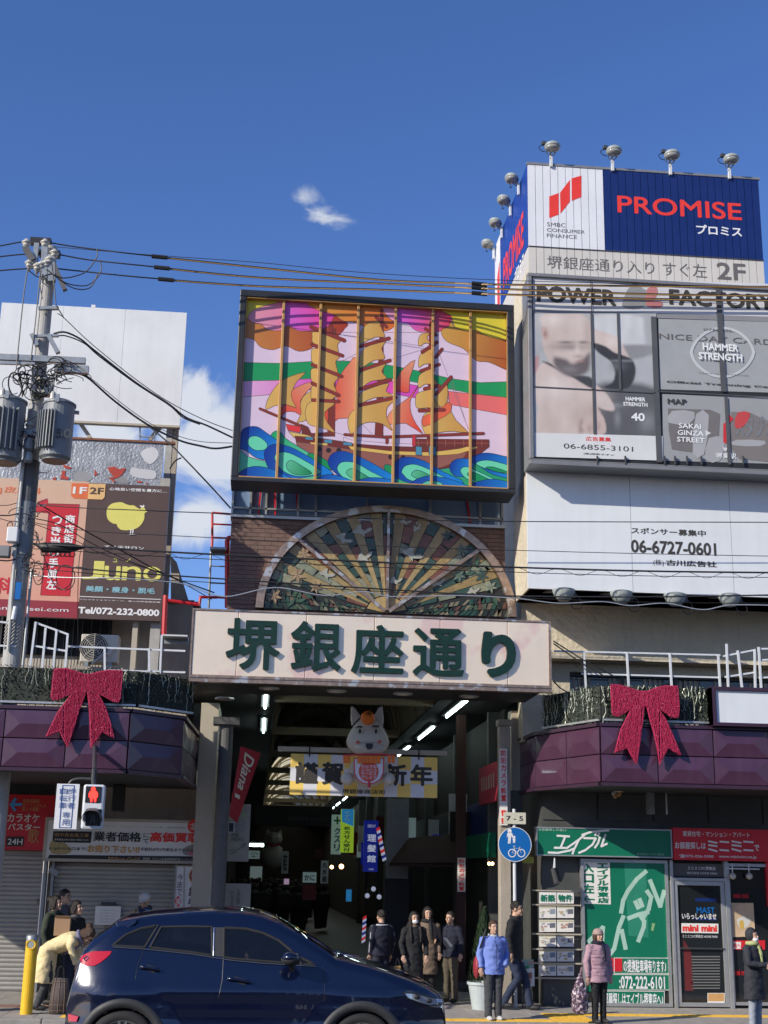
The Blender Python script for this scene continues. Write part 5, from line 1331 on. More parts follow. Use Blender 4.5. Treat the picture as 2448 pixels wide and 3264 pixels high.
# ------------------------------------------------------------------ left billboards
Yw = 24.0
bs = thing('blank_billboard', 'large blank white billboard on the roof behind the utility pole', 'billboard', (-5.3, Yw, 8))
a = P('c1', 1206, 520, Yw); d_ = P('c1', 1155, 1248, Yw); xl = P('c1', 12, 455, Yw).x
for k in range(3):
    xa = xl+(a.x-xl)*k/3; xb = xl+(a.x-xl)*(k+1)/3
    obj('white_panel', MB().box(xa, xb-.004, Yw, Yw+.08, d_.z, a.z), 'billboard_off', bs)
obj('bottom_rail', MB().box(xl, a.x, Yw-.02, Yw+.1, d_.z-.045, d_.z-.002), 'cream_panel', bs)
obj('top_clip', MB().box(P('c1', 588, 480, Yw).x, P('c1', 615, 480, Yw).x, Yw, Yw+.05, a.z+.002, a.z+.06), 'white_paint', bs)
for (x0, y0, x1, y1) in ((505,1215,585,1330), (1040,1250,965,1340)): obj('brace', MB().bar(P('c1', x0, y0, Yw+.2), P('c1', x1, y1, Yw+.2), .07), 'cream_panel', bs)
b = MB()
for x in (903, 998): b.bar(P('c1', x, 1245, Yw+.1), P('c1', x, 1345, Yw+.1), .025)
b.bar(P('c1', 900, 1318, Yw+.1), P('c1', 1000, 1322, Yw+.1), .025)
obj('ladder', b, 'galv', bs)
for x0, x1, m_, zt_ in ((1066, 1108, 'pole_concrete', 1250), (1112, 1142, 'beige_wall', 1250)):
    A0 = P('c1', x0, 1400, Yw+.15); A1 = P('c1', x1, 1400, Yw+.15)
    obj('post', MB().box(A0.x, A1.x, Yw+.15, Yw+.35, 5.5, P('c1', x0, 1250, Yw+.15).z), m_, bs)
ysv = 23.6
sv = thing('peeling_billboard', 'silver sheet billboard with torn paper and red scraps above the beauty salon sign', 'billboard', (-5, ysv, 8))
A0 = P('c1', 1060, 1365, ysv); A1 = P('c7', 1225, 345, ysv)
for k in range(4):
    xa = -5.4+(A0.x+5.4)*k/4; obj('metal_sheet', MB().box(xa, xa+(A0.x+5.4)/4-.006, ysv, ysv+.05, A1.z-.5, A0.z), 'galvsheet', sv)
obj('top_rail', MB().box(-5.4, A0.x+.2, ysv-.03, ysv+.08, A0.z, A0.z+.04), 'rust', sv)
b = MB()
for pts in ([(475,190),(545,215),(520,225),(485,215)], [(470,240),(495,238),(490,275),(520,290),(515,305),(455,300)], [(400,290),(425,285),(415,322),(395,320)], [(715,228),(735,262),(750,258),(712,278)], [(810,215),(860,205),(900,225),(925,222),(935,215),(950,222),(925,265),(890,290),(850,300),(870,318),(860,328),(835,300),(815,290),(860,285),(840,260),(820,235)], [(1030,315),(1075,318),(1070,328),(1035,325)], [(1090,330),(1120,332),(1115,340)]):
    q = [P('c7', x, y, ysv-.012) for x, y in pts]; obj('torn_scrap', MB().prism(q, (0,.006,0)), 'peel_red', sv)
for pts, cc in (([(560,260),(640,240),(700,290),(650,320),(570,315)], .3), ([(860,310),(920,280),(980,320),(940,335)], .25), ([(990,215),(1060,225),(1170,240),(1160,300),(1000,280)], .55), ([(1060,100),(1160,60),(1200,120),(1130,190)], .6)):
    g = MB(); q = [P('c7', x, y, ysv-.006) for x, y in catmull(pts, 3)]; g.add(q, [tuple(range(len(q)))], (cc,cc,cc*1.03)); obj('paper_remnant', g, 'print_matte', sv)
Yj = 23.0
j0 = P('c7', 660, 345, Yj); jb = P('c7', 1207, 1375, Yj); jt = P('c7', 1286, 352, Yj); xj1 = (jb.x+jt.x)/2; xj0 = P('c7', 588, 1340, Yj).x; zj1 = (P('c7', 800, 340, Yj).z+jt.z)/2; zj0 = jb.z
jn = thing('salon_billboard', 'brown beauty salon billboard with a fluffy yellow bird and big yellow name', 'billboard', (xj0, Yj, zj0))
obj('board', MB().box(xj0+.006, xj1, Yj, Yj+.09, zj0, zj1), mat('juno_brown', (.095,.058,.05), .45, var=.06), jn)
mat('juno_yellow', (.72,.66,.16), .5, var=.04); mat('juno_blue', (.25,.48,.55), .5)
yj = Yj-.006
g = flat('c7', [(805,560),(812,520),(840,490),(880,478),(920,476),(950,490),(985,500),(1010,500),(1060,530),(1112,545),(1092,560),(1090,600),(1070,640),(1040,668),(1010,680),(960,688),(910,682),(885,655),(880,640),(850,635),(815,605)], yj, None, None, 3)
obj('bird_logo', g, 'juno_yellow', jn)
obj('bird_logo', flat('c7', [(1062,520),(1078,512),(1095,522),(1100,540),(1112,547),(1075,552),(1060,545)], yj-.001, None, None, 2), 'juno_yellow', jn)
obj('bird_crest', flat('c7', [(1055,503),(1065,498),(1075,506),(1083,495),(1092,503),(1088,514),(1066,514)], yj), 'white_letter', jn)
b = MB()
for x in (990, 1006): b.bar(P('c7', x, 680, yj), P('c7', x-5, 718, yj), .02, .004)
b.bar(P('c7', 975, 720, yj), P('c7', 1020, 722, yj), .02, .004); obj('bird_legs', b, 'white_letter', jn)
txt('心地良い空間を貴方に…', 'c7', 828, 362, 1262, 405, yj, 'white_letter', jn, .03)
txt('エステサロン', 'c7', 788, 800, 1085, 838, yj, 'white_letter', jn, .03)
txt('ユ', 'c7', 855, 900, 888, 930, yj, 'juno_yellow', jn, .02); txt('ノ', 'c7', 945, 900, 985, 930, yj, 'juno_yellow', jn, .02)
txt('J', 'c7', 622, 915, 780, 1062, yj, 'juno_yellow', jn, .016, 4); txt('u', 'c7', 792, 955, 905, 1068, yj, 'juno_yellow', jn, .016, 4); txt('n', 'c7', 925, 958, 1062, 1070, yj, 'juno_yellow', jn, .016, 4); txt('o', 'c7', 1085, 960, 1215, 1078, yj, 'juno_yellow', jn, .016, 4)
txt('美顔・痩身・脱毛', 'c7', 650, 1105, 1170, 1170, yj, 'juno_blue', jn, .045)
txt('アロマオイルマッサージ、導入天然温泉完備', 'c7', 600, 1205, 1210, 1236, yj, 'white_letter', jn, .02, 2)
txt('Tel/072-232-0800', 'c7', 592, 1265, 1202, 1338, yj, 'white_letter', jn, .06, 3)
q0 = P('c7', 600, 1190, yj); q1 = P('c7', 1215, 1205, yj); obj('rule', MB().box(q0.x, q1.x, yj, yj+.002, q0.z, q0.z+.012), 'white_letter', jn)
post = MB(); X0, X1, _, _ = rect('c7', 1003, 1400, 1036, 1500, Yj+.12); post.box(X0, X1, Yj+.12, Yj+.3, 4.4, zj0-.003); obj('post', post, 'cream_panel', jn)
post = MB(); X0, X1, _, _ = rect('c7', 1218, 200, 1285, 300, Yj+.12); post.box(X0, X1, Yj+.12, Yj+.3, 4.4, 9.0); obj('post', post, 'pole_concrete', jn)
# clinic billboard
kl = thing('clinic_billboard', 'cream clinic billboard with a big red arrow pointing left and a maroon web address strip', 'billboard', (-5, Yj, zj0))
g = MB(); z2 = P('c7', 300, 1218, Yj).z
g.add([(-5.6,Yj,z2),(xj0,Yj,z2),(xj0,Yj,zj1+.02),(-5.6,Yj,zj1+.02)], [(0,1,2,3)], lambda v: tuple((.62,.42,.30)[i]*(1-min(1,max(0,(zj1-v[2])/2)))+(.68,.33,.24)[i]*min(1,max(0,(zj1-v[2])/2)) for i in range(3)))
obj('printed_face', g, 'print_matte', kl); obj('back_board', MB().box(-5.6, xj0, Yj+.004, Yj+.09, zj0, zj1+.02), 'cream_panel', kl)
obj('address_strip', MB().box(-5.6, xj0, Yj-.002, Yj+.003, zj0, z2), mat('maroon', (.28,.025,.04), .5, var=.05), kl)
mat('clinic_red', (.55,.015,.03), .5, var=.06); mat('clinic_orange', (.72,.16,.05), .5); mat('clinic_tan', (.78,.48,.20), .5); mat('skyblue', (.08,.35,.75), .3)
arrow = [(362,450),(362,488),(605,495),(532,1190),(306,1183),(368,560),(300,552),(200,548),(285,490),(290,470)]
obj('arrow', flat('c7', [(x-3, y-4) for x, y in arrow[:5]]+[(x-3, y) for x, y in arrow[5:]], Yj-.003, None), 'maroon', kl)
obj('arrow', flat('c7', [(360,456),(360,494),(598,501),(526,1184),(312,1178),(374,556),(300,548),(210,544),(290,488)], Yj-.005, None), 'clinic_red', kl)
txtv('商店街', 'c7', 496, 565, 552, 790, Yj-.008, 'white_letter', kl, .05)
txtv('つき当り手前左', 'c7', 398, 570, 422, 1140, Yj-.008, 'white_letter', kl, .05)
obj('tab', flat('c7', [(541,332),(672,335),(662,452),(560,447),(537,430)], Yj-.004, None), 'clinic_orange', kl)
obj('tab', flat('c7', [(672,335),(798,338),(790,438),(772,456),(662,452)], Yj-.0085, None), 'clinic_tan', jn)
txt('1F', 'c7', 553, 358, 655, 415, Yj-.008, 'white_letter', kl, .04); txt('2F', 'c7', 680, 362, 782, 418, Yj-.012, 'juno_brown', jn, .04)
txt('皮膚科', 'c7', 35, 355, 310, 415, Yj-.004, 'clinic_orange', kl, .02)
txt('科', 'c7', -20, 1040, 78, 1170, Yj-.004, 'clinic_red', kl, .05)
txt('hanakeisei.com', 'c7', -75, 1255, 517, 1305, Yj-.006, 'white_letter', kl, .0, 3)
txt('内', 'c7', -60, 355, 10, 415, Yj-.004, 'clinic_orange', kl, .02)
# ------------------------------------------------------------------ red access frame beside the brick gate
Yr = 22.4
rf = thing('red_access_frame', 'red steel access ladder frame at the left edge of the brick arcade gate', 'steel frame', (P('c6', 175, 540, Yr).x, Yr, 4.8))
def rb_(name, pts, w_, m_='red_paint'): obj(name, MB().tube([P('c6', x, y, Yr) for x, y in pts], w_, 8), m_, rf)
rb_('guard_pipe', [(172,548),(172,255),(178,242),(188,240)], .045); rb_('rail', [(106,130),(106,255),(103,300)], .022); rb_('rail', [(106,130),(190,137)], .02)
rb_('rung', [(108,180),(190,184)], .016); rb_('rung', [(106,240),(190,243)], .018); rb_('rail', [(50,540),(50,500),(165,505)], .02); rb_('rail', [(100,300),(90,550)], .02, 'galv')
q0 = P('c6', 98, 292, Yr); q1 = P('c6', 168, 305, Yr); obj('platform', MB().box(q0.x, q1.x, Yr-.2, Yr+.2, q1.z, q0.z), 'galv', rf)
for y in (365, 440): rb_('rung', [(96,y),(168,y+3)], .012, 'galv')
def rc_(name, pts, w_, m_='red_paint'): obj(name, MB().tube([P('c7', x, y, Yr) for x, y in pts], w_, 8), m_, rf)
rc_('rail', [(1252,1180),(1238,1480)], .045); rc_('rail', [(1250,1215),(1500,1250)], .03); rc_('rail', [(1515,1190),(1505,1260)], .025); rc_('rail', [(1515,1192),(1640,1195)], .025)
q0 = P('c7', 1232, 1488, Yr); q1 = P('c7', 1420, 1506, Yr); obj('platform', MB().box(q0.x, q1.x, Yr-.2, Yr+.3, q1.z, q0.z), 'white_steel', rf)
q0 = P('c7', 1240, 1508, Yr+.1); q1 = P('c7', 1420, 1550, Yr+.1); obj('platform_skirt', MB().box(q0.x, q1.x, Yr+.1, Yr+.14, q1.z, q0.z), 'galv', rf)
# ------------------------------------------------------------------ utility pole
Yq = 20.3
pa = P('c1', 335, 130, Yq); pbt = P('c7', 100, 1650, Yq)
xq = (pa.x+pbt.x)/2-.02
up_ = thing('utility_pole', 'concrete utility pole rising behind the left canopy, carrying two grey transformers', 'utility pole', (xq, Yq, 0))
ztop = P('c1', 330, 100, Yq).z
obj('shaft', MB().tube([(xq, Yq, 0), (xq, Yq, ztop)], [.165, .105], 20), 'pole_concrete', up_)
def pq(x, y, c='c1', Y=None): return P(c, x, y, Y or Yq-.2)
def arm(name, pts, w_, h_=None, m_='galv'): return obj(name, MB().bar(pq(*pts[0]), pq(*pts[1]), w_, h_), m_, up_)
arm('crossarm', [(-30,806),(552,832)], .085, .10); arm('crossarm', [(0,842),(225,850)], .05)
arm('crossarm', [(352,878),(572,892)], .10, .13); arm('band', [(250,492),(378,490)], .07, .05); arm('band', [(200,672),(378,668)], .05, .04)
arm('steel_arm', [(205,660),(240,735)], .09, .07); arm('steel_arm', [(312,662),(375,780)], .09, .07); arm('steel_arm', [(305,110),(420,375)], .09, .07, 'pole_dark')
arm('steel_arm', [(165,105),(215,190)], .16, .1, 'pole_dark'); arm('steel_arm', [(238,75),(225,200)], .08); arm('steel_arm', [(290,95),(285,300)], .10); arm('steel_arm', [(330,150),(335,320)], .12, .1)
arm('crossarm', [(0,1290),(270,1295)], .10, .12); arm('crossarm', [(0,1383),(250,1383)], .03)
arm('bracket', [(455,1160),(510,1165)], .05)
for x, y in ((170,72),(290,72),(350,138),(190,205),(268,215),(320,180),(45,1252),(190,1252),(262,1257),(435,1140),(300,205),(240,225)):
    p = pq(x, y, 'c1', Yq-.22); r_ = .078 if y < 1200 else .07
    obj('insulator', MB().lathe([(.0,.08),(.03,.075),(r_*.6,.05),(r_,.02),(r_*.95,.0),(r_*.5,-.01),(r_*.75,-.03),(r_*.7,-.05),(.03,-.06),(.02,-.13),(0,-.13)], p, 14), 'porcelain', up_, smooth=True)
def transformer(x0, x1, y0, y1, num):
    a = pq(x0, y0, 'c1', Yq-.3); b_ = pq(x1, y1, 'c1', Yq-.3); r = (b_.x-a.x)/2*.88; cx = (a.x+b_.x)/2; z1, z0 = a.z, b_.z
    t = obj('transformer', MB().lathe([(0,z1-.02),(r*.97,z1-.02),(r*.97,z0+.04),(r*.8,z0+.0),(r*.8,z0-.015),(0,z0-.015)], (cx, Yq-.3, 0), 28), 'transformer', up_)
    obj('lid', MB().lathe([(0,z1+.07),(r*.7,z1+.05),(r*1.04,z1),(r*1.04,z1-.03),(r*.96,z1-.03)], (cx, Yq-.3, 0), 28), 'transformer', t, smooth=False)
    obj('base', MB().lathe([(0,z0-.018),(r*.78,z0-.018),(r*.78,z0-.012)], (cx, Yq-.3, 0), 24), 'transformer_base', t)
    b = MB()
    for k in range(9):
        a_ = radians(192+k*9.5) if num else radians(196+k*14); d = Vector((cos(a_), sin(a_), 0)); p = Vector((cx, Yq-.3, 0))+d*(r*.95)
        q = p+d*.09; b.bar(p+Vector((0,0,0))+d*.04+Vector((0,0,z0+.14)), p+d*.04+Vector((0,0,z1-.18)), .015, .10, upv=d)
    obj('cooling_fins', b, 'transformer', t)
    obj('clamp', MB().box(cx-.03, cx+.03, Yq-.3-r*1.07, Yq-.3-r*.9, z1-.05, z1+.08), 'galv', t)
    obj('bushing', MB().lathe([(0,.16),(.03,.15),(.05,.1),(.04,.07),(.055,.04),(.045,0)], (cx-r*.4, Yq-.3-r*.4, z1+.02), 12), 'porcelain', t, smooth=True)
    return t, cx, r, z0, z1
tR, cxR, rR, z0R, z1R = transformer(268, 472, 1105, 1478, 1)
txt3('50', (cxR+.02, Yq-.3-rR-.006, z0R+.3), (1,0,0), (0,0,1), .24, .15, 'dark_steel', tR, .02)
transformer(-60, 152, 1085, 1490, 0)
# fuses, boxes and bracket clutter on the pole
for x, y, s_ in ((30,1370,.10),(100,1370,.10),(185,1370,.11),(20,1450,.09),(100,1450,.09),(183,1452,.09)):
    p = pq(x, y, 'c1', Yq-.35); obj('fuse_switch', MB().lathe([(0,s_),(s_*.6,s_*.9),(s_*.75,.2*s_),(s_*.75,-.7*s_),(s_*.4,-s_),(0,-s_)], p, 10), 'galv' if y > 1400 else 'transformer', up_)
q0 = pq(210, 940); q1 = pq(340, 1060); obj('terminal_box', MB().box(q0.x, q1.x, Yq-.3, Yq-.12, q1.z, q0.z), 'porcelain', up_, bevel=.01)
q0 = P('c7', 60, 665, Yq-.25); q1 = P('c7', 132, 780, Yq-.25); obj('white_box', MB().box(q0.x, q1.x, Yq-.3, Yq-.14, q1.z, q0.z), 'white_paint', up_, bevel=.015)
q0 = P('c7', 0, 805, Yq-.25); q1 = P('c7', 70, 890, Yq-.25); obj('meter_box', MB().box(q0.x-.1, q1.x, Yq-.3, Yq-.14, q1.z, q0.z), 'wire_grey', up_, bevel=.01)
obj('dark_sleeve', MB().tube([(xq, Yq, P('c1', 200, 1659, Yq).z-.9), (xq, Yq, P('c1', 200, 1480, Yq).z)], [.150,.148], 18), 'pole_dark', up_)
obj('upper_sleeve', MB().tube([(xq, Yq, P('c7', 100, 880, Yq).z), (xq, Yq, P('c7', 100, 480, Yq).z)], [.158,.155], 18), 'transformer', up_)
obj('conduit', MB().tube([P('c1', 150, 1480, Yq-.17), P('c7', 150, 450, Yq-.17), P('c7', 110, 900, Yq-.17), P('c7', 60, 1600, Yq-.17)], .025, 8), 'porcelain', up_)
obj('conduit', MB().tube([P('c7', 240, 980, Yq-.1), P('c7', 170, 1740, Yq-.1)], .022, 8), 'galv', up_)
q0 = P('c7', 110, 1255, Yq-.3); q1 = P('c7', 135, 1355, Yq-.3); obj('cable_guard', MB().tube([Vector((q0.x, Yq-.2, q0.z)), Vector((q0.x-.02, Yq-.2, q1.z))], .035, 10), 'white_paint', up_)
q0 = P('c7', 122, 1080, Yq-.2); q1 = P('c7', 152, 1210, Yq-.2); obj('number_plate', MB().box(q0.x, q1.x, Yq-.21, Yq-.19, q1.z, q0.z), 'sign_blue', up_)
for k in range(7):     # ribbed anti-poster wrap
    zz = P('c7', 90, 1375+k*28, Yq-.2).z; b = MB()
    for j in range(3): a_ = -pi/2-.6+j*.6; b.bar((xq+.162*cos(a_-.2), Yq+.162*sin(a_-.2), zz-.04), (xq+.168*cos(a_+.2), Yq+.168*sin(a_+.2), zz+.04), .03, .012)
    o = obj('wrap_ridge', b, 'pole_concrete', up_); o['kind'] = 'stuff'
for k in range(6):
    zz = P('c7', 200, 300, Yq).z+1.2-k*.55; obj('step_bolt', MB().tube([(xq+.1, Yq-.05, zz), (xq+.30, Yq-.05, zz), (xq+.30, Yq-.05, zz+.04)], .009, 6), 'galv', up_)
# loops of black cable around the pole
rnd = random.Random(11)
b = MB()
def loop(c, cx, cy, rx_, ry_, Y, r_, a0=0, a1=2*pi, tilt=0):
    pts = []
    for k in range(17):
        a = a0+(a1-a0)*k/16; x = rx_*cos(a); y = ry_*sin(a); pts.append(P(c, cx+x*cos(tilt)-y*sin(tilt), cy+x*sin(tilt)+y*cos(tilt), Y+.04*sin(3*a)))
    b.tube(pts, r_, 5, False)
for i in range(26): loop('c1', rnd.gauss(190, 75), rnd.gauss(965, 50), rnd.uniform(18,85), rnd.uniform(15,75), Yq-.3+rnd.uniform(-.15,.1), rnd.choice((.007,.009,.013)), rnd.uniform(0,3), rnd.uniform(4,7), rnd.uniform(0,3))
for i in range(16): loop('c1', rnd.gauss(430, 60), rnd.gauss(930, 35), rnd.uniform(30,110), rnd.uniform(12,50), Yq-.3, rnd.choice((.007,.010)), rnd.uniform(0,3), rnd.uniform(4,7), rnd.uniform(-.4,.6))
for i in range(16): loop('c1', rnd.gauss(130, 70), rnd.gauss(1330, 60), rnd.uniform(10,60), rnd.uniform(15,70), Yq-.42, rnd.choice((.006,.008)), rnd.uniform(0,3), rnd.uniform(3,6), rnd.uniform(0,3))
for i in range(20): loop('c7', rnd.gauss(235, 60), rnd.gauss(620, 70)+rnd.choice((0,330)), rnd.uniform(15,70), rnd.uniform(15,90), Yq-.25, rnd.choice((.005,.007)), rnd.uniform(0,3), rnd.uniform(3,6.2), rnd.uniform(0,3))
loop('c7', 495, 1045, 72, 95, Yq-.2, .008, 0, 2*pi); loop('c7', 290, 1010, 40, 90, Yq-.2, .007, 0, 5)
o = obj('cable_tangle', b, 'wire', up_); o['kind'] = 'stuff'
b = MB()
for pts in ([(625,110),(625,160),(560,250),(480,285),(400,295),(330,270),(250,290),(190,250)], [(640,180),(655,230),(630,290),(570,340),(500,345),(420,325),(350,280)], [(630,270),(590,350),(530,370),(460,355),(390,310),(300,240)], [(178,240),(150,430),(105,880)], [(262,240),(230,560),(200,820)], [(330,190),(350,350),(360,470)], [(275,270),(258,330),(272,430)], [(360,470),(410,550)]):
    b.tube([pq(x, y, 'c1', Yq-.25) for x, y in catmull(pts, 4, False)], .010, 5)
o = obj('jumper_wires', b, 'wire', up_); o['kind'] = 'stuff'
# ------------------------------------------------------------------ overhead wires
def wire(label, pts, r_, m_='wire', name='overhead_wire', cat='wire', group='wires strung across the street front', extra=None):
    w3 = [P(c, x, y, Y) for c, x, y, Y in pts]; q = [Vector(p) for p in catmull([tuple(p) for p in w3], 6, False)]
    t = thing(name, label, cat, w3[0], group)
    obj('cable', MB().tube(q, r_, 6), m_, t)
    if extra: extra(t, q)
    return t
def spiral(t, q, r_=.004, amp=.05, drop=.05, m_='wire'):
    b = MB(); pts = []; acc = 0
    for a, c in zip(q[:-1], q[1:]):
        n = max(1, int((c-a).length/.05))
        for k in range(n):
            acc += (c-a).length/n; pts.append(a+(c-a)*k/n+Vector((0,0,-drop+drop*cos(acc*9))))
    b.tube(pts, r_, 4, False); obj('spiral_hanger', b, m_, t); b = MB().tube([p+Vector((0,0,-drop*1.6)) for p in q], .006, 4); obj('messenger_wire', b, m_, t)
def cover(i0, seg=((.0, 1.0),)):
    def f(t, q):
        b = MB(); b.tube([p+Vector((0,-.004,-.017)) for p in q[i0:]], .011, 6); obj('split_cover', b, 'wire_cover', t)
        for k in (i0, int(len(q)*.78)): obj('clamp', MB().tube([q[k]-Vector((.13,0,0)), q[k]+Vector((.13,0,-.01))], .038, 8), 'wire', t)
        k = max(1, i0//2+2); obj('connector_sleeve', MB().box(q[k].x-.17, q[k].x+.17, q[k].y-.06, q[k].y+.06, q[k].z-.06, q[k].z+.05), 'wire', t)
    return f
yr = 19.95
for lb_, l in (('topmost of the three thick high power wires running right from the pole top', [('c1',-150,110,Yq),('c1',0,88,Yq),('c1',165,60,Yq),('c1',290,64,Yq),('c1',515,98,Yq),('c1',925,147,20.25),('c1',1659,225,20.5),('',1200,890,20.55),('',1450,901,20.4),('',1600,906,yr),('',2090,911,yr),('',2600,914,yr)]),
               ('middle one of the three thick high power wires running right from the pole top', [('c1',-150,180,Yq),('c1',0,158,Yq),('c1',165,142,Yq),('c1',355,142,Yq),('c1',570,178,Yq),('c1',945,218,20.25),('c1',1659,290,20.5),('',1200,902,20.55),('',1450,914,20.4),('',1600,920,yr),('',2090,937,yr),('',2600,942,yr)]),
               ('lowest of the three thick high power wires running right from the pole top', [('c1',-150,270,Yq),('c1',0,248,Yq),('c1',180,235,Yq),('c1',320,232,Yq),('c1',525,252,Yq),('c1',970,296,20.25),('c1',1659,346,20.5),('',1200,922,20.55),('',1450,932,20.4),('',1600,937,yr),('',2090,952,yr),('',2600,957,yr)])):
    wire(lb_, l, .013, 'wire', extra=cover(31))
wire('very thin wire just above the three thick ones from the pole top', [('c1',250,85,Yq),('c1',950,145,20.2),('c1',1659,195,20.1),('',1150,868,20),('',1600,893,19.9),('',2300,912,19.9)], .006)
Yx = 20.05
wire('thin black wire crossing just under the ship sign', [('c7',285,490,Yq-.1),('c7',560,516,20.1),('c7',1100,538,19.95),('c6',0,128,Yx),('c6',900,158,Yx),('c5',0,434,Yx),('c5',1659,440,Yx),('c5',1900,442,Yx)], .008)
wire('thin wire crossing the middle of the fan window and the sponsor phone number', [('c7',150,610,Yq-.1),('c7',640,690,20.05),('c6',0,235,Yx),('c6',870,278,Yx),('c5',0,612,Yx),('c5',900,636,Yx),('c5',1900,655,Yx)], .006)
wire('thick black spiral hung cable crossing the fan window and sponsor billboard', [('c7',250,790,Yq-.1),('c7',640,812,20.05),('c6',0,308,Yx),('c6',870,350,Yx),('c5',0,718,Yx),('c5',900,744,Yx),('c5',1900,756,Yx)], .015, extra=spiral)
wire('black cable sagging low across the base of the fan window', [('c7',230,930,Yq-.1),('c7',700,985,20.05),('c6',0,412,Yx),('c6',870,468,Yx),('c5',0,898,Yx),('c5',900,905,Yx),('c5',1659,893,Yx),('c5',1900,885,Yx)], .012)
wire('thin second cable just beneath the sagging one at the base of the fan window', [('c7',250,975,Yq-.1),('c7',1200,1060,20.05),('c6',0,432,Yx),('c6',870,478,Yx),('c5',0,905,Yx),('c5',900,938,Yx),('c5',1900,945,Yx)], .006)
wire('loose pale grey cable waving above the arcade name sign', [('c7',250,1030,Yq-.1),('c7',500,1045,20),('c7',880,1050,19.8),('c7',1250,1075,19.95),('c6',0,450,Yx-.05),('c6',160,500,Yx-.05),('c6',380,460,Yx-.05),('c6',600,495,Yx-.05),('c6',770,478,Yx-.05),('c6',900,500,Yx-.05),('c6',1200,495,Yx-.05),('c6',1450,508,Yx-.05),('c5',350,945,Yx),('c5',630,935,Yx),('c5',800,960,Yx),('c5',1020,945,Yx),('c5',1250,985,Yx),('c5',1450,955,Yx),('c5',1900,965,Yx)], .009, 'alu')
for k, (lb_, l, r_) in enumerate((('upper thin support wire stepping down from the pole to the ship sign', [('c1',370,525,Yq-.1),('c1',415,555,Yq-.1),('c1',590,720,20.4),('c1',870,945,20.6),('c1',1090,1095,20.7),('c1',1320,1212,20.8),('c1',1500,1280,20.9)], .007),
                  ('thick twisted cable bundle sagging from the pole to the left edge of the ship sign', [('c1',345,655,Yq-.1),('c1',420,645,Yq-.1),('c1',520,690,20.3),('c1',600,755,20.4),('c1',870,965,20.6),('c1',1080,1102,20.7),('c1',1200,1195,20.8),('c1',1330,1245,20.8),('c1',1500,1325,20.9)], .017),
                  ('second loop of the upper cable bundle, running close under it', [('c1',350,675,Yq-.1),('c1',420,668,Yq-.1),('c1',540,715,20.3),('c1',640,800,20.4),('c1',870,972,20.6),('c1',1090,1115,20.7),('c1',1180,1195,20.8),('c1',1290,1240,20.8)], .012),
                  ('thick lower cable bundle sagging from the crossarm to the ship sign', [('c1',500,910,Yq-.1),('c1',575,945,Yq-.1),('c1',740,1090,20.5),('c1',950,1240,20.6),('c1',1150,1340,20.7),('c1',1300,1380,20.8),('c1',1390,1395,20.8),('c1',1495,1382,20.9)], .017),
                  ('thin support wire above the lower cable bundle', [('c1',500,895,Yq-.1),('c1',590,945,20.3),('c1',780,1100,20.5),('c1',980,1240,20.6),('c1',1160,1318,20.7),('c1',1310,1352,20.8),('c1',1495,1360,20.9)], .006),
                  ('twisted cable dropping steeply from the billboard post to the brick gate', [('c1',940,1235,23.0),('c1',1100,1370,22.4),('c1',1170,1440,22.2),('c1',1360,1640,22.0),('',735,1620,21.9)], .015),
                  ('short dark cable end drooping left from the steep twisted cable', [('c1',1170,1455,22.2),('c1',1130,1475,22.2),('c1',1095,1525,22.2)], .014),
                  ('diagonal cable from the pole across the beauty salon billboard down to the red frame', [('c7',280,480,Yq-.1),('c7',440,575,20.6),('c7',640,690,21.2),('c7',950,860,21.8),('c7',1250,1020,22.2),('c7',1620,1160,22.3)], .012),
                  ('second diagonal cable just below it across the salon billboard', [('c7',270,600,Yq-.1),('c7',460,650,20.6),('c7',700,790,21.2),('c7',1000,930,21.8),('c7',1300,1045,22.2),('c7',1600,1210,22.3)], .008),
                  ('third diagonal cable starting near the splice box on the pole', [('c7',260,640,Yq-.1),('c7',520,740,20.6),('c7',760,860,21.2),('c7',1060,960,21.8),('c7',1350,1060,22.2)], .006),
                  ('thin vertical cable hanging in front of the salon billboard edge', [('c7',640,760,Yq-.1),('c7',600,900,Yq-.1),('c7',588,1200,Yq-.1),('c7',590,1700,20.6)], .006),
                  ('black cable loop hanging down beside the clinic arrow', [('c7',270,700,Yq-.1),('c7',330,880,Yq-.1),('c7',400,1080,Yq-.1),('c7',470,1135,Yq-.1),('c7',540,1080,Yq-.1),('c7',560,970,Yq-.1),('c7',700,985,19.9)], .008))):
    wire(lb_, l, r_)
for k, (x0, y0, x1, y1) in enumerate(((0,820,150,792),(0,915,120,905),(0,575,140,560),(0,600,130,620),(0,500,130,480))):
    wire(['black cable entering from the left edge to the pole beside the grey meter box','lower black cable entering from the left edge below the meter box','bundle cable entering from the left edge level with the red arrow','second bundle cable from the left edge, slightly lower','thin wavy cable entering from the left edge above the bundle'][k], [('c7',x0-60,y0,Yq-.2),('c7',x0,y0,Yq-.2),('c7',(x0+x1)/2,(y0+y1)/2+8,Yq-.2),('c7',x1,y1,Yq-.2)], .011 if k < 3 else .006)
sp = thing('splice_box', 'black cable splice closure hanging on the thick cable right of the pole', 'cable box', P('c7', 430, 820, Yq-.1))
q0 = P('c7', 335, 790, Yq-.1); q1 = P('c7', 540, 860, Yq-.1)
obj('casing', MB().tube([Vector((q0.x-.12,Yq-.1,q0.z-.02)), Vector((q0.x, Yq-.1, q0.z-.06)), Vector((q1.x-.05, Yq-.1, q1.z+.08)), Vector((q1.x+.2, Yq-.1, q0.z-.03))], [.02,.085,.085,.015], 12), 'wire', sp, smooth=True)
b = MB()
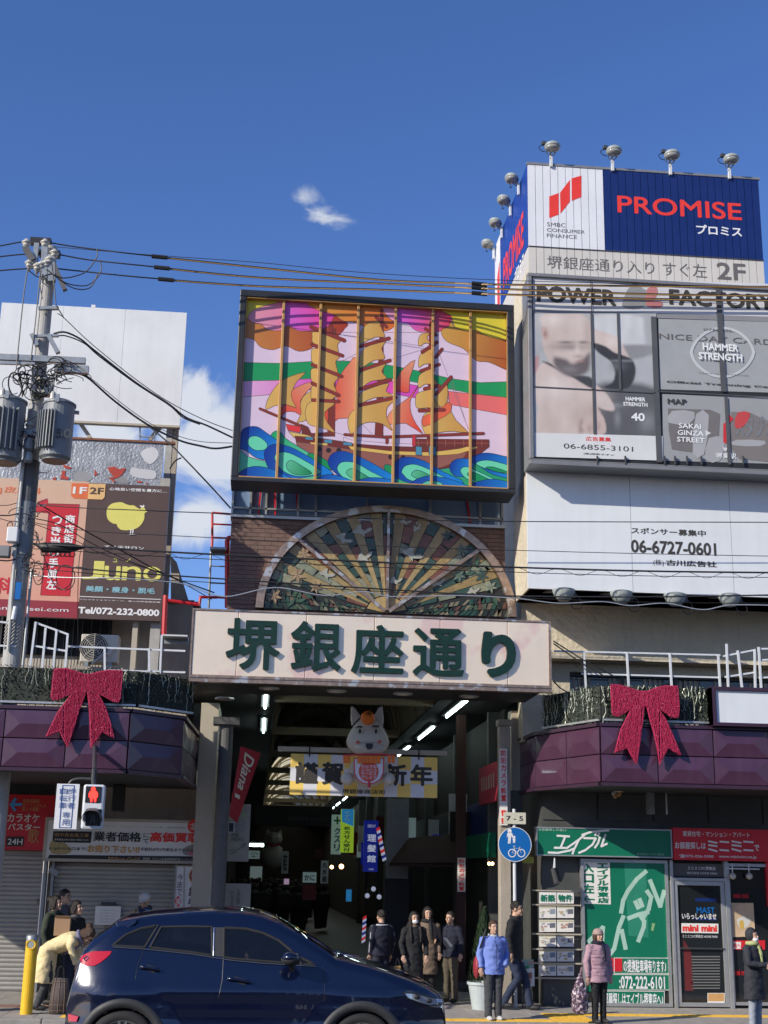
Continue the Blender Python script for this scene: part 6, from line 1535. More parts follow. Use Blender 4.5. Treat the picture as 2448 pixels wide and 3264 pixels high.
for k in range(7): x = q0.x+(q1.x-q0.x)*k/6; b.tube(catmull([(x-.04,Yq-.12,q1.z+.06),(x-.02,Yq-.13,q1.z-.06),(x+.06,Yq-.12,q1.z-.04),(x+.03,Yq-.12,q1.z+.05)], 4, False), .008, 4)
o = obj('loose_ends', b, 'wire', sp); o['kind'] = 'stuff'
tt = thing('twin_cables', 'two black service cables sloping from the arcade sign corner to the right canopy', 'wire', P('c5', 325, 1180, 20.5), None)
for (x0,y0,x1,y1) in ((320,1180,700,1400),(320,1195,640,1400),(320,1430,410,1500)): obj('cable', MB().tube([P('c5', x0, y0, 20.4), P('c5', (x0+x1)/2, (y0+y1)/2+10, 20.3), P('c5', x1, y1, 20.2)], .011, 5), 'wire', tt)
# ------------------------------------------------------------------ right shop fronts
Ysg = 21.7
def board(name, label, cat, c, x0, y0, x1, y1, Y, d, m_, frame=None, fw_=.02, group=None):
    X0, X1, Z0, Z1 = rect(c, x0, y0, x1, y1, Y); t = thing(name, label, cat, (X0, Y, Z0), group)
    obj('board', MB().box(X0, X1, Y, Y+d, Z0, Z1), m_, t)
    if frame: obj('frame', frame_mb(X0-fw_*.2, X1+fw_*.2, Z0-fw_*.2, Z1+fw_*.2, Y-.012, fw_, d+.01), frame, t)
    return t
g1 = board('shop_sign', 'wide green real estate shop sign with slanting white katakana', 'sign', 'd5', 214, 950, 1062, 1145, Ysg, .14, 'shop_green', 'alu')
yy = Ysg-.006
txt('お部屋探しの窓口', 'd5', 228, 953, 400, 978, yy, 'pale_green', g1, .02)
def strokes(t, c, pls, w_, Y, m_, nm='lettering'):
    a_ = Art(c)
    for pl in pls: a_.stroke(pl, w_, (1,1,1))
    b = MB(); y = Y
    for shp, _ in a_.items:
        for q in shp: y -= .00002; b.add([P(c, px, py, y) for px, py in q], [(0,1,2,3)])
    return obj(nm, b, m_, t)
AB = [[(345,1005),(420,1010)], [(395,1010),(365,1082)], [(328,1080),(405,1082),(480,1030),(515,1000)], [(480,1030),(450,1090),(440,1118)], [(500,1000),(560,980),(665,972)], [(512,1020),(585,1022),(565,1060),(520,1095),(480,1112)], [(588,985),(582,1002)],[(606,990),(600,1005)], [(610,1015),(600,1050),(580,1080)], [(645,1000),(620,1072),(655,1055)], [(290,1110),(350,1112),(420,1098),(450,1085)]]
strokes(g1, 'd5', AB, 13, yy, 'white_letter')
txt('株式会社エイブル 堺東店', 'd5', 840, 1112, 1012, 1130, yy, 'pale_green', g1, .0, 2)
r1_ = board('shop_sign', 'red real estate shop sign with white Japanese writing at the right edge', 'sign', 'd5', 1064, 955, 1720, 1168, Ysg-.01, .15, 'shop_red')
for s_, x0, y0, x1, y1, bo in (('賃貸住宅・マンション・アパート', 1126, 975, 1545, 1018, .02), ('お部屋探しは', 1078, 1042, 1272, 1090, .03), ('で', 1572, 1062, 1605, 1100, .04), ('☎072-226-3500', 1106, 1120, 1320, 1146, .02), ('www.minimini.ne.jp', 1352, 1126, 1588, 1152, .02)):
    txt(s_, 'd5', x0, y0, x1, y1, Ysg-.016, 'white_letter', r1_, bo)
pls = []
for k, (x0, x1) in enumerate(((1284,1345),(1355,1418),(1430,1495),(1503,1570))):
    ys = ((1040,1050),(1064,1070),(1088,1102)) if k % 2 == 0 else ((1042,1046),(1094,1098))
    for ya, yb_ in ys: pls.append([(x0+5, ya), (x1-5, yb_)])
strokes(r1_, 'd5', pls, 11, Ysg-.016, 'white_letter')
Xa, Xb, Za, Zb = rect('d6', 1645, 300, 1690, 520, 21.8); obj('side_return', MB().box(Xa, Xb, 21.8, 21.9, Za-.2, Zb), 'shop_red', r1_)
# realty shop window
Yv = 21.86
X0, X1, Z0, Z1 = rect('d6', 415, 285, 1020, 1275, Yv)
fwn = thing('shop_window', 'real estate shop window filled by a big green sheet with a slanting pale logo', 'shop window', (X0, Yv, KZ))
obj('sill', MB().box(X0-.7, X1, Yv-.05, Yv+.08, KZ, Z0+.02), 'dark_wall', fwn)
obj('frame', frame_mb(X0, X1+.02, Z0+.02, Z1, Yv-.02, .05, .09), 'alu', fwn)
obj('glass', MB().box(X0+.05, X1-.03, Yv+.02, Yv+.03, Z0+.07, Z1-.05), 'glass_dark', fwn)
yq = Yv+.012
obj('green_sheet', flat('d6', [(428,305),(1003,315),(1028,1155),(440,1165)], yq), 'shop_green', fwn)
g = flat('d6', [(705,308),(850,312),(868,810),(735,795)], yq-.001); obj('pale_stripe', g, mat('stripe_green', (.03,.24,.15), .35), fwn)
mat('logo_pale', (.40,.60,.50), .4)
SH = [[(850,370),(790,420),(730,500),(700,560),(686,640)], [(700,668),(672,740),(640,880)], [(735,680),(800,655),(865,640)], [(812,660),(838,700),(835,740),(800,830)], [(690,760),(715,880)], [(780,570),(800,612)],[(808,555),(826,600)], [(858,500),(885,540),(868,620),(830,680)], [(878,430),(945,600),(970,500)], [(470,835),(565,740),(560,830)], [(640,880),(600,935)]]
strokes(fwn, 'd6', SH, 28, yq-.002, 'logo_pale', 'logo')
obj('paper_sheet', flat('d6', [(428,302),(610,306),(618,588),(432,582)], yq-.003), 'paper', fwn)
txtv('入口左', 'd6', 432, 312, 508, 520, yq-.006, 'shop_green', fwn, .07)
txtv('エイブル堺東店', 'd6', 524, 312, 606, 582, yq-.006, 'shop_green', fwn, .07, gap=.08)
strokes(fwn, 'd6', [[(440,552),(508,556)], [(462,532),(440,552),(464,574)]], 9, yq-.006, 'shop_green')
obj('paper_note', flat('d6', [(890,712),(912,715),(898,765),(884,760)], yq-.003), mat('note_green', (.25,.45,.2), .5), fwn)
for (x0, y0, x1, y1, m_) in ((640,942,1028,1045,'shop_green'),(560,1052,1015,1155,'shop_green'),(560,1162,972,1270,'shop_green')):
    obj('lettered_strip', flat('d6', [(x0,y0),(x1,y0+2),(x1,y1),(x0,y1)], yq-.003), m_, fwn); obj('strip_edge', strokes(fwn, 'd6', [[(x0,y0),(x1,y0+2),(x1,y1),(x0,y1),(x0,y0)]], 4, yq-.004, 'paper', 'strip_line').data.copy(), 'paper', fwn) if 0 else strokes(fwn, 'd6', [[(x0,y0),(x1,y0+2),(x1,y1),(x0,y1),(x0,y0)]], 4, yq-.004, 'paper', 'strip_line')
obj('red_tab', flat('d6', [(560,942),(692,944),(694,1032),(560,1034)], yq-.0035), 'shop_red', fwn)
txt('の提携駐車場有ります♪', 'd6', 700, 952, 985, 1042, yq-.006, 'white_letter', fwn, .035)
txt(':072-222-6101', 'd6', 672, 1062, 978, 1150, yq-.006, 'white_letter', fwn, .035)
txt('お部屋探しはエイブル堺東店へ♪', 'd6', 545, 1170, 965, 1262, yq-.006, 'white_letter', fwn, .035)
# dark wall part with listings
X0l, X1l, _, _ = rect('d6', 100, 500, 418, 600, Yv)
lst = thing('listing_rack', 'wall rack of wooden rails holding ten property listing sheets under two headings', 'notice rack', (X0l, Yv, 1))
for y in (490, 585, 778, 878, 972, 1070):
    a = P('d6', 98, y, Yv-.02); b_ = P('d6', 420, y+14, Yv-.02); obj('wooden_rail', MB().box(a.x, b_.x, Yv-.04, Yv, b_.z, a.z), 'wood' if 0 else 'cream_panel', lst)
for s_, x0, x1 in (('新築', 143, 256), ('物件', 260, 372)):
    obj('heading_sheet', flat('d6', [(x0,503),(x1,503),(x1,582),(x0,582)], Yv-.02), 'paper', lst); txt(s_, 'd6', x0+8, 522, x1-8, 572, Yv-.026, 'shop_green', lst, .05)
rnd = random.Random(5)
for r_ in range(5):
    for c_ in range(2):
        x0 = 143+c_*118; y0 = (598,690,788,886,980)[r_]; x1, y1 = x0+112, y0+80
        s_ = obj('listing_sheet', flat('d6', [(x0,y0),(x1,y0),(x1,y1),(x0,y1)], Yv-.02), 'paper', lst)
        g = MB()
        flat('d6', [(x0+4,y0+4),(x1-4,y0+4),(x1-4,y0+14),(x0+4,y0+14)], Yv-.022, (.55,.50,.30), g)
        flat('d6', [(x0+70,y0+22),(x0+106,y0+20),(x0+106,y0+52),(x0+70,y0+54)], Yv-.022, rnd.choice([(.2,.25,.32),(.15,.15,.18),(.25,.3,.36)]), g)
        for k in range(9):
            u, v = rnd.uniform(6,60), rnd.uniform(18,62); w_ = rnd.uniform(8,24); hh = rnd.uniform(4,12)
            flat('d6', [(x0+u,y0+v),(x0+u+w_,y0+v),(x0+u+w_,y0+v+hh),(x0+u,y0+v+hh)], Yv-.0225-k*.0002, rnd.choice([(.55,.42,.18),(.45,.40,.30),(.5,.28,.2),(.35,.38,.42),(.62,.58,.4)]), g)
        obj('print', g, 'print_matte', s_)
obj('spot_lamp', MB().tube([P('d6', 245, 280, Yv-.3), P('d6', 247, 355, Yv-.3)], .012, 8), 'white_steel', lst)
q = P('d6', 250, 395, Yv-.3); cm_ = thing('spotlight', 'small black spotlight hanging above the property listing rack', 'lamp', q); obj('housing', MB().tube([q+Vector((-.03,0,.1)), q+Vector((.02,-.06,-.12))], [.06,.075], 12), 'black', cm_)
obj('hook', MB().tube([P('d6', 245, 282, Yv-.3), q+Vector((-.03,0,.1))], .01, 6), 'white_steel', cm_)
# flyer rack by the wall
X0, X1, Z0, Z1 = rect('d6', 30, 955, 112, 1130, 21.4)
fr_ = thing('flyer_rack', 'narrow stand of magazines between the man in black and the listing rack', 'rack', (X0, 21.4, KZ))
obj('magazine', MB().box(X0, X1, 21.4, 21.45, Z0, Z0+(Z1-Z0)*.68), 'paper', fr_); obj('magazine', MB().box(X0, X1, 21.46, 21.5, Z0+(Z1-Z0)*.7, Z1), 'pale_green', fr_)
g = MB()
for k, (x0,y0,x1,y1,cc) in enumerate(((34,995,75,1015,(.03,.3,.15)),(60,1040,95,1080,(.35,.15,.1)),(50,1085,90,1110,(.4,.35,.3)),(70,960,105,985,(.5,.35,.25)),(45,1030,60,1060,(.5,.5,.1)))): flat('d6', [(x0,y0),(x1,y0),(x1,y1),(x0,y1)], 21.394-k*.0005, cc, g)
obj('cover_print', g, 'print_matte', fr_); obj('legs', MB().bar((X0+.02,21.5,KZ),(X0+.02,21.48,Z1),.015).bar((X1-.02,21.5,KZ),(X1-.02,21.48,Z1),.015), 'dark_steel', fr_)
# door of the second realty shop
X0, X1, Z0, Z1 = rect('d6', 1030, 430, 1408, 1280, Yv)
dr = thing('shop_door', 'aluminium framed glass door of the red realty shop with its logo on the glass', 'door', (X0, Yv, KZ))
Xt0, Xt1, Zt0, Zt1 = rect('d6', 1022, 315, 1350, 408, Yv)
X1 = P('d6', 1385, 850, Yv).x; X0 = P('d6', 1042, 850, Yv).x
obj('outer_frame', MB().box(X0-.05, X0, Yv-.06, Yv+.06, KZ, Zt1+.05).box(X1, X1+.07, Yv-.06, Yv+.06, KZ, Zt1+.05).box(X0-.05, X1+.07, Yv-.05, Yv+.06, Z1, Z1+.05), 'alu', dr, bevel=.004)
dl = obj('door_leaf', frame_mb(X0+.005, X1-.005, KZ+.02, Z1-.005, Yv-.04, .065, .06), 'alu', dr, bevel=.004)
obj('glass', MB().box(X0+.07, X1-.07, Yv-.01, Yv, KZ+.09, Z1-.07), 'glass_dark', dl)
zz = P('d6', 1200, 878, Yv).z; obj('push_bar', MB().box(X0+.06, X1-.06, Yv-.06, Yv-.045, zz-.012, zz+.012), 'dark_steel', dl)
yd = Yv-.014
txt('いらっしゃいませ', 'd6', 1088, 645, 1318, 690, yd, 'white_letter', dl, .03)
obj('logo_plate', flat('d6', [(1085,712),(1330,716),(1330,780),(1085,776)], yd), 'paper', dl)
txt('mini mini', 'd6', 1092, 722, 1322, 770, yd-.004, 'red_letter', dl, .08)
txt('ミニミニFC堺東店 HOME PARK', 'd6', 1092, 788, 1328, 812, yd, 'white_letter', dl, 0, 2)
txt('MAST', 'd6', 1185, 605, 1308, 648, yd, 'sign_blue', dl, .03); 
obj('sticker', flat('d6', [(1258,1175),(1372,1175),(1372,1260),(1258,1260)], yd), 'paper', dl); obj('sticker_print', flat('d6', [(1262,1178),(1368,1178),(1368,1230),(1262,1230)], yd-.001), mat('sticker_orange', (.6,.33,.12), .5), dl)
g = MB()
for k in range(12): flat('d6', [(1150,930+k*19),(1340,930+k*19),(1342,938+k*19),(1150,938+k*19)], Yv-.0105, (.16,.16,.15), g)
obj('blind_slats', g, 'print_matte', dl)
obj('red_drape', flat('d6', [(1098,820),(1150,900),(1165,1160),(1110,1160)], Yv-.0105), mat('dull_red', (.14,.015,.015), .6), dl)
for y0, y1, m_ in ((545,570,'navy'),(676,694,'navy')): obj('blue_stripe', flat('d6', [(1175,y0),(1318,y0+2),(1320,y1),(1178,y1-2)], Yv-.011), m_, dl)
tr_ = obj('transom', MB().box(X0, X1+.05, Yv-.01, Yv+.02, Zt0, Zt1), 'dark_wall', dr)
txt('ミニミニFC堺東店', 'd6', 1128, 335, 1312, 362, Yv-.016, 'white_letter', tr_, .02, 2); txt('株式会社 HOME PARK', 'd6', 1122, 370, 1325, 392, Yv-.016, 'white_letter', tr_, 0, 2)
X0, X1, Z0, Z1 = rect('d6', 1370, 315, 1640, 1270, Yv)
w2 = thing('shop_window', 'dark shop window right of the glass door with a yellowish poster and two hanging lamps', 'shop window', (X0+.1, Yv, KZ))
X0 = P('d6', 1400, 800, Yv).x; X1 = P('d6', 1650, 800, Yv).x+.9
obj('frame', frame_mb(X0, X1, KZ+.05, Z1, Yv-.04, .05, .1), 'alu', w2); obj('glass', MB().box(X0+.05, X1-.05, Yv+.01, Yv+.02, KZ+.1, Z1-.05), 'glass_dark', w2)
obj('poster', flat('d6', [(1408,578),(1562,578),(1575,800),(1422,805)], Yv-.002), mat('poster_gold', (.62,.45,.28), .5, var=.2, scale=5), w2)
g = MB(); flat('d6', [(1450,690),(1475,675),(1500,665),(1520,680),(1545,690),(1530,730),(1500,745),(1470,740)], Yv-.004, (.62,.60,.55), g, 2); flat('d6', [(1470,700),(1495,695),(1500,745),(1475,745)], Yv-.005, (.6,.4,.08), g, 2); obj('poster_print', g, 'print_matte', w2)
obj('red_strip', flat('d6', [(1400,826),(1640,826),(1640,888),(1400,888)], Yv-.002), 'shop_red', w2); obj('white_strip', flat('d6', [(1402,836),(1480,836),(1480,882),(1402,882)], Yv-.003), 'paper', w2); txt('2階へ', 'd6', 1412, 844, 1480, 876, Yv-.006, 'red_letter', w2, .03)
for x in (1425, 1535):
    q = P('d6', x, 400, Yv-.12); l_ = obj('hanging_lamp', MB().ell(q, (.055,.055,.055), 14, 10), 'porcelain', w2, smooth=True); obj('lamp_rod', MB().tube([q+Vector((0,0,.05)), q+Vector((0,0,.2))], .01, 6), 'white_steel', l_)
q0 = P('d6', 1378, 350, Yv-.1); q1 = P('d6', 1600, 356, Yv-.1); obj('lamp_rail', MB().box(q0.x, q1.x, Yv-.12, Yv-.09, q0.z-.01, q0.z+.01), 'white_steel', w2)
for k, (y, s_) in enumerate(((530,'mini mini'),(1040,'mini mini'))): txt(s_, 'd6', 1428, y-18, 1530, y+18, Yv-.003, 'shop_red', w2, .04, 2)
# little blossoms below the canopy and a grey duct
q = P('d5', 715, 735, 21.2); fl_ = thing('blossom_cluster', 'small cluster of orange and white artificial blossoms under the right canopy', 'decoration', q)
for k in range(9):
    p = P('d5', 695+random.uniform(0,60), 712+random.uniform(0,48), 21.2+random.uniform(-.05,.05)); obj('blossom', MB().ell(p, (.035,.02,.035), 7, 4), 'paper' if k % 3 == 0 else 'sticker_orange', fl_)
obj('stem', MB().tube([q, q+Vector((0,.1,.2))], .01, 5), 'foliage', fl_)
q0 = P('d5', 915, 715, 21.3); q1 = P('d5', 955, 870, 21.3); du = thing('wall_duct', 'pale grey box duct hanging below the right canopy', 'duct', (q0.x, 21.3, q1.z)); obj('duct_body', MB().box(q0.x, q1.x, 21.3, 21.5, q1.z, 3.5), 'grey_steel', du, bevel=.01)
q0 = P('d5', 1022, 715, 21.3); obj('thin_pipe', MB().tube([(q0.x, 21.3, q1.z), (q0.x, 21.3, 3.5)], .014, 8), 'alu', du)
# ------------------------------------------------------------------ left shop signs
kr = board('karaoke_sign', 'red karaoke sign with a blue arrow and a 24H mark at the left edge', 'sign', 'd1', -60, 1070, 385, 1495, 23.3, .12, 'shop_red', 'shop_red')
yk = 23.285
obj('side_strip', flat('d1', [(12,1075),(55,1078),(25,1480),(-20,1480)], yk), 'dark_wall', kr)
strokes(kr, 'd1', [[(85,1148),(160,1148)], [(118,1105),(85,1148),(112,1192)]], 22, yk, 'skyblue', 'arrow')
txt('カラオケ', 'd1', 60, 1215, 295, 1285, yk, 'paper', kr, .03); txt('バスター', 'd1', 62, 1290, 300, 1345, yk, 'paper', kr, .03)
txt('交差点直前\nローソンさん上\n直ぐの看板', 'd1', 175, 1105, 345, 1200, yk, 'sticker_orange', kr, .02, 2)
obj('plate', flat('d1', [(48,1392),(180,1392),(176,1462),(46,1462)], yk), 'near_black', kr); txt('24H', 'd1', 60, 1405, 168, 1452, yk-.004, 'paper', kr, .02)
txt('歌', 'd1', 215, 1330, 290, 1440, yk, 'sticker_orange', kr, .0)
go_ = board('gold_buyer_sign', 'wide white sign of a gold buying shop with red and black Japanese writing', 'sign', 'd1', 350, 1248, 1560, 1595, 23.2, .14, 'paper', 'cream_panel', .05)
yk = 23.19
for s_, x0, y0, x1, y1, m_, bo in (('金・ダイヤモンド・ジュエリー・ブランド品・高級腕時計', 640,1302,1405,1330,'grey_letter',.01), ('業者価格', 708,1350,1065,1432,'dark_letter',.045), ('に\nて', 1082,1362,1125,1442,'dark_letter',.02), ('高価買取', 1135,1355,1508,1438,'red_letter',.06),
    ('0.1gから大口まで!', 372,1465,652,1500,'dark_letter',.03), ('お売り下さい!!', 662,1452,1052,1518,'sticker_orange',.08), ('手数料0円!1円単位までお支払い!!', 1062,1472,1508,1508,'dark_letter',.02)):
    txt(s_, 'd1', x0, y0, x1, y1, yk, m_, go_, bo)
obj('black_band', flat('d1', [(372,1528),(1528,1540),(1528,1580),(355,1568)], yk+.003), 'near_black', go_)
txt('Million Gold', 'd1', 820, 1542, 1052, 1575, yk-.002, 'sticker_orange', go_, .0, 2); txt('貴金属・ブランド品 高価買取専門店 ミリオンゴールド', 'd1', 1080, 1548, 1505, 1572, yk-.002, 'paper', go_, 0, 2)
obj('black_block', flat('d1', [(402,1350),(695,1352),(685,1438),(395,1434)], yk+.003), 'near_black', go_)
txt('田中貴金属工業', 'd1', 415, 1362, 670, 1395, yk-.002, 'sticker_orange', go_, .0, 2); txt('業界最高水準の価格で買取ります!', 'd1', 412, 1405, 670, 1425, yk-.002, 'paper', go_, .0, 2)
q = P('d1', 1468, 1310, yk); obj('round_badge', MB().lathe([(0,-.003),(.115,-.003),(.115,.002)], q, 26, 'y'), 'red_letter', go_); txt('一般の方\n大歓迎!', 'd1', 1435, 1288, 1502, 1342, yk-.008, 'paper', go_, .03, 2, align='CENTER')
g = MB(); flat('d1', [(375,1450),(400,1420),(430,1440),(480,1430),(520,1470),(540,1500),(500,1522),(390,1518)], yk+.002, (.42,.33,.14), g, 2); flat('d1', [(1380,1500),(1400,1470),(1450,1450),(1520,1440),(1530,1500),(1500,1530),(1400,1530)], yk+.002, (.30,.28,.27), g, 2); flat('d1', [(1425,1508),(1470,1508),(1470,1530),(1425,1530)], yk+.001, (.6,.15,.25), g); obj('picture', g, 'print_matte', go_)
vs_ = board('side_sign', 'tall narrow white sign with a red seal at the right end of the shutter', 'sign', 'd2', 1332, 140, 1585, 900, 23.0, .12, 'paper', 'cream_panel')
yk = 22.985
q = P('d2', 1486, 218, yk); obj('gold_ring', MB().lathe([(0,-.001),(.135,-.001),(.135,.002)], q, 28, 'y'), 'sticker_orange', vs_); obj('red_seal', MB().lathe([(0,-.004),(.115,-.004),(.115,.0)], q, 28, 'y'), 'maroon', vs_); txt('安心\nキャンペーン\n実施中', 'd2', 1445, 185, 1528, 250, yk-.01, 'paper', vs_, .02, 2, align='CENTER')
txtv('業者価格にて', 'd2', 1425, 298, 1488, 770, yk, 'dark_letter', vs_, .05); txtv('今まで', 'd2', 1342, 200, 1375, 370, yk, 'dark_letter', vs_, .0)
obj('red_oval', flat('d2', catmull([(1345,370),(1368,410),(1345,452),(1322,410)], 5), yk), 'red_letter', vs_); txt('損', 'd2', 1330, 385, 1362, 438, yk-.004, 'paper', vs_, .02)
txtv('全ブランド取扱', 'd2', 1505, 300, 1525, 500, yk, 'grey_letter', vs_, .0); obj('divider', flat('d2', [(1388,150),(1398,150),(1388,890),(1378,890)], yk), 'cream_panel', vs_)
nt_ = board('paper_notice', 'white paper notice taped on the middle of the closed shutter', 'notice', 'd2', 722, 445, 905, 590, 23.45, .01, 'paper')
for k in range(5): txt('お知らせ 閉店いたしました', 'd2', 755, 472+k*22, 870, 482+k*22, 23.445, 'grey_letter', nt_, 0, 1)
obj('clip', MB().box(P('d2', 765, 420, 23.44).x, P('d2', 880, 420, 23.44).x, 23.42, 23.44, P('d2', 765, 438, 23.44).z, P('d2', 765, 415, 23.44).z), 'dark_steel', nt_)
# ------------------------------------------------------------------ pedestrian signal and its plate
Yt = 17.8
pg = thing('pedestrian_signal', 'pedestrian signal with its red standing figure lit, hanging from a dark arm', 'traffic signal', P('d1', 700, 1340, Yt))
q0 = P('d1', 606, 1335, Yt); q1 = P('d1', 795, 998, Yt); xA, xB = q0.x, q1.x; zA, zB = q0.z, q1.z
obj('housing', MB().box(xA, xB, Yt, Yt+.16, zA, zB), 'lamp_grey' if 0 else 'white_steel', pg, bevel=.03)
def lens(y0, y1, m_): a = P('d1', 640, y1, Yt-.01); b_ = P('d1', 768, y0, Yt-.01); return obj('lens', MB().box(a.x, b_.x, Yt-.012, Yt+.0, a.z, b_.z), m_, pg, bevel=.01)
l1 = lens(1012, 1132, 'black'); l2 = lens(1182, 1308, 'glass_dark')
b = MB(); yf = Yt-.02
b.lathe([(0,0),(.030,0),(.030,.004)], P('d1', 705, 1032, yf), 14, 'y')
obj('red_figure_head', b, 'red_led', l1)
obj('red_figure', flat('d1', [(682,1045),(728,1045),(740,1065),(738,1095),(728,1098),(725,1128),(712,1130),(708,1100),(700,1100),(696,1130),(682,1128),(680,1098),(670,1092),(670,1065)], yf), 'red_led', l1)
obj('green_figure', flat('d1', [(690,1205),(710,1205),(722,1240),(712,1250),(722,1290),(708,1290),(700,1262),(688,1292),(676,1288),(690,1250),(682,1240)], Yt-.0135), 'dark_steel', l2)
def hood(y0, y1):
    a = P('d1', 622, y0, Yt); b_ = P('d1', 782, y0, Yt); z1 = P('d1', 700, y1, Yt).z; b = MB(); pr = []
    for k in range(9):
        u = k/8; x = a.x+(b_.x-a.x)*u; z = a.z-((abs(u-.5)*2)**4)*(a.z-z1)*.75; pr.append((x, z))
    for i in range(8): (xa, za), (xb, zb) = pr[i], pr[i+1]; b.add([(xa,Yt,za),(xb,Yt,zb),(xb,Yt-.16,zb-.04),(xa,Yt-.16,za-.04)], [(0,1,2,3)]); b.add([(xa,Yt,za-.006),(xb,Yt,zb-.006),(xb,Yt-.16,zb-.046),(xa,Yt-.16,za-.046)], [(3,2,1,0)])
    obj('hood', b, 'dark_steel', pg)
hood(1172, 1290)
obj('arm', MB().tube(catmull([tuple(P('d1', x, y, Yt+.08)) for x, y in ((710,1000),(708,960),(712,905),(714,880))], 4, False)+[], .035, 10), 'dark_steel', pg)
obj('arm', MB().tube(catmull([tuple(P('d1', x, y, Yt+.08)) for x, y in ((700,955),(600,952),(545,965),(520,992))], 4, False), .016, 8), 'dark_steel', pg)
# carrying pole and mast arm run up under the canopy edge
obj('mast', MB().tube([P('d1', 714, 885, Yt+.08), P('d1', 716, 700, Yt+1.9)], .03, 8), 'dark_steel', pg)
pp = board('crossing_sign', 'white vertical sign with blue border and blue Japanese writing beside the pedestrian signal', 'sign', 'd1', 432, 990, 575, 1335, Yt+.02, .02, 'white_paint')
c0 = P('d1', 432, 990, Yt); 
q0 = P('d1', 426, 1335, Yt+.02); q1 = P('d1', 582, 992, Yt+.02)
obj('blue_border', frame_mb(q0.x+.03, q1.x-.03, q0.z+.02, q1.z-.02, Yt+.014, .008, .004), 'blue_ink', pp)
txtv('自転車', 'd1', 455, 1018, 500, 1182, Yt+.012, 'blue_ink', pp, .0, gap=.16); txtv('歩行者', 'd1', 516, 1018, 563, 1182, Yt+.012, 'blue_ink', pp, .0, gap=.16); txtv('専用', 'd1', 472, 1198, 522, 1312, Yt+.012, 'blue_ink', pp, .0, gap=.18)
# ------------------------------------------------------------------ road sign on its pole
Yo = 21.6
po = thing('sign_pole', 'white sign pole carrying a blue round pedestrians and bicycles sign and a small number plate', 'road sign', PZ('d4', 1492, 2600, KZ) if 0 else (P('d4', 1490, 1200, Yo).x, Yo, KZ))
xo = P('d4', 1490, 1250, Yo).x
obj('pole', MB().tube([(xo, Yo, KZ), (xo, Yo, P('d4', 1488, 1185, Yo).z)], .028, 12), 'white_steel', po)
c_ = P('d4', 1496, 1497, Yo-.05); rr = (P('d4', 1642, 1497, Yo).x-P('d4', 1350, 1497, Yo).x)/2
ds = obj('round_sign', MB().lathe([(0,-.004),(rr*.965,-.004),(rr*.965,.012),(0,.012)], c_, 44, 'y'), 'sign_blue', po)
obj('rim', MB().lathe([(rr*.965,-.006),(rr,-.006),(rr,.014),(rr*.965,.014)], c_, 44, 'y'), 'white_paint', ds)
ym = c_.y-.0075
g = MB().lathe([(0,0),(.034,0),(.034,.003)], P('d4', 1450, 1378, ym), 14, 'y'); obj('adult_head', g, 'white_letter', ds)
obj('adult_symbol', flat('d4', [(1435,1392),(1466,1392),(1478,1410),(1480,1435),(1470,1438),(1464,1415),(1462,1440),(1458,1490),(1448,1490),(1448,1445),(1444,1490),(1434,1490),(1438,1440),(1436,1415),(1430,1438),(1426,1430),(1428,1405)], ym), 'white_letter', ds)
g = MB().lathe([(0,0),(.022,0),(.022,.003)], P('d4', 1490, 1433, ym), 12, 'y'); obj('child_head', g, 'white_letter', ds)
obj('child_symbol', flat('d4', [(1482,1442),(1498,1442),(1503,1462),(1498,1465),(1498,1485),(1490,1485),(1488,1470),(1484,1485),(1478,1484),(1480,1462),(1474,1444),(1480,1446)], ym), 'white_letter', ds)
b = MB()
for cx_ in (1472, 1553): q = P('d4', cx_, 1574, ym); b.lathe([(.052,-.001),(.066,-.001),(.066,.002),(.052,.002)], q, 22, 'y')
for (x0,y0,x1,y1) in ((1472,1574,1492,1535),(1492,1535,1540,1532),(1492,1540,1518,1575),(1518,1575,1540,1532),(1553,1574,1535,1520),(1472,1574,1518,1576),(1485,1518,1502,1520),(1535,1520,1548,1524),(1494,1535,1488,1518),(1480,1510,1488,1520),(1500,1510,1482,1512)): b.bar(P('d4', x0, y0, ym), P('d4', x1, y1, ym), .009, .004)
obj('bicycle_symbol', b, 'white_letter', ds)
q0 = P('d4', 1397, 1316, Yo-.05); q1 = P('d4', 1593, 1218, Yo-.05); npl = obj('number_plate', MB().box(q0.x, q1.x, Yo-.05, Yo-.04, q0.z, q1.z), mat('plate_cream', (.62,.60,.48), .45), po, bevel=.004)
txt('7 - 5', 'd4', 1420, 1245, 1568, 1290, Yo-.056, 'dark_letter', npl, .02)
q = P('d4', 1620, 1635, Yo+.2); gg = thing('yellow_tag', 'small yellow green tag sticking out behind the round blue sign', 'tag', q); obj('tag_plate', MB().box(q.x-.1, q.x+.08, q.y, q.y+.02, q.z-.05, q.z+.05), mat('tag_yellow', (.4,.42,.06), .5), gg); obj('clip', MB().bar(q+Vector((-.1,.01,0)), q+Vector((-.2,.01,.05)), .015), 'dark_steel', gg)
# ------------------------------------------------------------------ vertical camera notices
def vnotice(label, c, x0, y0, x1, y1, Y, s_, m_='paper', ink='red_letter', bo=.05):
    t = board('vertical_notice', label, 'notice', c, x0, y0, x1, y1, Y, .02, m_); w_ = x1-x0
    txtv(s_, c, x0+w_*.16, y0+8, x1-w_*.14, y1-8, Y-.006, ink, t, bo, gap=.18); return t
vnotice('white vertical notice with red security camera writing on the right column', 'd4', 1360, 652, 1432, 1330, 21.96, '防犯カメラ設置 警察', bo=.04)
vnotice('smaller white security camera notice on the inner column of the arcade', 'd4', 992, 1615, 1060, 1915, 24.96, '防犯カメラ設置', bo=.04)
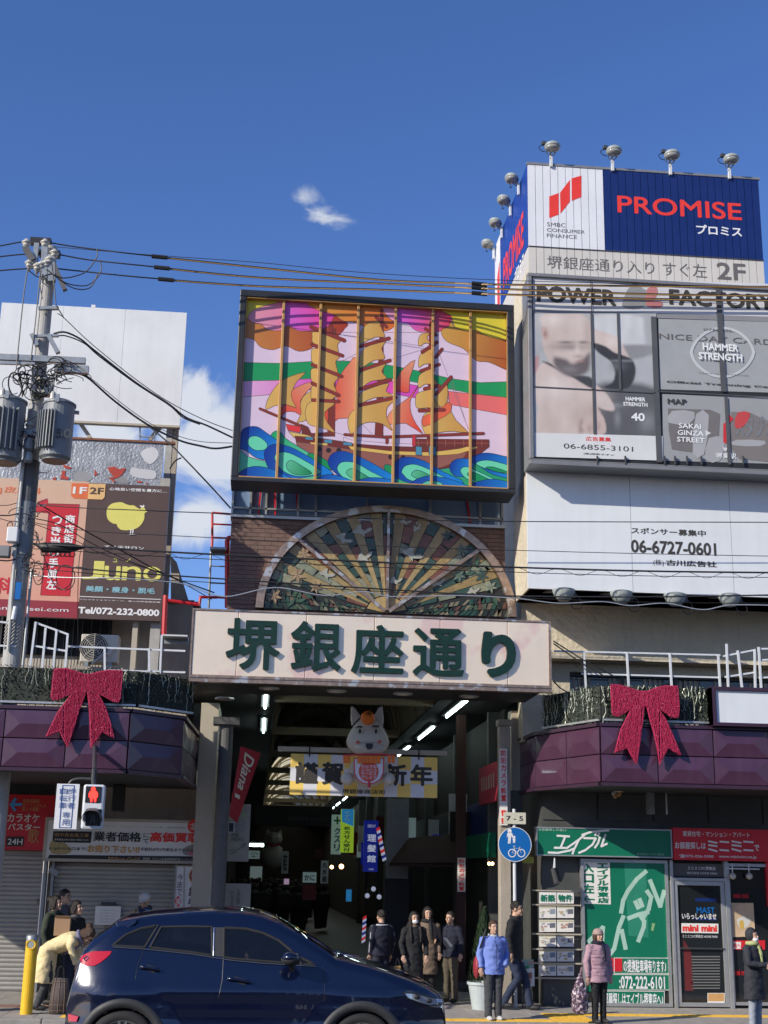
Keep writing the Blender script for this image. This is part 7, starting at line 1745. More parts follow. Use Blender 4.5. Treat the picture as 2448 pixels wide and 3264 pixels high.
# ------------------------------------------------------------------ hanging banner, shop boards and lights within the arcade
dn = thing('hanging_banner', 'crimson hanging banner with white script writing at the left of the arcade mouth', 'banner', P('d3', 400, 1300, 23))
A1, A2, A3, A4 = P('d3', 462, 632, 22.6), P('d3', 640, 692, 23.3), P('d3', 432, 1310, 23.3), P('d3', 358, 1245, 22.6)
mat('diana', (.42,.02,.05), .6, var=.1)
b = MB(); n = 10
for i in range(n+1):
    t = i/n; l_ = A1.lerp(A4, t); r_ = A2.lerp(A3, t); bulge = .05*sin(t*7); b.v += [tuple(l_+Vector((0,bulge,0))), tuple(r_+Vector((0,bulge*.5,0)))]
b.f = [(2*i, 2*i+1, 2*i+3, 2*i+2) for i in range(n)]; b.c = [None]*n; obj('cloth', b, 'diana', dn)
uv, fs = norm_text('Diana', .03, 3, shear=.35); b = MB()
for u, v in uv: pass
def dmap(u, v):     # reading downward along the banner
    t = .06+u*.52; l_ = A1.lerp(A4, t); r_ = A2.lerp(A3, t); p = l_.lerp(r_, .25+.55*v); return p+Vector((0,.05*sin(t*7)*(1-.5*(.25+.55*v))-.02,0))
b.add([dmap(u, v) for u, v in uv], fs); obj('lettering', b, 'paper', dn)
b = MB(); b.add([dmap(1.15,-.1), dmap(1.15,.6), dmap(1.25,.6), dmap(1.25,-.1)], [(0,1,2,3)]); obj('patch', b, 'paper', dn)
fj = board('shop_board', 'grey white vertical board with stair symbol and block letters at the left arcade wall', 'sign', 'd3', 352, 1140, 530, 1650, 23.6, .08, mat('board_grey', (.30,.29,.26), .6))
txt('FUJI\nMOTO', 'd3', 384, 1400, 492, 1468, 23.59, 'grey_letter', fj, .05); txt('2F', 'd3', 468, 1485, 512, 1512, 23.59, 'grey_letter', fj, .03)
strokes(fj, 'd3', [[(355,1555),(395,1545),(398,1570),(425,1562),(428,1545),(455,1540),(458,1525),(500,1518)], [(368,1578),(400,1578)]], 5, 23.59, 'grey_letter', 'stairs_symbol')
strokes(fj, 'd3', [[(415,1290),(470,1285),(495,1300),(495,1370),(470,1380),(415,1380)], [(410,1332),(485,1330)], [(445,1300),(443,1380)]], 14, 23.59, 'grey_steel', 'logo'); obj('leaf_mark', flat('d3', [(465,1250),(490,1228),(510,1228),(500,1250),(475,1254)], 23.59), 'note_green', fj)
fk = board('shop_board', 'lower grey board with faint vertical writing at the left arcade wall', 'sign', 'd3', 310, 1840, 535, 2300, 23.6, .08, 'board_grey')
txtv('呉服', 'd3', 428, 1895, 455, 2030, 23.59, 'grey_letter', fk, .0); txtv('お仕立承', 'd3', 375, 1900, 400, 2060, 23.59, 'grey_letter', fk, .0)
mr_ = thing('curve_mirror', 'small framed camera box on the left arcade column', 'box', P('d3', 375, 1390, 22.6)); q0 = P('d3', 350, 1392, 22.6); q1 = P('d3', 408, 1302, 22.6); obj('casing', MB().box(q0.x, q1.x, 22.6, 22.7, q0.z, q1.z), 'near_black', mr_); obj('rim', frame_mb(q0.x, q1.x, q0.z, q1.z, 22.59, .012, .02), 'alu', mr_)
mat('lit_white', (.40,.55,.55), .5, var=0, emit=.15); mat('lit_green', (.35,.55,.03), .5, var=.05, emit=.45); mat('lit_blue', (.02,.22,.50), .5, emit=.45, var=.05); mat('lit_deep', (.003,.008,.16), .4, emit=.6, var=.1); mat('lit_pale', (.45,.48,.60), .5, emit=.5, var=0); mat('lit_red', (.6,.02,.02), .5, emit=.5, var=0); mat('lit_pink', (.6,.4,.6), .5, emit=.4)
ph = board('pharmacy_sign', 'pale lit vertical pharmacy sign with a green cross', 'sign', 'd3', 1268, 1235, 1345, 1585, 28, .15, 'lit_white')
strokes(ph, 'd3', [[(1315,1255),(1315,1315)], [(1288,1288),(1342,1288)]], 16, 27.99, 'shop_green', 'cross'); txtv('クスリ', 'd3', 1288, 1345, 1338, 1560, 27.99, 'blue_ink', ph, .06)
ph2 = board('pharmacy_sign', 'blue and lime vertical pharmacy prescription sign', 'sign', 'd3', 1350, 1185, 1455, 1570, 27.5, .15, 'lit_green')
obj('blue_top', flat('d3', [(1352,1187),(1460,1187),(1455,1340),(1356,1298)], 27.49), 'lit_blue', ph2); txtv('くすり', 'd3', 1382, 1200, 1422, 1300, 27.48, 'lit_white', ph2, .02); txtv('処方せん受付', 'd3', 1372, 1335, 1425, 1565, 27.48, 'shop_green', ph2, .05)
bs_ = board('barber_sign', 'deep blue lit vertical barber shop sign with white characters', 'sign', 'd4', 170, 1285, 285, 1740, 26, .15, 'lit_deep')
txtv('理髪館', 'd4', 198, 1395, 270, 1670, 25.99, 'lit_pale', bs_, .05, gap=.30); txt('BARBER SHOP', 'd4', 200, 1320, 268, 1350, 25.99, 'lit_pale', bs_, 0, 1); txt('OPEN', 'd4', 205, 1708, 250, 1725, 25.99, 'lit_pale', bs_, 0, 1)
def barber(label, c, a, b_, w_, Y, n):
    t = thing('barber_pole', label, 'barber pole', P(c, *b_, Y))
    for k in range(n):
        u0, u1 = k/n, (k+.98)/n; f = lambda u, s_: P(c, a[0]+(b_[0]-a[0])*u+s_*w_/2, a[1]+(b_[1]-a[1])*u-s_*8, Y)
        obj('stripe', MB().prism([f(u0,-1), f(u0,1), f(u1,1), f(u1,-1)], (0,.1,0)), ('lit_red','lit_pale','lit_deep','lit_pale')[k % 4], t)
    return t
mat('lit_blue2', (.02,.05,.3), .4, emit=.5)
barber('slanting striped barber pole beside the blue barber sign', 'd4', (290,1350), (350,1640), 30, 25.95, 12)
barber('small striped barber pole low in the arcade above the car bonnet', 'd7', (268,335), (258,530), 26, 25, 10)
X0, X1, Z0, Z1 = rect('d3', 595, 1150, 1270, 1340, 34)
bb_ = thing('crossing_board', 'dark wide board with dim lettering spanning the arcade beyond the banner', 'sign', (X0, 34, Z0)); obj('board', MB().box(X0, X1, 34, 34.2, Z0, Z1), 'near_black', bb_); txt('堺銀座商店街 おかげさまで', 'd3', 880, 1250, 1240, 1300, 33.99, 'dark_wall', bb_, .03)
# warm bulbs and small far lights
for k, (c, x, y, r_, m_, Y) in enumerate((('d3',1265,1697,.035,'warm_bulb',26),('d3',1350,1692,.045,'warm_bulb',26),('d4',1270,1667,.03,'warm_bulb',24),('d4',1298,1667,.03,'warm_bulb',24),('d4',250,1890,.045,'lit_pale',25),('d4',195,1950,.045,'lit_pale',25),('d4',300,1960,.045,'lit_pale',25))):
    q = P(c, x, y, Y); t = thing('shop_lamp', ['left one of two warm round lamps above the arcade shops','right one of two warm round lamps above the arcade shops','left bulb of the close warm pair by the green board','right bulb of the close warm pair by the green board','top one of three pale round lamps in the dark arcade','lower left one of three pale round lamps in the dark arcade','lower right one of three pale round lamps in the dark arcade'][k], 'lamp', q)
    obj('bulb', MB().ell(q, (r_, r_, r_), 12, 8), m_, t, smooth=True); obj('holder', MB().tube([q+Vector((0,0,r_)), q+Vector((0,.05,r_+.08))], .012, 6), 'near_black', t)
# right wall boards
def wallboard(name, label, X, c, x0, x1, y0, y1, m_, cat='sign'):
    a = PX(c, x0, (y0+y1)/2, X); b_ = PX(c, x1, (y0+y1)/2, X); zt_ = PX(c, x1, y0, X).z; zb_ = PX(c, x1, y1, X).z
    t = thing(name, label, cat, (X, b_.y, zb_)); obj('board', MB().box(X-.02, X+.06, b_.y, a.y, zb_, zt_), m_, t); return t, b_.y, a.y, zb_, zt_
XW = 4.28
t, ya, yb_, za, zb_ = wallboard('wall_billboard', 'red billboard with white outline pattern on the right arcade wall', XW, 'd4', 1190, 1350, 760, 1110, 'diana')
txt3('MINI', (XW-.03, yb_-.15, za+.2), (0,-1,0), (0,0,1), (yb_-ya)*.8, (zb_-za)*.6, 'dull_red', t, .03) if 0 else None
for k in range(6): yk = ya+(yb_-ya)*(.15+.13*k); obj('pattern_bar', MB().box(XW-.032, XW-.022, yk, yk+.06, za+.25, zb_-.2), 'dull_red' if 0 else 'cream_panel', t)
wallboard('wall_billboard', 'dull green board low on the right arcade wall', XW, 'd4', 1070, 1300, 1390, 1610, 'shop_green')
X0, X1, Z0, Z1 = rect('d4', 370, 1095, 555, 1800, 27.5); t = thing('shop_pillar', 'pale grey shop pillar in the middle right of the arcade', 'pillar', (X0, 27.5, KZ)); obj('cladding', MB().box(X0, X1, 27.5, 28, KZ, Z1), 'grey_steel', t); obj('foot_panel', MB().box(X0-.02, X1+.02, 27.45, 27.49, KZ, Z0), 'near_black', t)
t = thing('shop_awning', 'dark brown sloping shop awning inside the arcade on the right', 'awning', P('d4', 700, 1660, 26.5)); pts = [P('d4', 390, 1662, 26.4), P('d4', 985, 1655, 26.4), P('d4', 985, 1400, 27.6), P('d4', 560, 1440, 27.6)]
obj('cloth', MB().prism(pts, (0,.02,-.03)), 'awning_brown', t); q0 = P('d4', 390, 1668, 26.4); q1 = P('d4', 985, 1700, 26.4); obj('valance', MB().box(q0.x, q1.x, 26.38, 26.4, q1.z, q0.z), 'awning_brown', t)
for k, (lb_, c, x0, y0, x1, y1, Y, m_, s_) in enumerate((('white sign with round top and black fish shop word deep in the arcade','d3',1012,1742,1128,1838,30,'lit_white','かに'), ('dim vertical seafood shop sign deep in the arcade','d3',1172,1640,1232,1842,30,'billboard_off','丸水産'), ('dim vertical sign further left beneath the row of tube lights','d3',828,1555,880,1755,34,'billboard_off','商店'), ('dark red round lantern sign deep in the arcade','d3',1115,1540,1185,1615,33,'dull_red','八'), ('bright white lit board far down the arcade on the left','d3',530,1552,628,1625,45,'lit_white','三ツ木'), ('dark red shop curtain low in the arcade','d3',1010,1850,1125,1990,29,'dull_red',''), ('pale blue lit poster low in the arcade','d3',1395,1895,1438,2000,27,'lit_blue',''), ('small round no entry style sign far in the arcade','d3',845,1800,888,1850,38,'lit_pink',''))):
    t = board('arcade_sign', lb_, 'sign', c, x0, y0, x1, y1, Y, .1, m_)
    if s_ and len(s_) > 2: txtv(s_, c, x0+10, y0+10, x1-10, y1-10, Y-.01, 'dark_letter', t, .04)
    elif s_: txt(s_, c, x0+12, y0+20, x1-12, y1-20, Y-.01, 'dark_letter', t, .05)
    obj('bracket', MB().box(P(c, x0, y0, Y).x, P(c, x1, y0, Y).x, Y+.02, Y+.06, P(c, x0, y0, Y).z+.002, P(c, x0, y0, Y).z+.04), 'near_black', t)
q = P('d3', 755, 1450, 40); ct = thing('cat_ornament', 'big beige beckoning cat ornament hanging far in the arcade', 'ornament', q)
k_ = (P('d3', 855, 1450, 40).x-q.x)/100
obj('head', MB().ell(q+Vector((0,0,.0)), (75*k_, .3, 60*k_), 16, 10), 'dog_white', ct, smooth=True); obj('body', MB().ell(q+Vector((0,.05,-150*k_)), (105*k_, .35, 110*k_), 16, 10), 'dog_white', ct, smooth=True)
for s_ in (-1, 1): obj('ear', MB().prism([q+Vector((s_*x*k_, 0, z*k_)) for x, z in ((20,50),(65,85),(72,30))], (0,.1,0)), 'dog_white', ct); obj('eye', MB().ell(q+Vector((s_*28*k_, -.3, 5*k_)), (10*k_, .02, 6*k_), 8, 5), 'black', ct)
obj('collar', MB().tube([q+Vector((x*k_, -.28, z*k_)) for x, z in ((-60,-35),(-30,-52),(0,-57),(30,-52),(60,-35))], .03, 6), 'diana', ct)
q0 = P('d3', 540, 1503, 42); q1 = P('d3', 665, 1503, 42); t = thing('tube_lamp', 'single violet white tube lamp far down the arcade on the left', 'lamp', q0); obj('tube', MB().tube([q0, Vector((q1.x, 42, q0.z))], .04, 6), 'fluor', t); obj('fitting', MB().box(q0.x, q1.x, 42, 42.1, q0.z+.045, q0.z+.09), 'grey_steel', t)
# shop fronts along both arcade walls: dark fascias, doorways and stock, coarse and dim
rnd = random.Random(21)
for side in (-1, 1):
    y = 24.6
    for k in range(8):
        w_ = rnd.uniform(3.6, 5.2); X = XAL if side < 0 else XAR; s_ = -side
        t = thing('arcade_shop', ('dim shop front number line' if 0 else 'dim shop front along the %s side of the arcade, %s from the mouth' % ('left' if side < 0 else 'right', ('first','second','third','fourth','fifth','sixth','seventh','eighth')[k])), 'shop front', (X, y, KZ))
        xa, xb = sorted((X+s_*.01, X+s_*.12))
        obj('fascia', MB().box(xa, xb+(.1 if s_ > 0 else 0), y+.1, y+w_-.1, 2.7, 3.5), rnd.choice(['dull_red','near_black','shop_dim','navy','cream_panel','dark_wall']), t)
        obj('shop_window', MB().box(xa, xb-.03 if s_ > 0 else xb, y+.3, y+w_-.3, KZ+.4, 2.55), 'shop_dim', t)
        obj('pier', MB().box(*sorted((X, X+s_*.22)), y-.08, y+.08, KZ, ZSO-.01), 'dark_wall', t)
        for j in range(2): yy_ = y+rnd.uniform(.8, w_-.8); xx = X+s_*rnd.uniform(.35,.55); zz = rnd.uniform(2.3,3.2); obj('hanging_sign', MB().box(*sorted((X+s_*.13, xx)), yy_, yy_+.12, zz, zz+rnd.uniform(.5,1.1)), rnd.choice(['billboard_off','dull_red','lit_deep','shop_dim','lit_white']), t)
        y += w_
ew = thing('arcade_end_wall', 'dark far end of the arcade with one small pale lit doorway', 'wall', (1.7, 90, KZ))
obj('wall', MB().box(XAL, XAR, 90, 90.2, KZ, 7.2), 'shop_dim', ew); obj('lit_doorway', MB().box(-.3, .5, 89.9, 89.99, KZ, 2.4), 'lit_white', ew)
b = MB()
for k in range(70):     # far shoppers reading as one mass
    x = rnd.uniform(-1.0, 2.6); y = rnd.uniform(40, 85); h = rnd.uniform(1.5, 1.75)
    b.lathe([(.0,h),(.09,h-.05),(.10,h-.14),(.06,h-.22),(.22,h-.32),(.23,h-.75),(.18,.75),(.12,.1)], (x, y, KZ), 8)
o = obj('far_crowd', b, 'shop_dim'); tag(o, 'far crowd of shoppers in the dark depth of the arcade', 'crowd', kind='stuff')
# ------------------------------------------------------------------ yellow bollard, planter
q = PZ('d2', 185, 1262, KZ); t = thing('bollard', 'yellow bollard with a silver cap and round reflector at the kerb', 'bollard', (q.x, q.y, KZ)); zt_ = P('d2', 240, 668, q.y).z
obj('post', MB().tube([(q.x+.02, q.y, KZ), (q.x+.02, q.y, zt_-.07)], .085, 20), 'bollard_yellow', t); obj('cap', MB().lathe([(.087,zt_-.07),(.087,zt_-.01),(.07,zt_+.01),(0,zt_+.015)], (q.x+.02, q.y, 0), 20), 'galv', t, smooth=True)
zc_ = P('d2', 232, 735, q.y).z; obj('reflector', MB().lathe([(0,.02),(.045,.02),(.05,-.006),(.065,-.01),(.07,.02)], (q.x+.02, q.y-.085, zc_), 18, 'y'), 'bollard_yellow', t); obj('reflector_lens', MB().lathe([(0,-.002),(.046,-.002),(.046,.01)], (q.x+.02, q.y-.085, zc_), 18, 'y'), 'lamp_grey', t)
q = P('d7', 1150, 1000, 21.3); zb = KZ; zt_ = P('d7', 1150, 838, 21.3).z
t = thing('potted_conifer', 'narrow green conifer in a white pot standing at the right arcade column', 'potted plant', (q.x, 21.3, KZ))
pt_ = obj('pot', MB().lathe([(0,KZ),(.15,KZ),(.21,zt_-.02),(.23,zt_-.02),(.23,zt_+.02),(.2,zt_+.02),(.19,zt_-.04),(0,zt_-.04)], (q.x, 21.3, 0), 24), 'pot_white', t, smooth=False)
zt2 = P('d7', 1220, 290, 21.3).z; b = MB(); rnd = random.Random(4)
for k in range(2600):
    u = rnd.random()**.8; z = zt_+(zt2-zt_)*u; r_ = (.27*(1-u)**.75+.015)*sqrt(rnd.random()); a = rnd.uniform(0, 6.28); p = Vector((q.x+.05+r_*cos(a), 21.3+r_*sin(a), z)); d = Vector((cos(a)*.3, sin(a)*.3, 1)).normalized(); s_ = Vector((-sin(a), cos(a), 0))*.012; b.add([p-s_, p+s_, p+d*.08], [(0,1,2)])
o = obj('foliage', b, 'foliage', t); o['kind'] = 'stuff'; obj('stem', MB().tube([(q.x+.05,21.3,zt_-.03),(q.x+.05,21.3,zt2-.2)], [.02,.006], 6), 'wood', t)

# ------------------------------------------------------------------ unseen buildings added behind the camera for car paint and glass to reflect
rnd = random.Random(9)
x = -42
for k, (w_, h_, m_, nm) in enumerate(((16,7.5,'beige_wall','beige'),(12,6,'cream_panel','cream'),(15,8,'grey_steel','grey'),(11,6.5,'billboard_off','pale'),(14,7.5,'beige_wall','tan'),(16,5.5,'cream_panel','low cream'))):
    t = thing('reflection_building', nm+' unseen shop building added behind the camera for car and glass to mirror', 'building', (x+w_/2, -18, 0))
    obj('wall', MB().box(x+.1, x+w_-.1, -26, -18, 0, h_), m_, t); n = int(w_/2.6)
    for i in range(n):
        for j in range(int(h_/3.2)):
            xa = x+.8+i*(w_-1)/n; za = 1+j*3.1 if j else .3; obj('window', MB().box(xa, xa+1.6, -17.99, -17.9, za, za+(1.6 if j else 2.4)), 'glass_dark', t)
    obj('awning', MB().box(x+.4, x+w_-.4, -17.9, -16.6, 2.9, 3.1), 'navy' if k % 2 else 'shop_dim', t)
    x += w_+.4
# ------------------------------------------------------------------ car
mat('car_navy', (.0025,.0055,.024), .16, .15, var=.04, coat=1.0, spec=.5)
mat('car_glass', (.008,.010,.012), .03, var=0, spec=.9, trans=.42, alpha=(.45,.48,.50)); mat('car_trim', (.028,.029,.03), .55, var=.15, scale=20); mat('tyre', (.018,.018,.018), .8, var=.2)
mat('chrome', (.65,.66,.68), .12, .95, var=0); mat('rim_silver', (.45,.46,.48), .25, .8, var=.05); mat('tail_red', (.48,.008,.012), .08, var=0, coat=1); mat('lens_clear', (.55,.58,.6), .05, .5, var=0, coat=1)
YN = 14.3; YCc = YN+.88
def K(x, y, c='d8'): p = P(c, x, y, YN); return (p.x, p.z)
tops = [(62,452),(66,400),(84,335),(104,262),(120,200),(165,150),(225,108),(262,80),(300,64),(400,49),(520,40),(650,35),(760,38),(840,50),(900,72),(960,104),(1030,146),(1100,192),(1140,220),(1180,228),(1260,248),(1350,276),(1430,304),(1500,334),(1545,362),(1568,388),(1574,420),(1576,460)]
TP = [K(x, y) for x, y in tops]
xs_ = [p[0] for p in TP]; x_min, x_max = min(xs_), max(xs_)
def ztop(x):
    for (xa, za), (xb, zb) in zip(TP[:-1], TP[1:]):
        if xa <= x <= xb: return za+(zb-za)*(x-xa)/max(1e-6, xb-xa)
    return TP[0][1] if x < xs_[0] else TP[-1][1]
WZ = [(.15,.80),(.30,.86),(.50,.885),(.75,.88),(.95,.86),(1.10,.80),(1.30,.71),(1.48,.62),(1.60,.54),(1.75,.45)]
def wz(z):
    if z <= WZ[0][0]: return WZ[0][1]
    for (za, wa), (zb, wb) in zip(WZ[:-1], WZ[1:]):
        if za <= z <= zb: return wa+(wb-wa)*(z-za)/(zb-za)
    return WZ[-1][1]
XWR, XWF = K(293, 512)[0], K(1232, 520)[0]; ZW = .36
def hw(x, z):
    w_ = wz(z)
    t = max(0, (x-(x_max-.75))/.75); w_ *= 1-.30*t**2.4
    t = max(0, ((x_min+.55)-x)/.55); w_ *= 1-.20*t**2
    d = ztop(x)-z
    if d < .09: w_ -= .05*(1-d/.09)**2*(1 if z > .9 else 1)
    cr = 0
    if .50 < z < .95: cr = .014*max(0, 1-abs(z-.86-.03*sin((x-x_min)*.8))/.10)+.010*max(0, 1-abs(z-.56)/.07)       # shoulder swell
    for xw in (XWR, XWF):
        r_ = sqrt((x-xw)**2+(z-ZW)**2)
        if r_ < .62: cr += .022*(1-max(0, r_-.42)/.20) if r_ > .42 else .022
    return w_+cr
WIN = {'rear_quarter': [(250,170),(300,128),(360,103),(428,91),(378,176)], 'rear_door': [(398,177),(440,97),(560,95),(642,97),(646,208),(560,195)], 'front_door': [(692,100),(780,104),(850,121),(910,150),(958,188),(986,240),(850,230),(725,220),(692,214)], 'corner': [(996,216),(1052,243),(996,242)]}
WPX = {k: [K(x, y) for x, y in v] for k, v in WIN.items()}
def inside(x, z, poly):
    r_ = False
    for (ax, az), (bx, bz) in zip(poly, poly[1:]+poly[:1]):
        if (az > z) != (bz > z) and x < ax+(z-az)*(bx-ax)/(bz-az): r_ = not r_
    return r_
car = thing('car', 'dark navy blue small crossover car passing the arcade, nose to the right', 'car', ((x_min+x_max)/2, YCc, 0))
NX, NV = 190, 44; b = MB(); gl_ = MB(); dk = MB()
for side in (-1, 1):
    n0 = len(b.v)
    for i in range(NX+1):
        x = x_min+.002+(x_max-x_min-.004)*i/NX; zt_ = ztop(x); zb_ = min(.24, zt_-.02)
        for j in range(NV+1):
            v = j/NV; z = zb_+(zt_-zb_)*v; b.v.append((x, YCc+side*hw(x, z), z))
    for i in range(NX):
        for j in range(NV):
            a = n0+i*(NV+1)+j; q = (a, a+NV+1, a+NV+2, a+1); cx = sum(b.v[k][0] for k in q)/4; cz = sum(b.v[k][2] for k in q)/4
            if any((cx-xw)**2+(cz-ZW)**2 < .375**2 for xw in (XWR, XWF)): continue
            if any(inside(cx, cz, w_) for w_ in WPX.values()): continue
            b.f.append(q if side < 0 else q[::-1]); b.c.append(None)
# top skin between the two sides: bonnet, windscreen, roof, tailgate
NC = 12; g0 = None
wsx = (K(905, 80)[0], K(1128, 215)[0]); rwx = (K(122, 200)[0], K(258, 86)[0])
for i in range(NX):
    xa = x_min+.002+(x_max-x_min-.004)*i/NX; xb = x_min+.002+(x_max-x_min-.004)*(i+1)/NX
    xm = (xa+xb)/2; tgt = gl_ if wsx[0] < xm < wsx[1] else dk if rwx[0] < xm < rwx[1] else b
    for k in range(NC):
        ps_ = []
        for x, u in ((xa, k/NC), (xb, k/NC), (xb, (k+1)/NC), (xa, (k+1)/NC)):
            w_ = hw(x, ztop(x)); y = -w_+2*w_*u; ps_.append((x, YCc+y, ztop(x)+.045*(1-(2*u-1)**2)))
        tgt.add(ps_, [(0,1,2,3)])
def dedup(mb):
    m_ = {}; vs = []; fs = []
    for f in mb.f:
        q = []
        for k in f:
            v = mb.v[k]; key = (round(v[0],4), round(v[1],4), round(v[2],4))
            if key not in m_: m_[key] = len(vs); vs.append(v)
            q.append(m_[key])
        if len(set(q)) == len(q): fs.append(tuple(q))
    mb.v, mb.f, mb.c = vs, fs, [None]*len(fs); return mb
obj('body', dedup(b), 'car_navy', car, smooth=True); obj('windscreen_glass', dedup(gl_), 'car_glass', car, smooth=True); obj('rear_glass', dedup(dk), 'car_glass', car, smooth=True)
obj('underbody', MB().box(x_min+.15, x_max-.15, YCc-.7, YCc+.7, .2, .26), 'black', car)
obj('dashboard', MB().box(K(940,0)[0], K(1060,0)[0], YCc-.7, YCc+.7, .8, 1.02), 'black', car, bevel=.04)
for x in (470, 800):
    for s_ in (-.36, .36): X = K(x-70, 0)[0]; st_ = obj('seat', MB().box(X-.12, X+.0, YCc+s_-.24, YCc+s_+.24, .55, 1.15), 'near_black', car, bevel=.05); obj('headrest', MB().box(X-.1, X-.02, YCc+s_-.11, YCc+s_+.11, 1.17, 1.33), 'near_black', st_, bevel=.03)
def drape(poly, off, side=-1, grid=.03):
    "patch lying on the body side: ngon cut in strips"
    xs = [p[0] for p in poly]; b = MB(); n = max(2, int((max(xs)-min(xs))/grid)); 
    for i in range(n):
        xa = min(xs)+(max(xs)-min(xs))*i/n; xb = min(xs)+(max(xs)-min(xs))*(i+1)/n
        q = clip_poly(poly, [(xa,-5),(xb,-5),(xb,5),(xa,5)])
        if len(q) < 3: continue
        zs = [p[1] for p in q]; m_ = max(1, int((max(zs)-min(zs))/.05))
        for j in range(m_):
            za = min(zs)+(max(zs)-min(zs))*j/m_; zb = min(zs)+(max(zs)-min(zs))*(j+1)/m_
            r_ = clip_poly(q, [(xa-1,za),(xb+1,za),(xb+1,zb),(xa-1,zb)])
            if len(r_) >= 3: b.add([(x, YCc+side*(hw(x, z)+off), z) for x, z in r_], [tuple(range(len(r_)))])
    return b
def ribbon(pts, w_, off, side=-1, closed=False):
    b = MB(); pts = list(pts)+([pts[0]] if closed else [])
    fine = []
    for (xa, za), (xb, zb) in zip(pts[:-1], pts[1:]):
        n = max(1, int(sqrt((xb-xa)**2+(zb-za)**2)/.04)); fine += [(xa+(xb-xa)*k/n, za+(zb-za)*k/n) for k in range(n)]
    fine.append(pts[-1])
    b.tube([(x, YCc+side*(hw(x, z)+off), z) for x, z in fine], w_/2, 6); return b
for side in (-1, 1):
    for k, p in WPX.items():
        o = obj('window', drape(p, .0, side), 'car_glass', car, smooth=True); obj('seal', ribbon(p, .030, -.004, side, True), 'tyre', o)
pl = lambda pts, c='d8': [K(x, y, c) for x, y in pts]
obj('window_trim', ribbon(pl([(250,174),(378,182),(560,201),(725,226),(850,237),(1055,249)]), .009, .012), 'chrome', car)
obj('pillar_strip', drape(pl([(648,97),(688,98),(690,213),(652,209)]), .003), 'car_trim', car); obj('chrome_pillar_edge', ribbon(pl([(651,100),(650,208)]), .012, .008), 'chrome', car)
for pts in ([(345,300),(350,250),(375,182)], [(688,98),(690,214),(686,300),(672,370)], [(1082,250),(1088,300),(1085,385)]): obj('door_seam', ribbon(pl(pts), .007, .0), 'black', car)
for a, b_ in (((362,249),(440,262)), ((706,294),(796,308))):
    o = obj('door_handle', ribbon(pl([a, ((a[0]+b_[0])/2, (a[1]+b_[1])/2-1), b_]), .03, .028), 'car_navy', car, smooth=True); obj('handle_recess', drape(pl([(a[0]+25,a[1]-8),(b_[0]-18,b_[1]-10),(b_[0]-22,b_[1]+14),(a[0]+28,a[1]+14)]), .002), 'black', o); obj('chrome_tip', ribbon(pl([a, (a[0]+6, a[1]+1)]), .03, .03), 'chrome', o)
for xw in (XWR, XWF):
    b = MB(); nseg = 30
    for k in range(nseg):
        vs = []
        for a in (pi*(-.08+1.16*k/nseg), pi*(-.08+1.16*(k+1)/nseg)):
            for r_, o_ in ((.372,-.06),(.378,.014),(.455,.016),(.468,.0)):
                x = xw+r_*cos(a); z = ZW+r_*sin(a); vs.append((x, YCc-(hw(x, max(.2, z))+o_), z))
        b.add(vs, [(j, j+1, j+5, j+4) for j in range(3)])
    obj('wheel_arch_cladding', dedup(b), 'car_trim', car, smooth=True)
    for side in (-1, 1):
        yw = YCc+side*.80; w0 = obj('wheel', MB().lathe([(.10,-.09),(.255,-.10),(.275,-.115),(.33,-.11),(.352,-.08),(.356,0),(.352,.08),(.33,.11),(.10,.11)], (xw, yw, ZW), 44, 'y'), 'tyre', car, smooth=True)
        if side < 0:
            obj('rim', MB().lathe([(.262,-.104),(.245,-.10),(.235,-.06),(.235,.05)], (xw, yw, ZW), 44, 'y'), 'rim_silver', w0, smooth=True); obj('brake_disc', MB().lathe([(0,-.02),(.17,-.02),(.17,0)], (xw, yw, ZW), 30, 'y'), 'grey_steel', w0)
            b = MB()
            for k in range(5):
                for dd in (-.14, .14):
                    a = pi/2+k*2*pi/5+dd; a2 = pi/2+k*2*pi/5+dd*.5; b.bar((xw+.05*cos(a2), yw-.085, ZW+.05*sin(a2)), (xw+.245*cos(a), yw-.095, ZW+.245*sin(a)), .026, .02)
            obj('spokes', b, 'rim_silver', w0); obj('hub', MB().lathe([(0,-.105),(.04,-.10),(.05,-.07)], (xw, yw, ZW), 18, 'y'), 'rim_silver', w0, smooth=True)
    obj('wheel_well', MB().lathe([(0,.02),(.378,.02),(.378,-.30)], (xw, YCc-.52, ZW), 30, 'y'), 'black', car)
obj('sill_cladding', drape([(XWR+.44,.24),(XWF-.44,.24),(XWF-.44,.36),(XWR+.44,.36)], .012), 'car_trim', car)
tl = pl([(580,860),(592,838),(625,815),(690,795),(830,793),(822,815),(790,845),(745,880),(695,905),(640,903),(598,892)], 'd2')
o = obj('tail_light', drape(tl, .008), 'tail_red', car, smooth=True); obj('lamp_ring', ribbon(pl([(612,850),(640,832),(652,845),(630,868),(612,850)], 'd2'), .012, .014), 'chrome', o)
obj('rear_bumper_cladding', drape([(x_min+.01,.26),(XWR-.42,.26),(XWR-.40,.44),(x_min+.12,.50),(x_min+.012,.52)], .014), 'car_trim', car)
obj('reflector', drape(pl([(500,1270),(585,1285),(570,1325),(505,1325)], 'd2'), .02), 'tail_red', car)
obj('spoiler', MB().prism([(K(254,70)[0], YCc-.56, K(0,70)[1]), (K(345,60)[0], YCc-.58, K(0,57)[1]), (K(340,72)[0], YCc-.6, K(0,74)[1]), (K(272,122)[0], YCc-.62, K(0,122)[1]), (K(262,95)[0], YCc-.58, K(0,92)[1])], (0, 1.16, 0)), 'car_navy', car, bevel=.01)
hl = pl([(1398,350),(1440,352),(1500,368),(1560,382),(1572,396),(1556,404),(1505,404),(1455,388),(1415,372)])
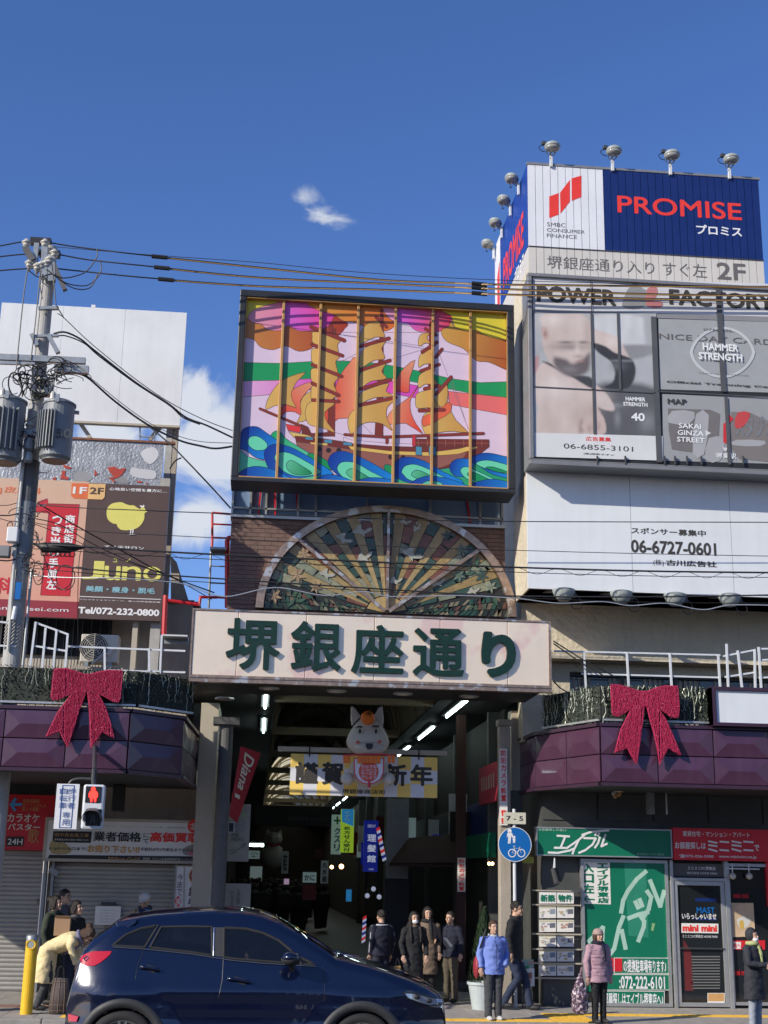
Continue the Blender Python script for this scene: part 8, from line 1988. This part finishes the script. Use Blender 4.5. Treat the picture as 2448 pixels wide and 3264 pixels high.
o = obj('headlight', drape(hl, .006), 'lens_clear', car, smooth=True)
for x, y in ((1450,368),(1500,385),(1545,392)): q = K(x, y); obj('projector', MB().ell((q[0], YCc-hw(*q)-.0, q[1]), (.04,.02,.026), 12, 8), 'car_trim' if x != 1545 else 'chrome', o, smooth=True)
obj('headlight_edge', ribbon(hl, .012, .008, -1, True), 'car_trim', o)
obj('grille', MB().box(x_max-.05, x_max+.012, YCc-.42, YCc+.42, .42, .78), 'car_trim', car, bevel=.02); obj('front_bumper_cladding', drape([(XWF+.40,.24),(x_max-.01,.24),(x_max-.01,.38),(XWF+.43,.40)], .012), 'car_trim', car)
obj('chrome_wing', drape(pl([(1500,408),(1560,405),(1574,400),(1576,440),(1566,440),(1556,416)]), .012), 'chrome', car)
q = K(955, 215); mb_ = MB().ell((q[0], YCc-.98, q[1]), (.105,.10,.068), 18, 12); mi = obj('wing_mirror', mb_, 'car_trim', car, smooth=True); obj('mirror_cap', MB().ell((q[0]-.005, YCc-.985, q[1]+.015), (.10,.10,.06), 18, 12), 'car_navy', mi, smooth=True); obj('mirror_stalk', MB().bar((q[0]+.02, YCc-.88, K(0,248)[1]), (q[0], YCc-.97, q[1]-.03), .05), 'car_trim', mi)
obj('roof_antenna', MB().prism([(K(330,0)[0], YCc-.01, ztop(K(330,0)[0])+.03), (K(370,0)[0], YCc-.01, ztop(K(370,0)[0])+.035), (K(340,0)[0], YCc-.01, ztop(K(330,0)[0])+.09)], (0,.03,0)), 'car_navy', car)
# ------------------------------------------------------------------ people
def puff(m_, fn):
    n = len(m_.vertices); co = np.empty(n*3, 'f'); no = np.empty(n*3, 'f'); m_.vertices.foreach_get('co', co); m_.vertices.foreach_get('normal', no)
    co = co.reshape(-1, 3); no = no.reshape(-1, 3); k = np.array([fn(Vector(c)) for c in co.tolist()], 'f'); co += no*k[:, None]; m_.vertices.foreach_set('co', co.ravel()); m_.update()
DG = lambda: bpy.context.evaluated_depsgraph_get()
def remesh(mb, vox, smooth_it=2):
    me = mb.mesh('tmp'); o = bpy.data.objects.new('tmp', me); COL.objects.link(o)
    r_ = o.modifiers.new('r', 'REMESH'); r_.mode = 'VOXEL'; r_.voxel_size = vox; r_.use_smooth_shade = True
    s_ = o.modifiers.new('s', 'SMOOTH'); s_.factor = .5; s_.iterations = smooth_it
    ev = o.evaluated_get(DG()); m_ = bpy.data.meshes.new_from_object(ev); m_.shade_smooth()
    bpy.data.objects.remove(o); return m_
def eloft(b, pts, rad, n=20, fwd=Vector((0,-1,0))):
    "closed tube through pts with (side, front) radii"
    rings = []; pts = [Vector(p) for p in pts]
    for i, p in enumerate(pts):
        d = (pts[min(i+1, len(pts)-1)]-pts[max(i-1, 0)]).normalized(); sd = d.cross(fwd)
        sd = Vector((1,0,0)) if sd.length < .1 else sd.normalized(); fr = sd.cross(d); a, c = rad[i]
        rings += [p+sd*(a*cos(2*pi*k/n))+fr*(c*sin(2*pi*k/n)) for k in range(n)]
    m_ = len(pts); fs = [(i*n+k, i*n+(k+1) % n, (i+1)*n+(k+1) % n, (i+1)*n+k) for i in range(m_-1) for k in range(n)]
    fs += [tuple(reversed(range(n))), tuple((m_-1)*n+k for k in range(n))]; b.add(rings, fs)
SKIN = {}
def col_mat(name, c, **k):
    if name not in MATS: mat(name, c, **k)
    return name
mat('skin', (.52,.32,.22), .5, var=.06, scale=20); mat('skin_lips', (.36,.13,.10), .5, var=0); mat('eye_dark', (.02,.015,.012), .2, var=0); mat('hair_black', (.018,.013,.011), .4, var=.4, scale=60, bump=.6, bscale=200); mat('hair_brown', (.07,.035,.02), .45, var=.4, scale=60, bump=.6, bscale=200); mat('mask_white', (.70,.71,.73), .7, var=.03)
def hand(b, w, d, s_, thumb):
    "five bent fingers on a palm; w wrist, d hand direction"
    d = d.normalized(); sd = d.cross(Vector((0,-1,0))); sd = sd.normalized() if sd.length > .2 else Vector((1,0,0)); pn = sd.cross(d)
    b.ell(w+d*.045*s_, (.024*s_,.024*s_,.024*s_), 10, 6); eloft(b, [w, w+d*.03*s_, w+d*.085*s_], [(.026*s_,.018*s_),(.038*s_,.016*s_),(.038*s_,.014*s_)], 12)
    for k in range(4):
        r0 = w+d*.08*s_+sd*((k-1.5)*.021*s_); L_ = (.07,.08,.075,.058)[k]*s_; b.tube([r0, r0+d*L_*.45+pn*.004, r0+d*L_*.8-pn*.014*s_, r0+d*L_*.95-pn*.030*s_], [.0095*s_,.009*s_,.008*s_,.006*s_], 7)
    t0 = w+d*.03*s_-sd*thumb*.03*s_; b.tube([t0, t0+d*.03*s_-sd*thumb*.02*s_, t0+d*.06*s_-sd*thumb*.018*s_-pn*.01*s_], [.012*s_,.011*s_,.008*s_], 7)
def person(label, pos, H, rot, o):
    """o: bend, hem, arms ((elbow),(wrist)) for both sides in body space, legs, colours, hair ..."""
    s_ = H/1.7; t = thing('person', label, 'person'); bend = radians(o.get('bend', 0)); hip = Vector((0, 0, .92))
    def B(x, y, z):      # bend the trunk about the hips (forward = -y)
        v = Vector((x, y, z)); 
        if z > hip.z-.02 and bend: d = v-hip; v = hip+Vector((d.x, d.y*cos(bend)-d.z*sin(bend), d.z*cos(bend)+d.y*sin(bend)))
        return v
    fat = o.get('fat', 1.0); sh = o.get('shoulder', .175)
    hd = B(o.get('hx', 0), o.get('hy', -.02), 1.585); hp = Matrix.Rotation(bend*.8+radians(o.get('nod', 0)), 3, 'X'); hz = Matrix.Rotation(radians(o.get('turn', 0)), 3, 'Z'); HR = hz @ hp
    def Hd(x, y, z): return hd+HR @ Vector((x, y, z))
    b = MB(); b.ell(Hd(0,.012,.02), (.077,.094,.098), 22, 14, HR); b.ell(Hd(0,-.028,-.045), (.056,.062,.07), 18, 12, HR)
    b.ell(Hd(0,-.098,-.018), (.013,.018,.024), 8, 6, HR); b.ell(Hd(0,-.086,-.06), (.024,.012,.012), 8, 6, HR); b.ell(Hd(0,-.078,-.095), (.022,.018,.016), 8, 6, HR)
    for q in (-1, 1): b.ell(Hd(q*.078,.01,-.012), (.010,.02,.032), 8, 8, HR); b.ell(Hd(q*.032,-.074,-.03), (.022,.016,.02), 8, 6, HR)
    b.tube([B(0,.012,1.40), B(0,.005,1.50), Hd(0,.01,-.05)], [.062,.052,.05], 14)
    eloft(b, [B(0,0,.88), B(0,0,1.05), B(0,0,1.25), B(0,.005,1.38), B(0,.01,1.42)], [(.14,.09),(.12,.08),(.15,.09),(.15,.075),(.07,.06)])
    arms = []
    for q, key in ((-1, 'ra'), (1, 'la')):
        e, w = o.get(key, ((q*.235, .03, 1.13), (q*.22, -.03, .90)))
        S = B(q*sh, .005, 1.385); E = B(*e) if o.get('armbend', 1) else Vector(e); Wv = B(*w) if o.get('armbend', 1) else Vector(w); arms.append((q, S, E, Wv))
        b.tube([S, E, Wv], [.045,.038,.026], 12)
        if not o.get('pocket'+key): hand(b, Wv, o.get('hd'+key, (Wv-E).normalized()+Vector((0,0,-.25))), 1.05, q)
    legs = o.get('legs', (((-.09,0,.48),(-.095,.02,.09)), ((.09,0,.48),(.095,.02,.09))))
    for q, (kn, an) in zip((-1, 1), legs): b.tube([(q*.085,0,.9), kn, an], [.08,.055,.038], 12)
    b.ell((0,0,.9), (.14,.1,.1), 14, 8)
    obj('body', remesh(b, .0095, 1), 'skin', t)
    hs_ = o.get('hood')
    for q in (-1, 1):
        if not o.get('back'): obj('eye', MB().ell(Hd(q*.031,-.083,-.008), (.0125,.006,.0065), 8, 6, HR), 'eye_dark', t, smooth=True); obj('eyebrow', MB().tube([Hd(q*.016,-.090,.016), Hd(q*.034,-.088,.021), Hd(q*.05,-.078,.014)], .0035, 5), 'hair_black', t)
    if o.get('mask'): 
        b = MB(); b.ell(Hd(0,-.052,-.062), (.058,.056,.045), 18, 12, HR); mk = obj('face_mask', b, 'mask_white', t, smooth=True)
    elif not o.get('back'): obj('mouth', MB().tube([Hd(-.02,-.094,-.066), Hd(0,-.098,-.064), Hd(.02,-.094,-.066)], .004, 5), 'skin_lips', t)
    if o.get('glasses'):
        b = MB()
        for q in (-1, 1): b.tube([Hd(q*.032+.022*cos(a), -.098, -.008+.016*sin(a)) for a in [k*pi/5 for k in range(11)]], .0022, 4, False); b.tube([Hd(q*.054,-.096,-.004), Hd(q*.08,-.01,-.004)], .002, 4)
        obj('glasses', b, 'black', t)
    hm = o.get('hair', 'hair_black'); st_ = o.get('style', 'short')
    b = MB(); b.ell(Hd(0,.022,.035), (.088,.100,.094), 22, 14, HR); b.v = [v for v in b.v]
    # pull the hair back from the face
    nv = []
    for v in b.v:
        l = HR.transposed() @ (Vector(v)-hd)
        if l.y < -.04 and l.z < .055: l.y = -.04+(l.y+.04)*.1
        if st_ == 'short' and l.z < -.03: l = Vector((l.x*.85, max(l.y,.0)*.9, -.03+(l.z+.03)*.5))
        nv.append(hd+HR @ l)
    b.v = nv
    if st_ in ('long', 'bob', 'bun', 'tail'):
        for q in (-1, 1): eloft(b, [Hd(q*.062,.01,.06), Hd(q*.082,.02,-.02), Hd(q*.08,.025,-.10)], [(.03,.05),(.026,.06),(.016,.04)], 12)
        eloft(b, [Hd(0,.06,.05), Hd(0,.08,-.05), Hd(0,.075,-.12)], [(.07,.05),(.08,.045),(.06,.03)], 14)
    if st_ == 'long':
        eloft(b, [Hd(0,.075,-.02), B(0,.10,1.42), B(0,.11,1.30)], [(.085,.04),(.12,.035),(.10,.02)], 14)
        for q in (-1, 1): b.tube([Hd(q*.075,.0,.0), Hd(q*.085,-.01,-.11), B(q*.10,-.075,1.38), B(q*.10,-.115,1.24), B(q*.09,-.12,1.14)], [.028,.03,.034,.028,.012], 10)
    if st_ == 'bun': b.ell(Hd(0,.13,.06), (.055,.055,.05), 12, 8)
    if st_ == 'tail': b.tube([Hd(0,.11,.02), Hd(0,.16,-.03), Hd(0,.15,-.14)], [.03,.034,.01], 10)
    if st_ != 'none': obj('hair', remesh(b, .010, 2), hm, t)
    hat = o.get('hat')
    if hat:
        b = MB(); b.ell(Hd(0,.012,.052), (.096,.108,.082), 22, 12, HR); ho = obj('hat', remesh(b, .012, 1), hat, t)
        if o.get('brim'): obj('brim', MB().prism([Hd(x, y, .045) for x, y in ((-.07,-.07),(-.06,-.14),(0,-.175),(.06,-.14),(.07,-.07))], HR @ Vector((0,0,.008))), hat, ho)
        else: obj('hat_band', MB().tube([Hd(.098*cos(a), .012+.108*sin(a), .03) for a in [k*pi/8 for k in range(17)]], .014, 8, False), hat, ho, smooth=True)
    if hs_:
        b = MB(); b.ell(Hd(0,.035,.02), (.105,.105,.125), 22, 14, HR); nv = []
        for v in b.v:
            l = HR.transposed() @ (Vector(v)-hd)
            if l.y < -.045: l.y = -.045
            nv.append(hd+HR @ l)
        b.v = nv; obj('hood', remesh(b, .011, 1), hs_, t)
    # upper garment
    cm = o['top']; hem = o.get('hem', .82); fl_ = o.get('flare', 1.0); b = MB(); pz = [hem]+[z for z in (.92, 1.05, 1.22, 1.36, 1.425, 1.46) if z > hem+.03]
    R_w = {.92:(.185,.130), 1.05:(.165,.122), 1.22:(.190,.130), 1.36:(.185,.112), 1.425:(.115,.085), 1.46:(.078,.07)}
    rad = [(.185*fl_*fat, .135*fl_*fat)]+[(R_w[z][0]*(fat if z < 1.4 else 1), R_w[z][1]*(fat if z < 1.4 else 1)) for z in pz[1:]]
    bp_ = []
    for z in pz:
        v = B(0, .005, z)
        if z < .9 and bend: v = Vector((0, .06*sin(bend), z))
        bp_.append(v)
    eloft(b, bp_, rad, 26)
    for q, S, E, Wv in arms: b.tube([S-Vector((q*.03,0,.01)), S+Vector((q*.012,0,-.02)), S.lerp(E, .5), E, E.lerp(Wv, .5), Wv+(Wv-E).normalized()*(.01 if not o.get('pocketra') else .05)], [.065*fat,.068*fat,.060*fat,.055*fat,.050*fat,.042*fat], 14)
    m_ = remesh(b, .013, 2)
    ll = len(label); puff(m_, lambda c: noise.noise(Vector((c.x*9, c.y*9, c.z*14+ll)))*.012+noise.noise(Vector((c.x*22, c.y*22, c.z*30)))*.005)   # cloth folds
    tp_ = obj(o.get('topname', 'jacket'), m_, cm, t)
    if o.get('zip'): obj('zip', MB().tube([B(0, -.133*fat, z)+Vector((0,(-.008 if z > 1.0 else -.012),0)) for z in (max(hem,.8)+.02, .95, 1.1, 1.22)]+[B(0,-.118,1.34), B(0,-.095,1.42)], .004, 5), o['zip'], tp_)
    if o.get('buttons'):
        for z in (.95, 1.05, 1.15, 1.25): obj('button', MB().ell(B(.02, -.142*fat, z), (.009,.006,.009), 8, 6), o['buttons'], tp_, smooth=True)
    if o.get('quilt'):
        b = MB()
        for k in range(9):
            z = .80+k*.065; r_ = 1.0; a_ = [pi*.5+.3*0+j*2*pi/24 for j in range(25)]
            rx_ = np.interp(z, [.8,.92,1.05,1.22,1.36], [.188,.187,.168,.192,.187])*fat; ry_ = np.interp(z, [.8,.92,1.05,1.22,1.36], [.138,.133,.125,.133,.114])*fat
            b.tube([B(rx_*cos(a), .005+ry_*sin(a), z) for a in a_], .0035, 4, False)
        obj('quilting', b, o['quilt'], tp_)
    if o.get('collar'): obj('collar', MB().tube([B(.074*cos(a), .01+.072*sin(a), 1.445+.012*sin(a)) for a in [k*pi/8 for k in range(17)]], .022, 8, False), o['collar'], t, smooth=True)
    if o.get('scarf'):
        b = MB(); b.tube([B(.088*cos(a), .0+.085*sin(a), 1.455) for a in [k*pi/8 for k in range(17)]], .038, 10, False); b.tube([B(.03,-.09,1.44), B(.045,-.13,1.30), B(.05,-.145,1.12)], [.035,.04,.03], 8); obj('scarf', remesh(b, .012), o['scarf'], t)
    if o.get('stripes'):
        b = MB()
        for q, S, E, Wv in arms: b.tube([S+Vector((q*.05,.01,.03)), S+Vector((q*.07,.02,-.05)), S.lerp(E,.5)+Vector((q*.055,.03,0)), E+Vector((q*.048,.03,0)), Wv+Vector((q*.04,.02,0))], .007, 5)
        b.tube([B(.12*cos(a), .01+.10*sin(a), 1.425) for a in [k*pi/8 for k in range(9)]], .010, 6); obj('white_piping', b, 'mask_white', t)
    # trousers
    b = MB(); lw = o.get('leg', 1.0)
    for q, (kn, an) in zip((-1, 1), legs): kn = Vector(kn); an = Vector(an); b.tube([Vector((q*.085,.0,.93)), Vector((q*.09,0,.80)).lerp(kn, .15), kn, kn.lerp(an, .5), an+Vector((0,0,-.035))], [.10*lw,.098*lw,.072*lw,.064*lw,.060*lw], 14)
    b.ell((0,.01,.92), (.158,.115,.12), 18, 10); m_ = remesh(b, .013, 2)
    puff(m_, lambda c: noise.noise(Vector((c.x*12, c.y*12, c.z*20)))*.008)
    obj('trousers', m_, o['legs_m'], t)
    for q, (kn, an) in zip((-1, 1), legs):
        b = MB(); an = Vector(an); b.ell(an+Vector((0,-.06,-.045)), (.045,.125,.042), 14, 8); b.ell(an+Vector((0,.02,-.03)), (.042,.055,.05), 12, 8); m_ = remesh(b, .010, 1)
        for v in m_.vertices: v.co.z = max(v.co.z, an.z-.085)
        obj('shoe', m_, o.get('shoe', 'near_black'), t)
    t.scale = (s_, s_, s_); t.location = pos; t.rotation_euler = (0, 0, radians(rot)); return t
def feet(c, x, y): return PZ(c, x, y, KZ)
def stand(c, x, yhead, Y): p = P(c, x, yhead, Y); return Vector((p.x, Y, KZ)), p.z-KZ
def C(n, r_, g_, b_, **k): return col_mat(n, srgb(r_, g_, b_), rough=.8, var=.12, scale=14, bump=.35, bscale=160, **k)
C('periwinkle', 118,138,205); C('cloth_dark_grey', 62,64,68); C('cloth_black', 27,28,31); C('cloth_navy', 24,28,46); C('jeans', 38,48,72); C('mauve', 172,138,148); C('mauve_dark', 140,108,118); C('beanie', 165,142,132); C('cloth_charcoal', 46,47,54); C('cloth_light', 150,155,165); C('beige_coat', 122,104,88); C('khaki', 88,80,66); C('green_coat', 52,60,48); C('cloth_grey', 98,98,102); C('cream_coat', 226,208,160); C('cloth_tan', 170,150,122); C('scarf_green', 175,180,120); C('lilac_scarf', 120,115,140); C('shoe_white', 190,190,188); C('cap_white', 205,200,190)
p = feet('d7', 1240, 1122); _, h = stand('d7', 1240, 365, p.y)
person('elderly woman with short hair in a periwinkle blue jacket standing at the kerb', p, h, 12, dict(top='periwinkle', hem=.78, fat=1.12, flare=1.05, zip='cloth_navy', collar='shoe_white', legs_m='cloth_dark_grey', shoe='shoe_white', hair='hair_brown', ra=((-.26,.03,1.12),(-.255,-.05,.90)), la=((.27,.04,1.12),(.19,-.10,.93)), pocketla=1, leg=1.1))
bl = thing('shoulder_bag', 'dark red and black shoulder bag of the woman in the blue jacket', 'bag', p+Vector((-.22,0,.75)))
obj('bag_body', MB().ell(p+Vector((-.24,.02,.72)), (.05,.12,.16), 14, 10), 'maroon', bl, smooth=True); obj('strap', MB().tube([p+Vector((-.24,.02,.84)), p+Vector((-.19,-.10,1.05)), p+Vector((-.12,-.07,1.24)), p+Vector((-.11,.05,1.22)), p+Vector((-.2,.1,.9))], .012, 6), 'near_black', bl)
p = feet('d7', 1395, 1040); _, h = stand('d7', 1335, 218, p.y)
person('man with glasses in a black coat and jeans walking right behind the blue jacket woman', p, h, 62, dict(top='cloth_black', hem=.76, fat=1.08, legs_m='jeans', glasses=1, collar='cloth_black', bend=4, legs=(((-.09,-.10,.50),(-.10,.16,.12)), ((.09,-.16,.50),(.10,-.24,.09))), shoe='near_black', topname='coat'))
p = feet('d6', 545, 1378); _, h = stand('d6', 545, 752, p.y)
person('elderly woman in a quilted mauve jacket and knitted hat carrying shopping bags', p, h, 22, dict(top='mauve', hem=.74, fat=1.18, flare=1.08, quilt='mauve_dark', buttons='mauve_dark', legs_m='cloth_black', hat='beanie', hair='hair_brown', style='bob', scarf='cloth_navy', ra=((-.27,.02,1.10),(-.265,-.02,.84)), la=((.27,.03,1.10),(.25,-.03,.86))))
bg_ = thing('shopping_bag', 'patterned plastic shopping bag hanging from the hand of the woman in mauve', 'bag', p+Vector((-.30,-.05,.2)))
b = MB(); eloft(b, [p+Vector((-.29,-.06,.14)), p+Vector((-.30,-.06,.22)), p+Vector((-.30,-.06,.40)), p+Vector((-.29,-.05,.54)), p+Vector((-.28,-.04,.68))], [(.09,.07),(.125,.09),(.12,.08),(.07,.05),(.025,.02)], 18); m_ = remesh(b, .014, 1)
puff(m_, lambda c: noise.noise(c*26)*.02)
obj('bag_body', m_, mat('bag_print', (.11,.07,.09), .3, var=.3, scale=20, two=((.55,.42,.45), 22, .54), coat=.3), bg_); obj('handle', MB().tube([p+Vector((-.28,-.04,.66)), p+Vector((-.25,-.02,.76))], .012, 6), 'mauve_dark', bg_)
p = feet('d6', 1585, 1425); _, h = stand('d6', 1560, 750, p.y)
person('person in a long dark hooded coat and white face mask at the right edge', p, h, 38, dict(top='cloth_charcoal', topname='coat', hem=.52, flare=1.12, fat=1.12, hood='cloth_charcoal', mask=1, scarf='scarf_green', legs_m='cloth_light', ra=((-.25,-.06,1.12),(-.05,-.27,1.10)), la=((.25,-.06,1.12),(.07,-.27,1.08)), style='short', buttons='black'))
p, h = stand('d7', 640, 298, 21.6)
person('woman with long straight hair, white face mask and long black coat before the arcade', p, h, 14, dict(top='cloth_black', topname='coat', hem=.45, flare=1.1, mask=1, style='long', legs_m='cloth_black', collar='beige_coat', buttons='black', ra=((-.25,.0,1.12),(-.24,-.10,.92)), la=((.25,.0,1.12),(.22,-.10,.92))))
q = P('d7', 515, 738, 21.35); hb = thing('hand_bag', 'small bright orange bag held by the long haired woman in the mask', 'bag', q); obj('bag_body', MB().box(q.x-.05, q.x+.05, q.y-.03, q.y+.03, q.z-.06, q.z+.06), 'wire_cover', hb, bevel=.01); obj('handle', MB().tube(catmull([(q.x-.035,q.y,q.z+.06),(q.x,q.y+.03,q.z+.17),(q.x+.035,q.y,q.z+.06)], 5, False), .007, 6), 'black', hb)
p, h = stand('d7', 742, 264, 22.3)
person('woman in a black scarf and beige coat standing behind the long haired woman', p, h, 5, dict(top='beige_coat', topname='coat', hem=.50, flare=1.1, scarf='cloth_black', style='bob', legs_m='cloth_black'))
p, h = stand('d7', 915, 298, 22.3)
person('man with bushy dark hair in a navy jacket looking left and holding a paper', p, h, -42, dict(top='cloth_navy', hem=.84, fat=1.08, legs_m='khaki', ra=((-.25,-.02,1.12),(-.16,-.26,1.16)), la=((.25,.05,1.13),(.24,.0,.93)), style='short', zip='black'))
q = P('d7', 885, 495, 22.0); pa_ = thing('leaflet', 'small pale leaflet held by the man with bushy hair', 'paper', q); obj('sheet', MB().prism([q, q+Vector((.10,.0,-.13)), q+Vector((.07,.04,-.15)), q+Vector((-.05,.04,-.0))], (0,.004,0)), 'paper', pa_); obj('fold', MB().prism([q+Vector((0,.004,.003)), q+Vector((.09,.004,-.12)), q+Vector((.10,-.02,-.12))], (0,.003,0)), 'paper', pa_)
p, h = stand('d7', 395, 285, 22.0)
person('person in a navy tracksuit with white piping walking away to the left', p, h, 205, dict(top='cloth_navy', hem=.86, fat=1.1, stripes=1, legs_m='cloth_navy', back=1, style='short'))
p, h = stand('d2', 425, 368, 21.4)
person('woman with tied back dark hair in a dark green coat at the shutters', p, h, 66, dict(top='green_coat', topname='coat', hem=.55, fat=1.12, flare=1.08, style='bun', legs_m='cloth_black'))
p, h = stand('d2', 492, 320, 22.4)
person('man with short hair partly hidden behind the woman in the green coat', p, h, 60, dict(top='cloth_grey', hem=.8, legs_m='cloth_dark_grey'))
p, h = stand('d2', 580, 404, 20.9)
person('woman with dark ponytail in a black jacket and jeans holding a cardboard box', p, h, 62, dict(top='cloth_black', hem=.84, legs_m='jeans', style='tail', collar='cloth_grey', ra=((-.24,-.05,1.12),(-.14,-.28,1.06)), la=((.24,-.05,1.12),(.12,-.28,1.02))))
q = P('d2', 475, 605, 20.65); bx = thing('cardboard_box', 'brown cardboard box held between the two women at the shutters', 'box', q); obj('carton', MB().box(q.x-.12, q.x+.11, q.y-.06, q.y+.06, q.z-.12, q.z+.13), mat('cardboard', (.33,.21,.12), .8, var=.1), bx, bevel=.004); obj('flap', MB().prism([q+Vector((-.12,-.06,.131)), q+Vector((.11,-.06,.131)), q+Vector((.10,-.10,.16)), q+Vector((-.11,-.10,.16))], (0,0,.004)), 'cardboard', bx)
p = feet('d2', 330, 1232); 
person('woman in a long cream coat and striped scarf bending over a checked bag', p, 1.55, 82, dict(top='cream_coat', topname='coat', hem=.42, flare=1.25, fat=1.08, bend=68, nod=14, scarf='lilac_scarf', hair='hair_brown', style='bun', legs_m='cloth_dark_grey', armbend=0, ra=((-.20,-.40,.98),(-.14,-.50,.72)), la=((.20,-.40,.98),(.14,-.52,.72)), hdra=Vector((.05,-.1,-1)), hdla=Vector((-.05,-.1,-1)), legs=(((-.09,-.06,.48),(-.09,.10,.09)), ((.09,-.10,.48),(.10,-.12,.09)))))
q0 = P('d2', 392, 1225, 20.0); q1 = P('d2', 510, 990, 20.0); cb = thing('checked_bag', 'brown checked cloth shopping bag held by the bending woman', 'bag', Vector((q0.x, 20, KZ)))
b = MB(); cx = (q0.x+q1.x)/2; hh = q1.z-KZ; eloft(b, [(cx,20,KZ), (cx,20,KZ+hh*.5), (cx+.01,20,KZ+hh)], [(.13,.08),(.125,.08),(.10,.05)], 16); obj('bag_body', b, mat('bag_brown', (.085,.065,.062), .8, var=.2), cb, smooth=True)
b = MB()
for k in range(5): a = pi*1.08+k*pi*.21; b.tube([(cx+.131*cos(a), 20+.082*sin(a), KZ+.02), (cx+.127*cos(a), 20+.082*sin(a), KZ+hh*.5), (cx+.103*cos(a), 20+.053*sin(a), KZ+hh)], .005, 4)
for k in range(6): z = KZ+.05+k*hh*.16; b.tube([(cx+(.132-.02*k/5)*cos(a), 20+(.083-.02*k/5)*sin(a), z) for a in [pi+j*pi/8 for j in range(9)]], .004, 4)
obj('check_stripes', b, 'beige_coat', cb); obj('handle', MB().tube(catmull([(cx-.05,19.98,KZ+hh),(cx-.03,19.95,KZ+hh+.14),(cx+.03,19.95,KZ+hh+.14),(cx+.05,19.98,KZ+hh)], 4, False), .01, 6), 'cloth_black', cb)
p, h = stand('d2', 1120, 338, 22.3)
person('person in a white and brown cap and tan jacket behind the car roof', p, h, -12, dict(top='cloth_tan', hem=.8, fat=1.15, hat='cap_white', brim=1, scarf='cloth_dark_grey', legs_m='cloth_dark_grey', bend=14, nod=12))
q = P('d2', 1155, 495, 22.0); fd = thing('blue_folder', 'blue folder held by the person in the cap', 'folder', q); obj('cover', MB().prism([q+Vector((-.12,0,.06)), q+Vector((.14,.0,.0)), q+Vector((.14,0,-.2)), q+Vector((-.12,0,-.2))], (0,.02,0)), 'sign_blue', fd); obj('spine', MB().tube([q+Vector((-.12,0,.06)), q+Vector((-.12,0,-.2))], .008, 6), 'blue_ink', fd)
dx = K(800, 200)[0]; zs_ = K(800, 142)[1]
d_ = person('driver with dark hair in a pale top at the wheel of the blue car', (dx-.02, YCc-.30, zs_-1.7*.95), 1.7*.95, 90, dict(top='cloth_grey', hem=.9, legs_m='cloth_black', ra=((-.2,-.15,1.12),(-.12,-.42,1.14)), la=((.2,-.15,1.12),(.12,-.42,1.14)), legs=(((-.09,-.4,.9),(-.09,-.55,.62)), ((.09,-.4,.9),(.09,-.55,.62)))))
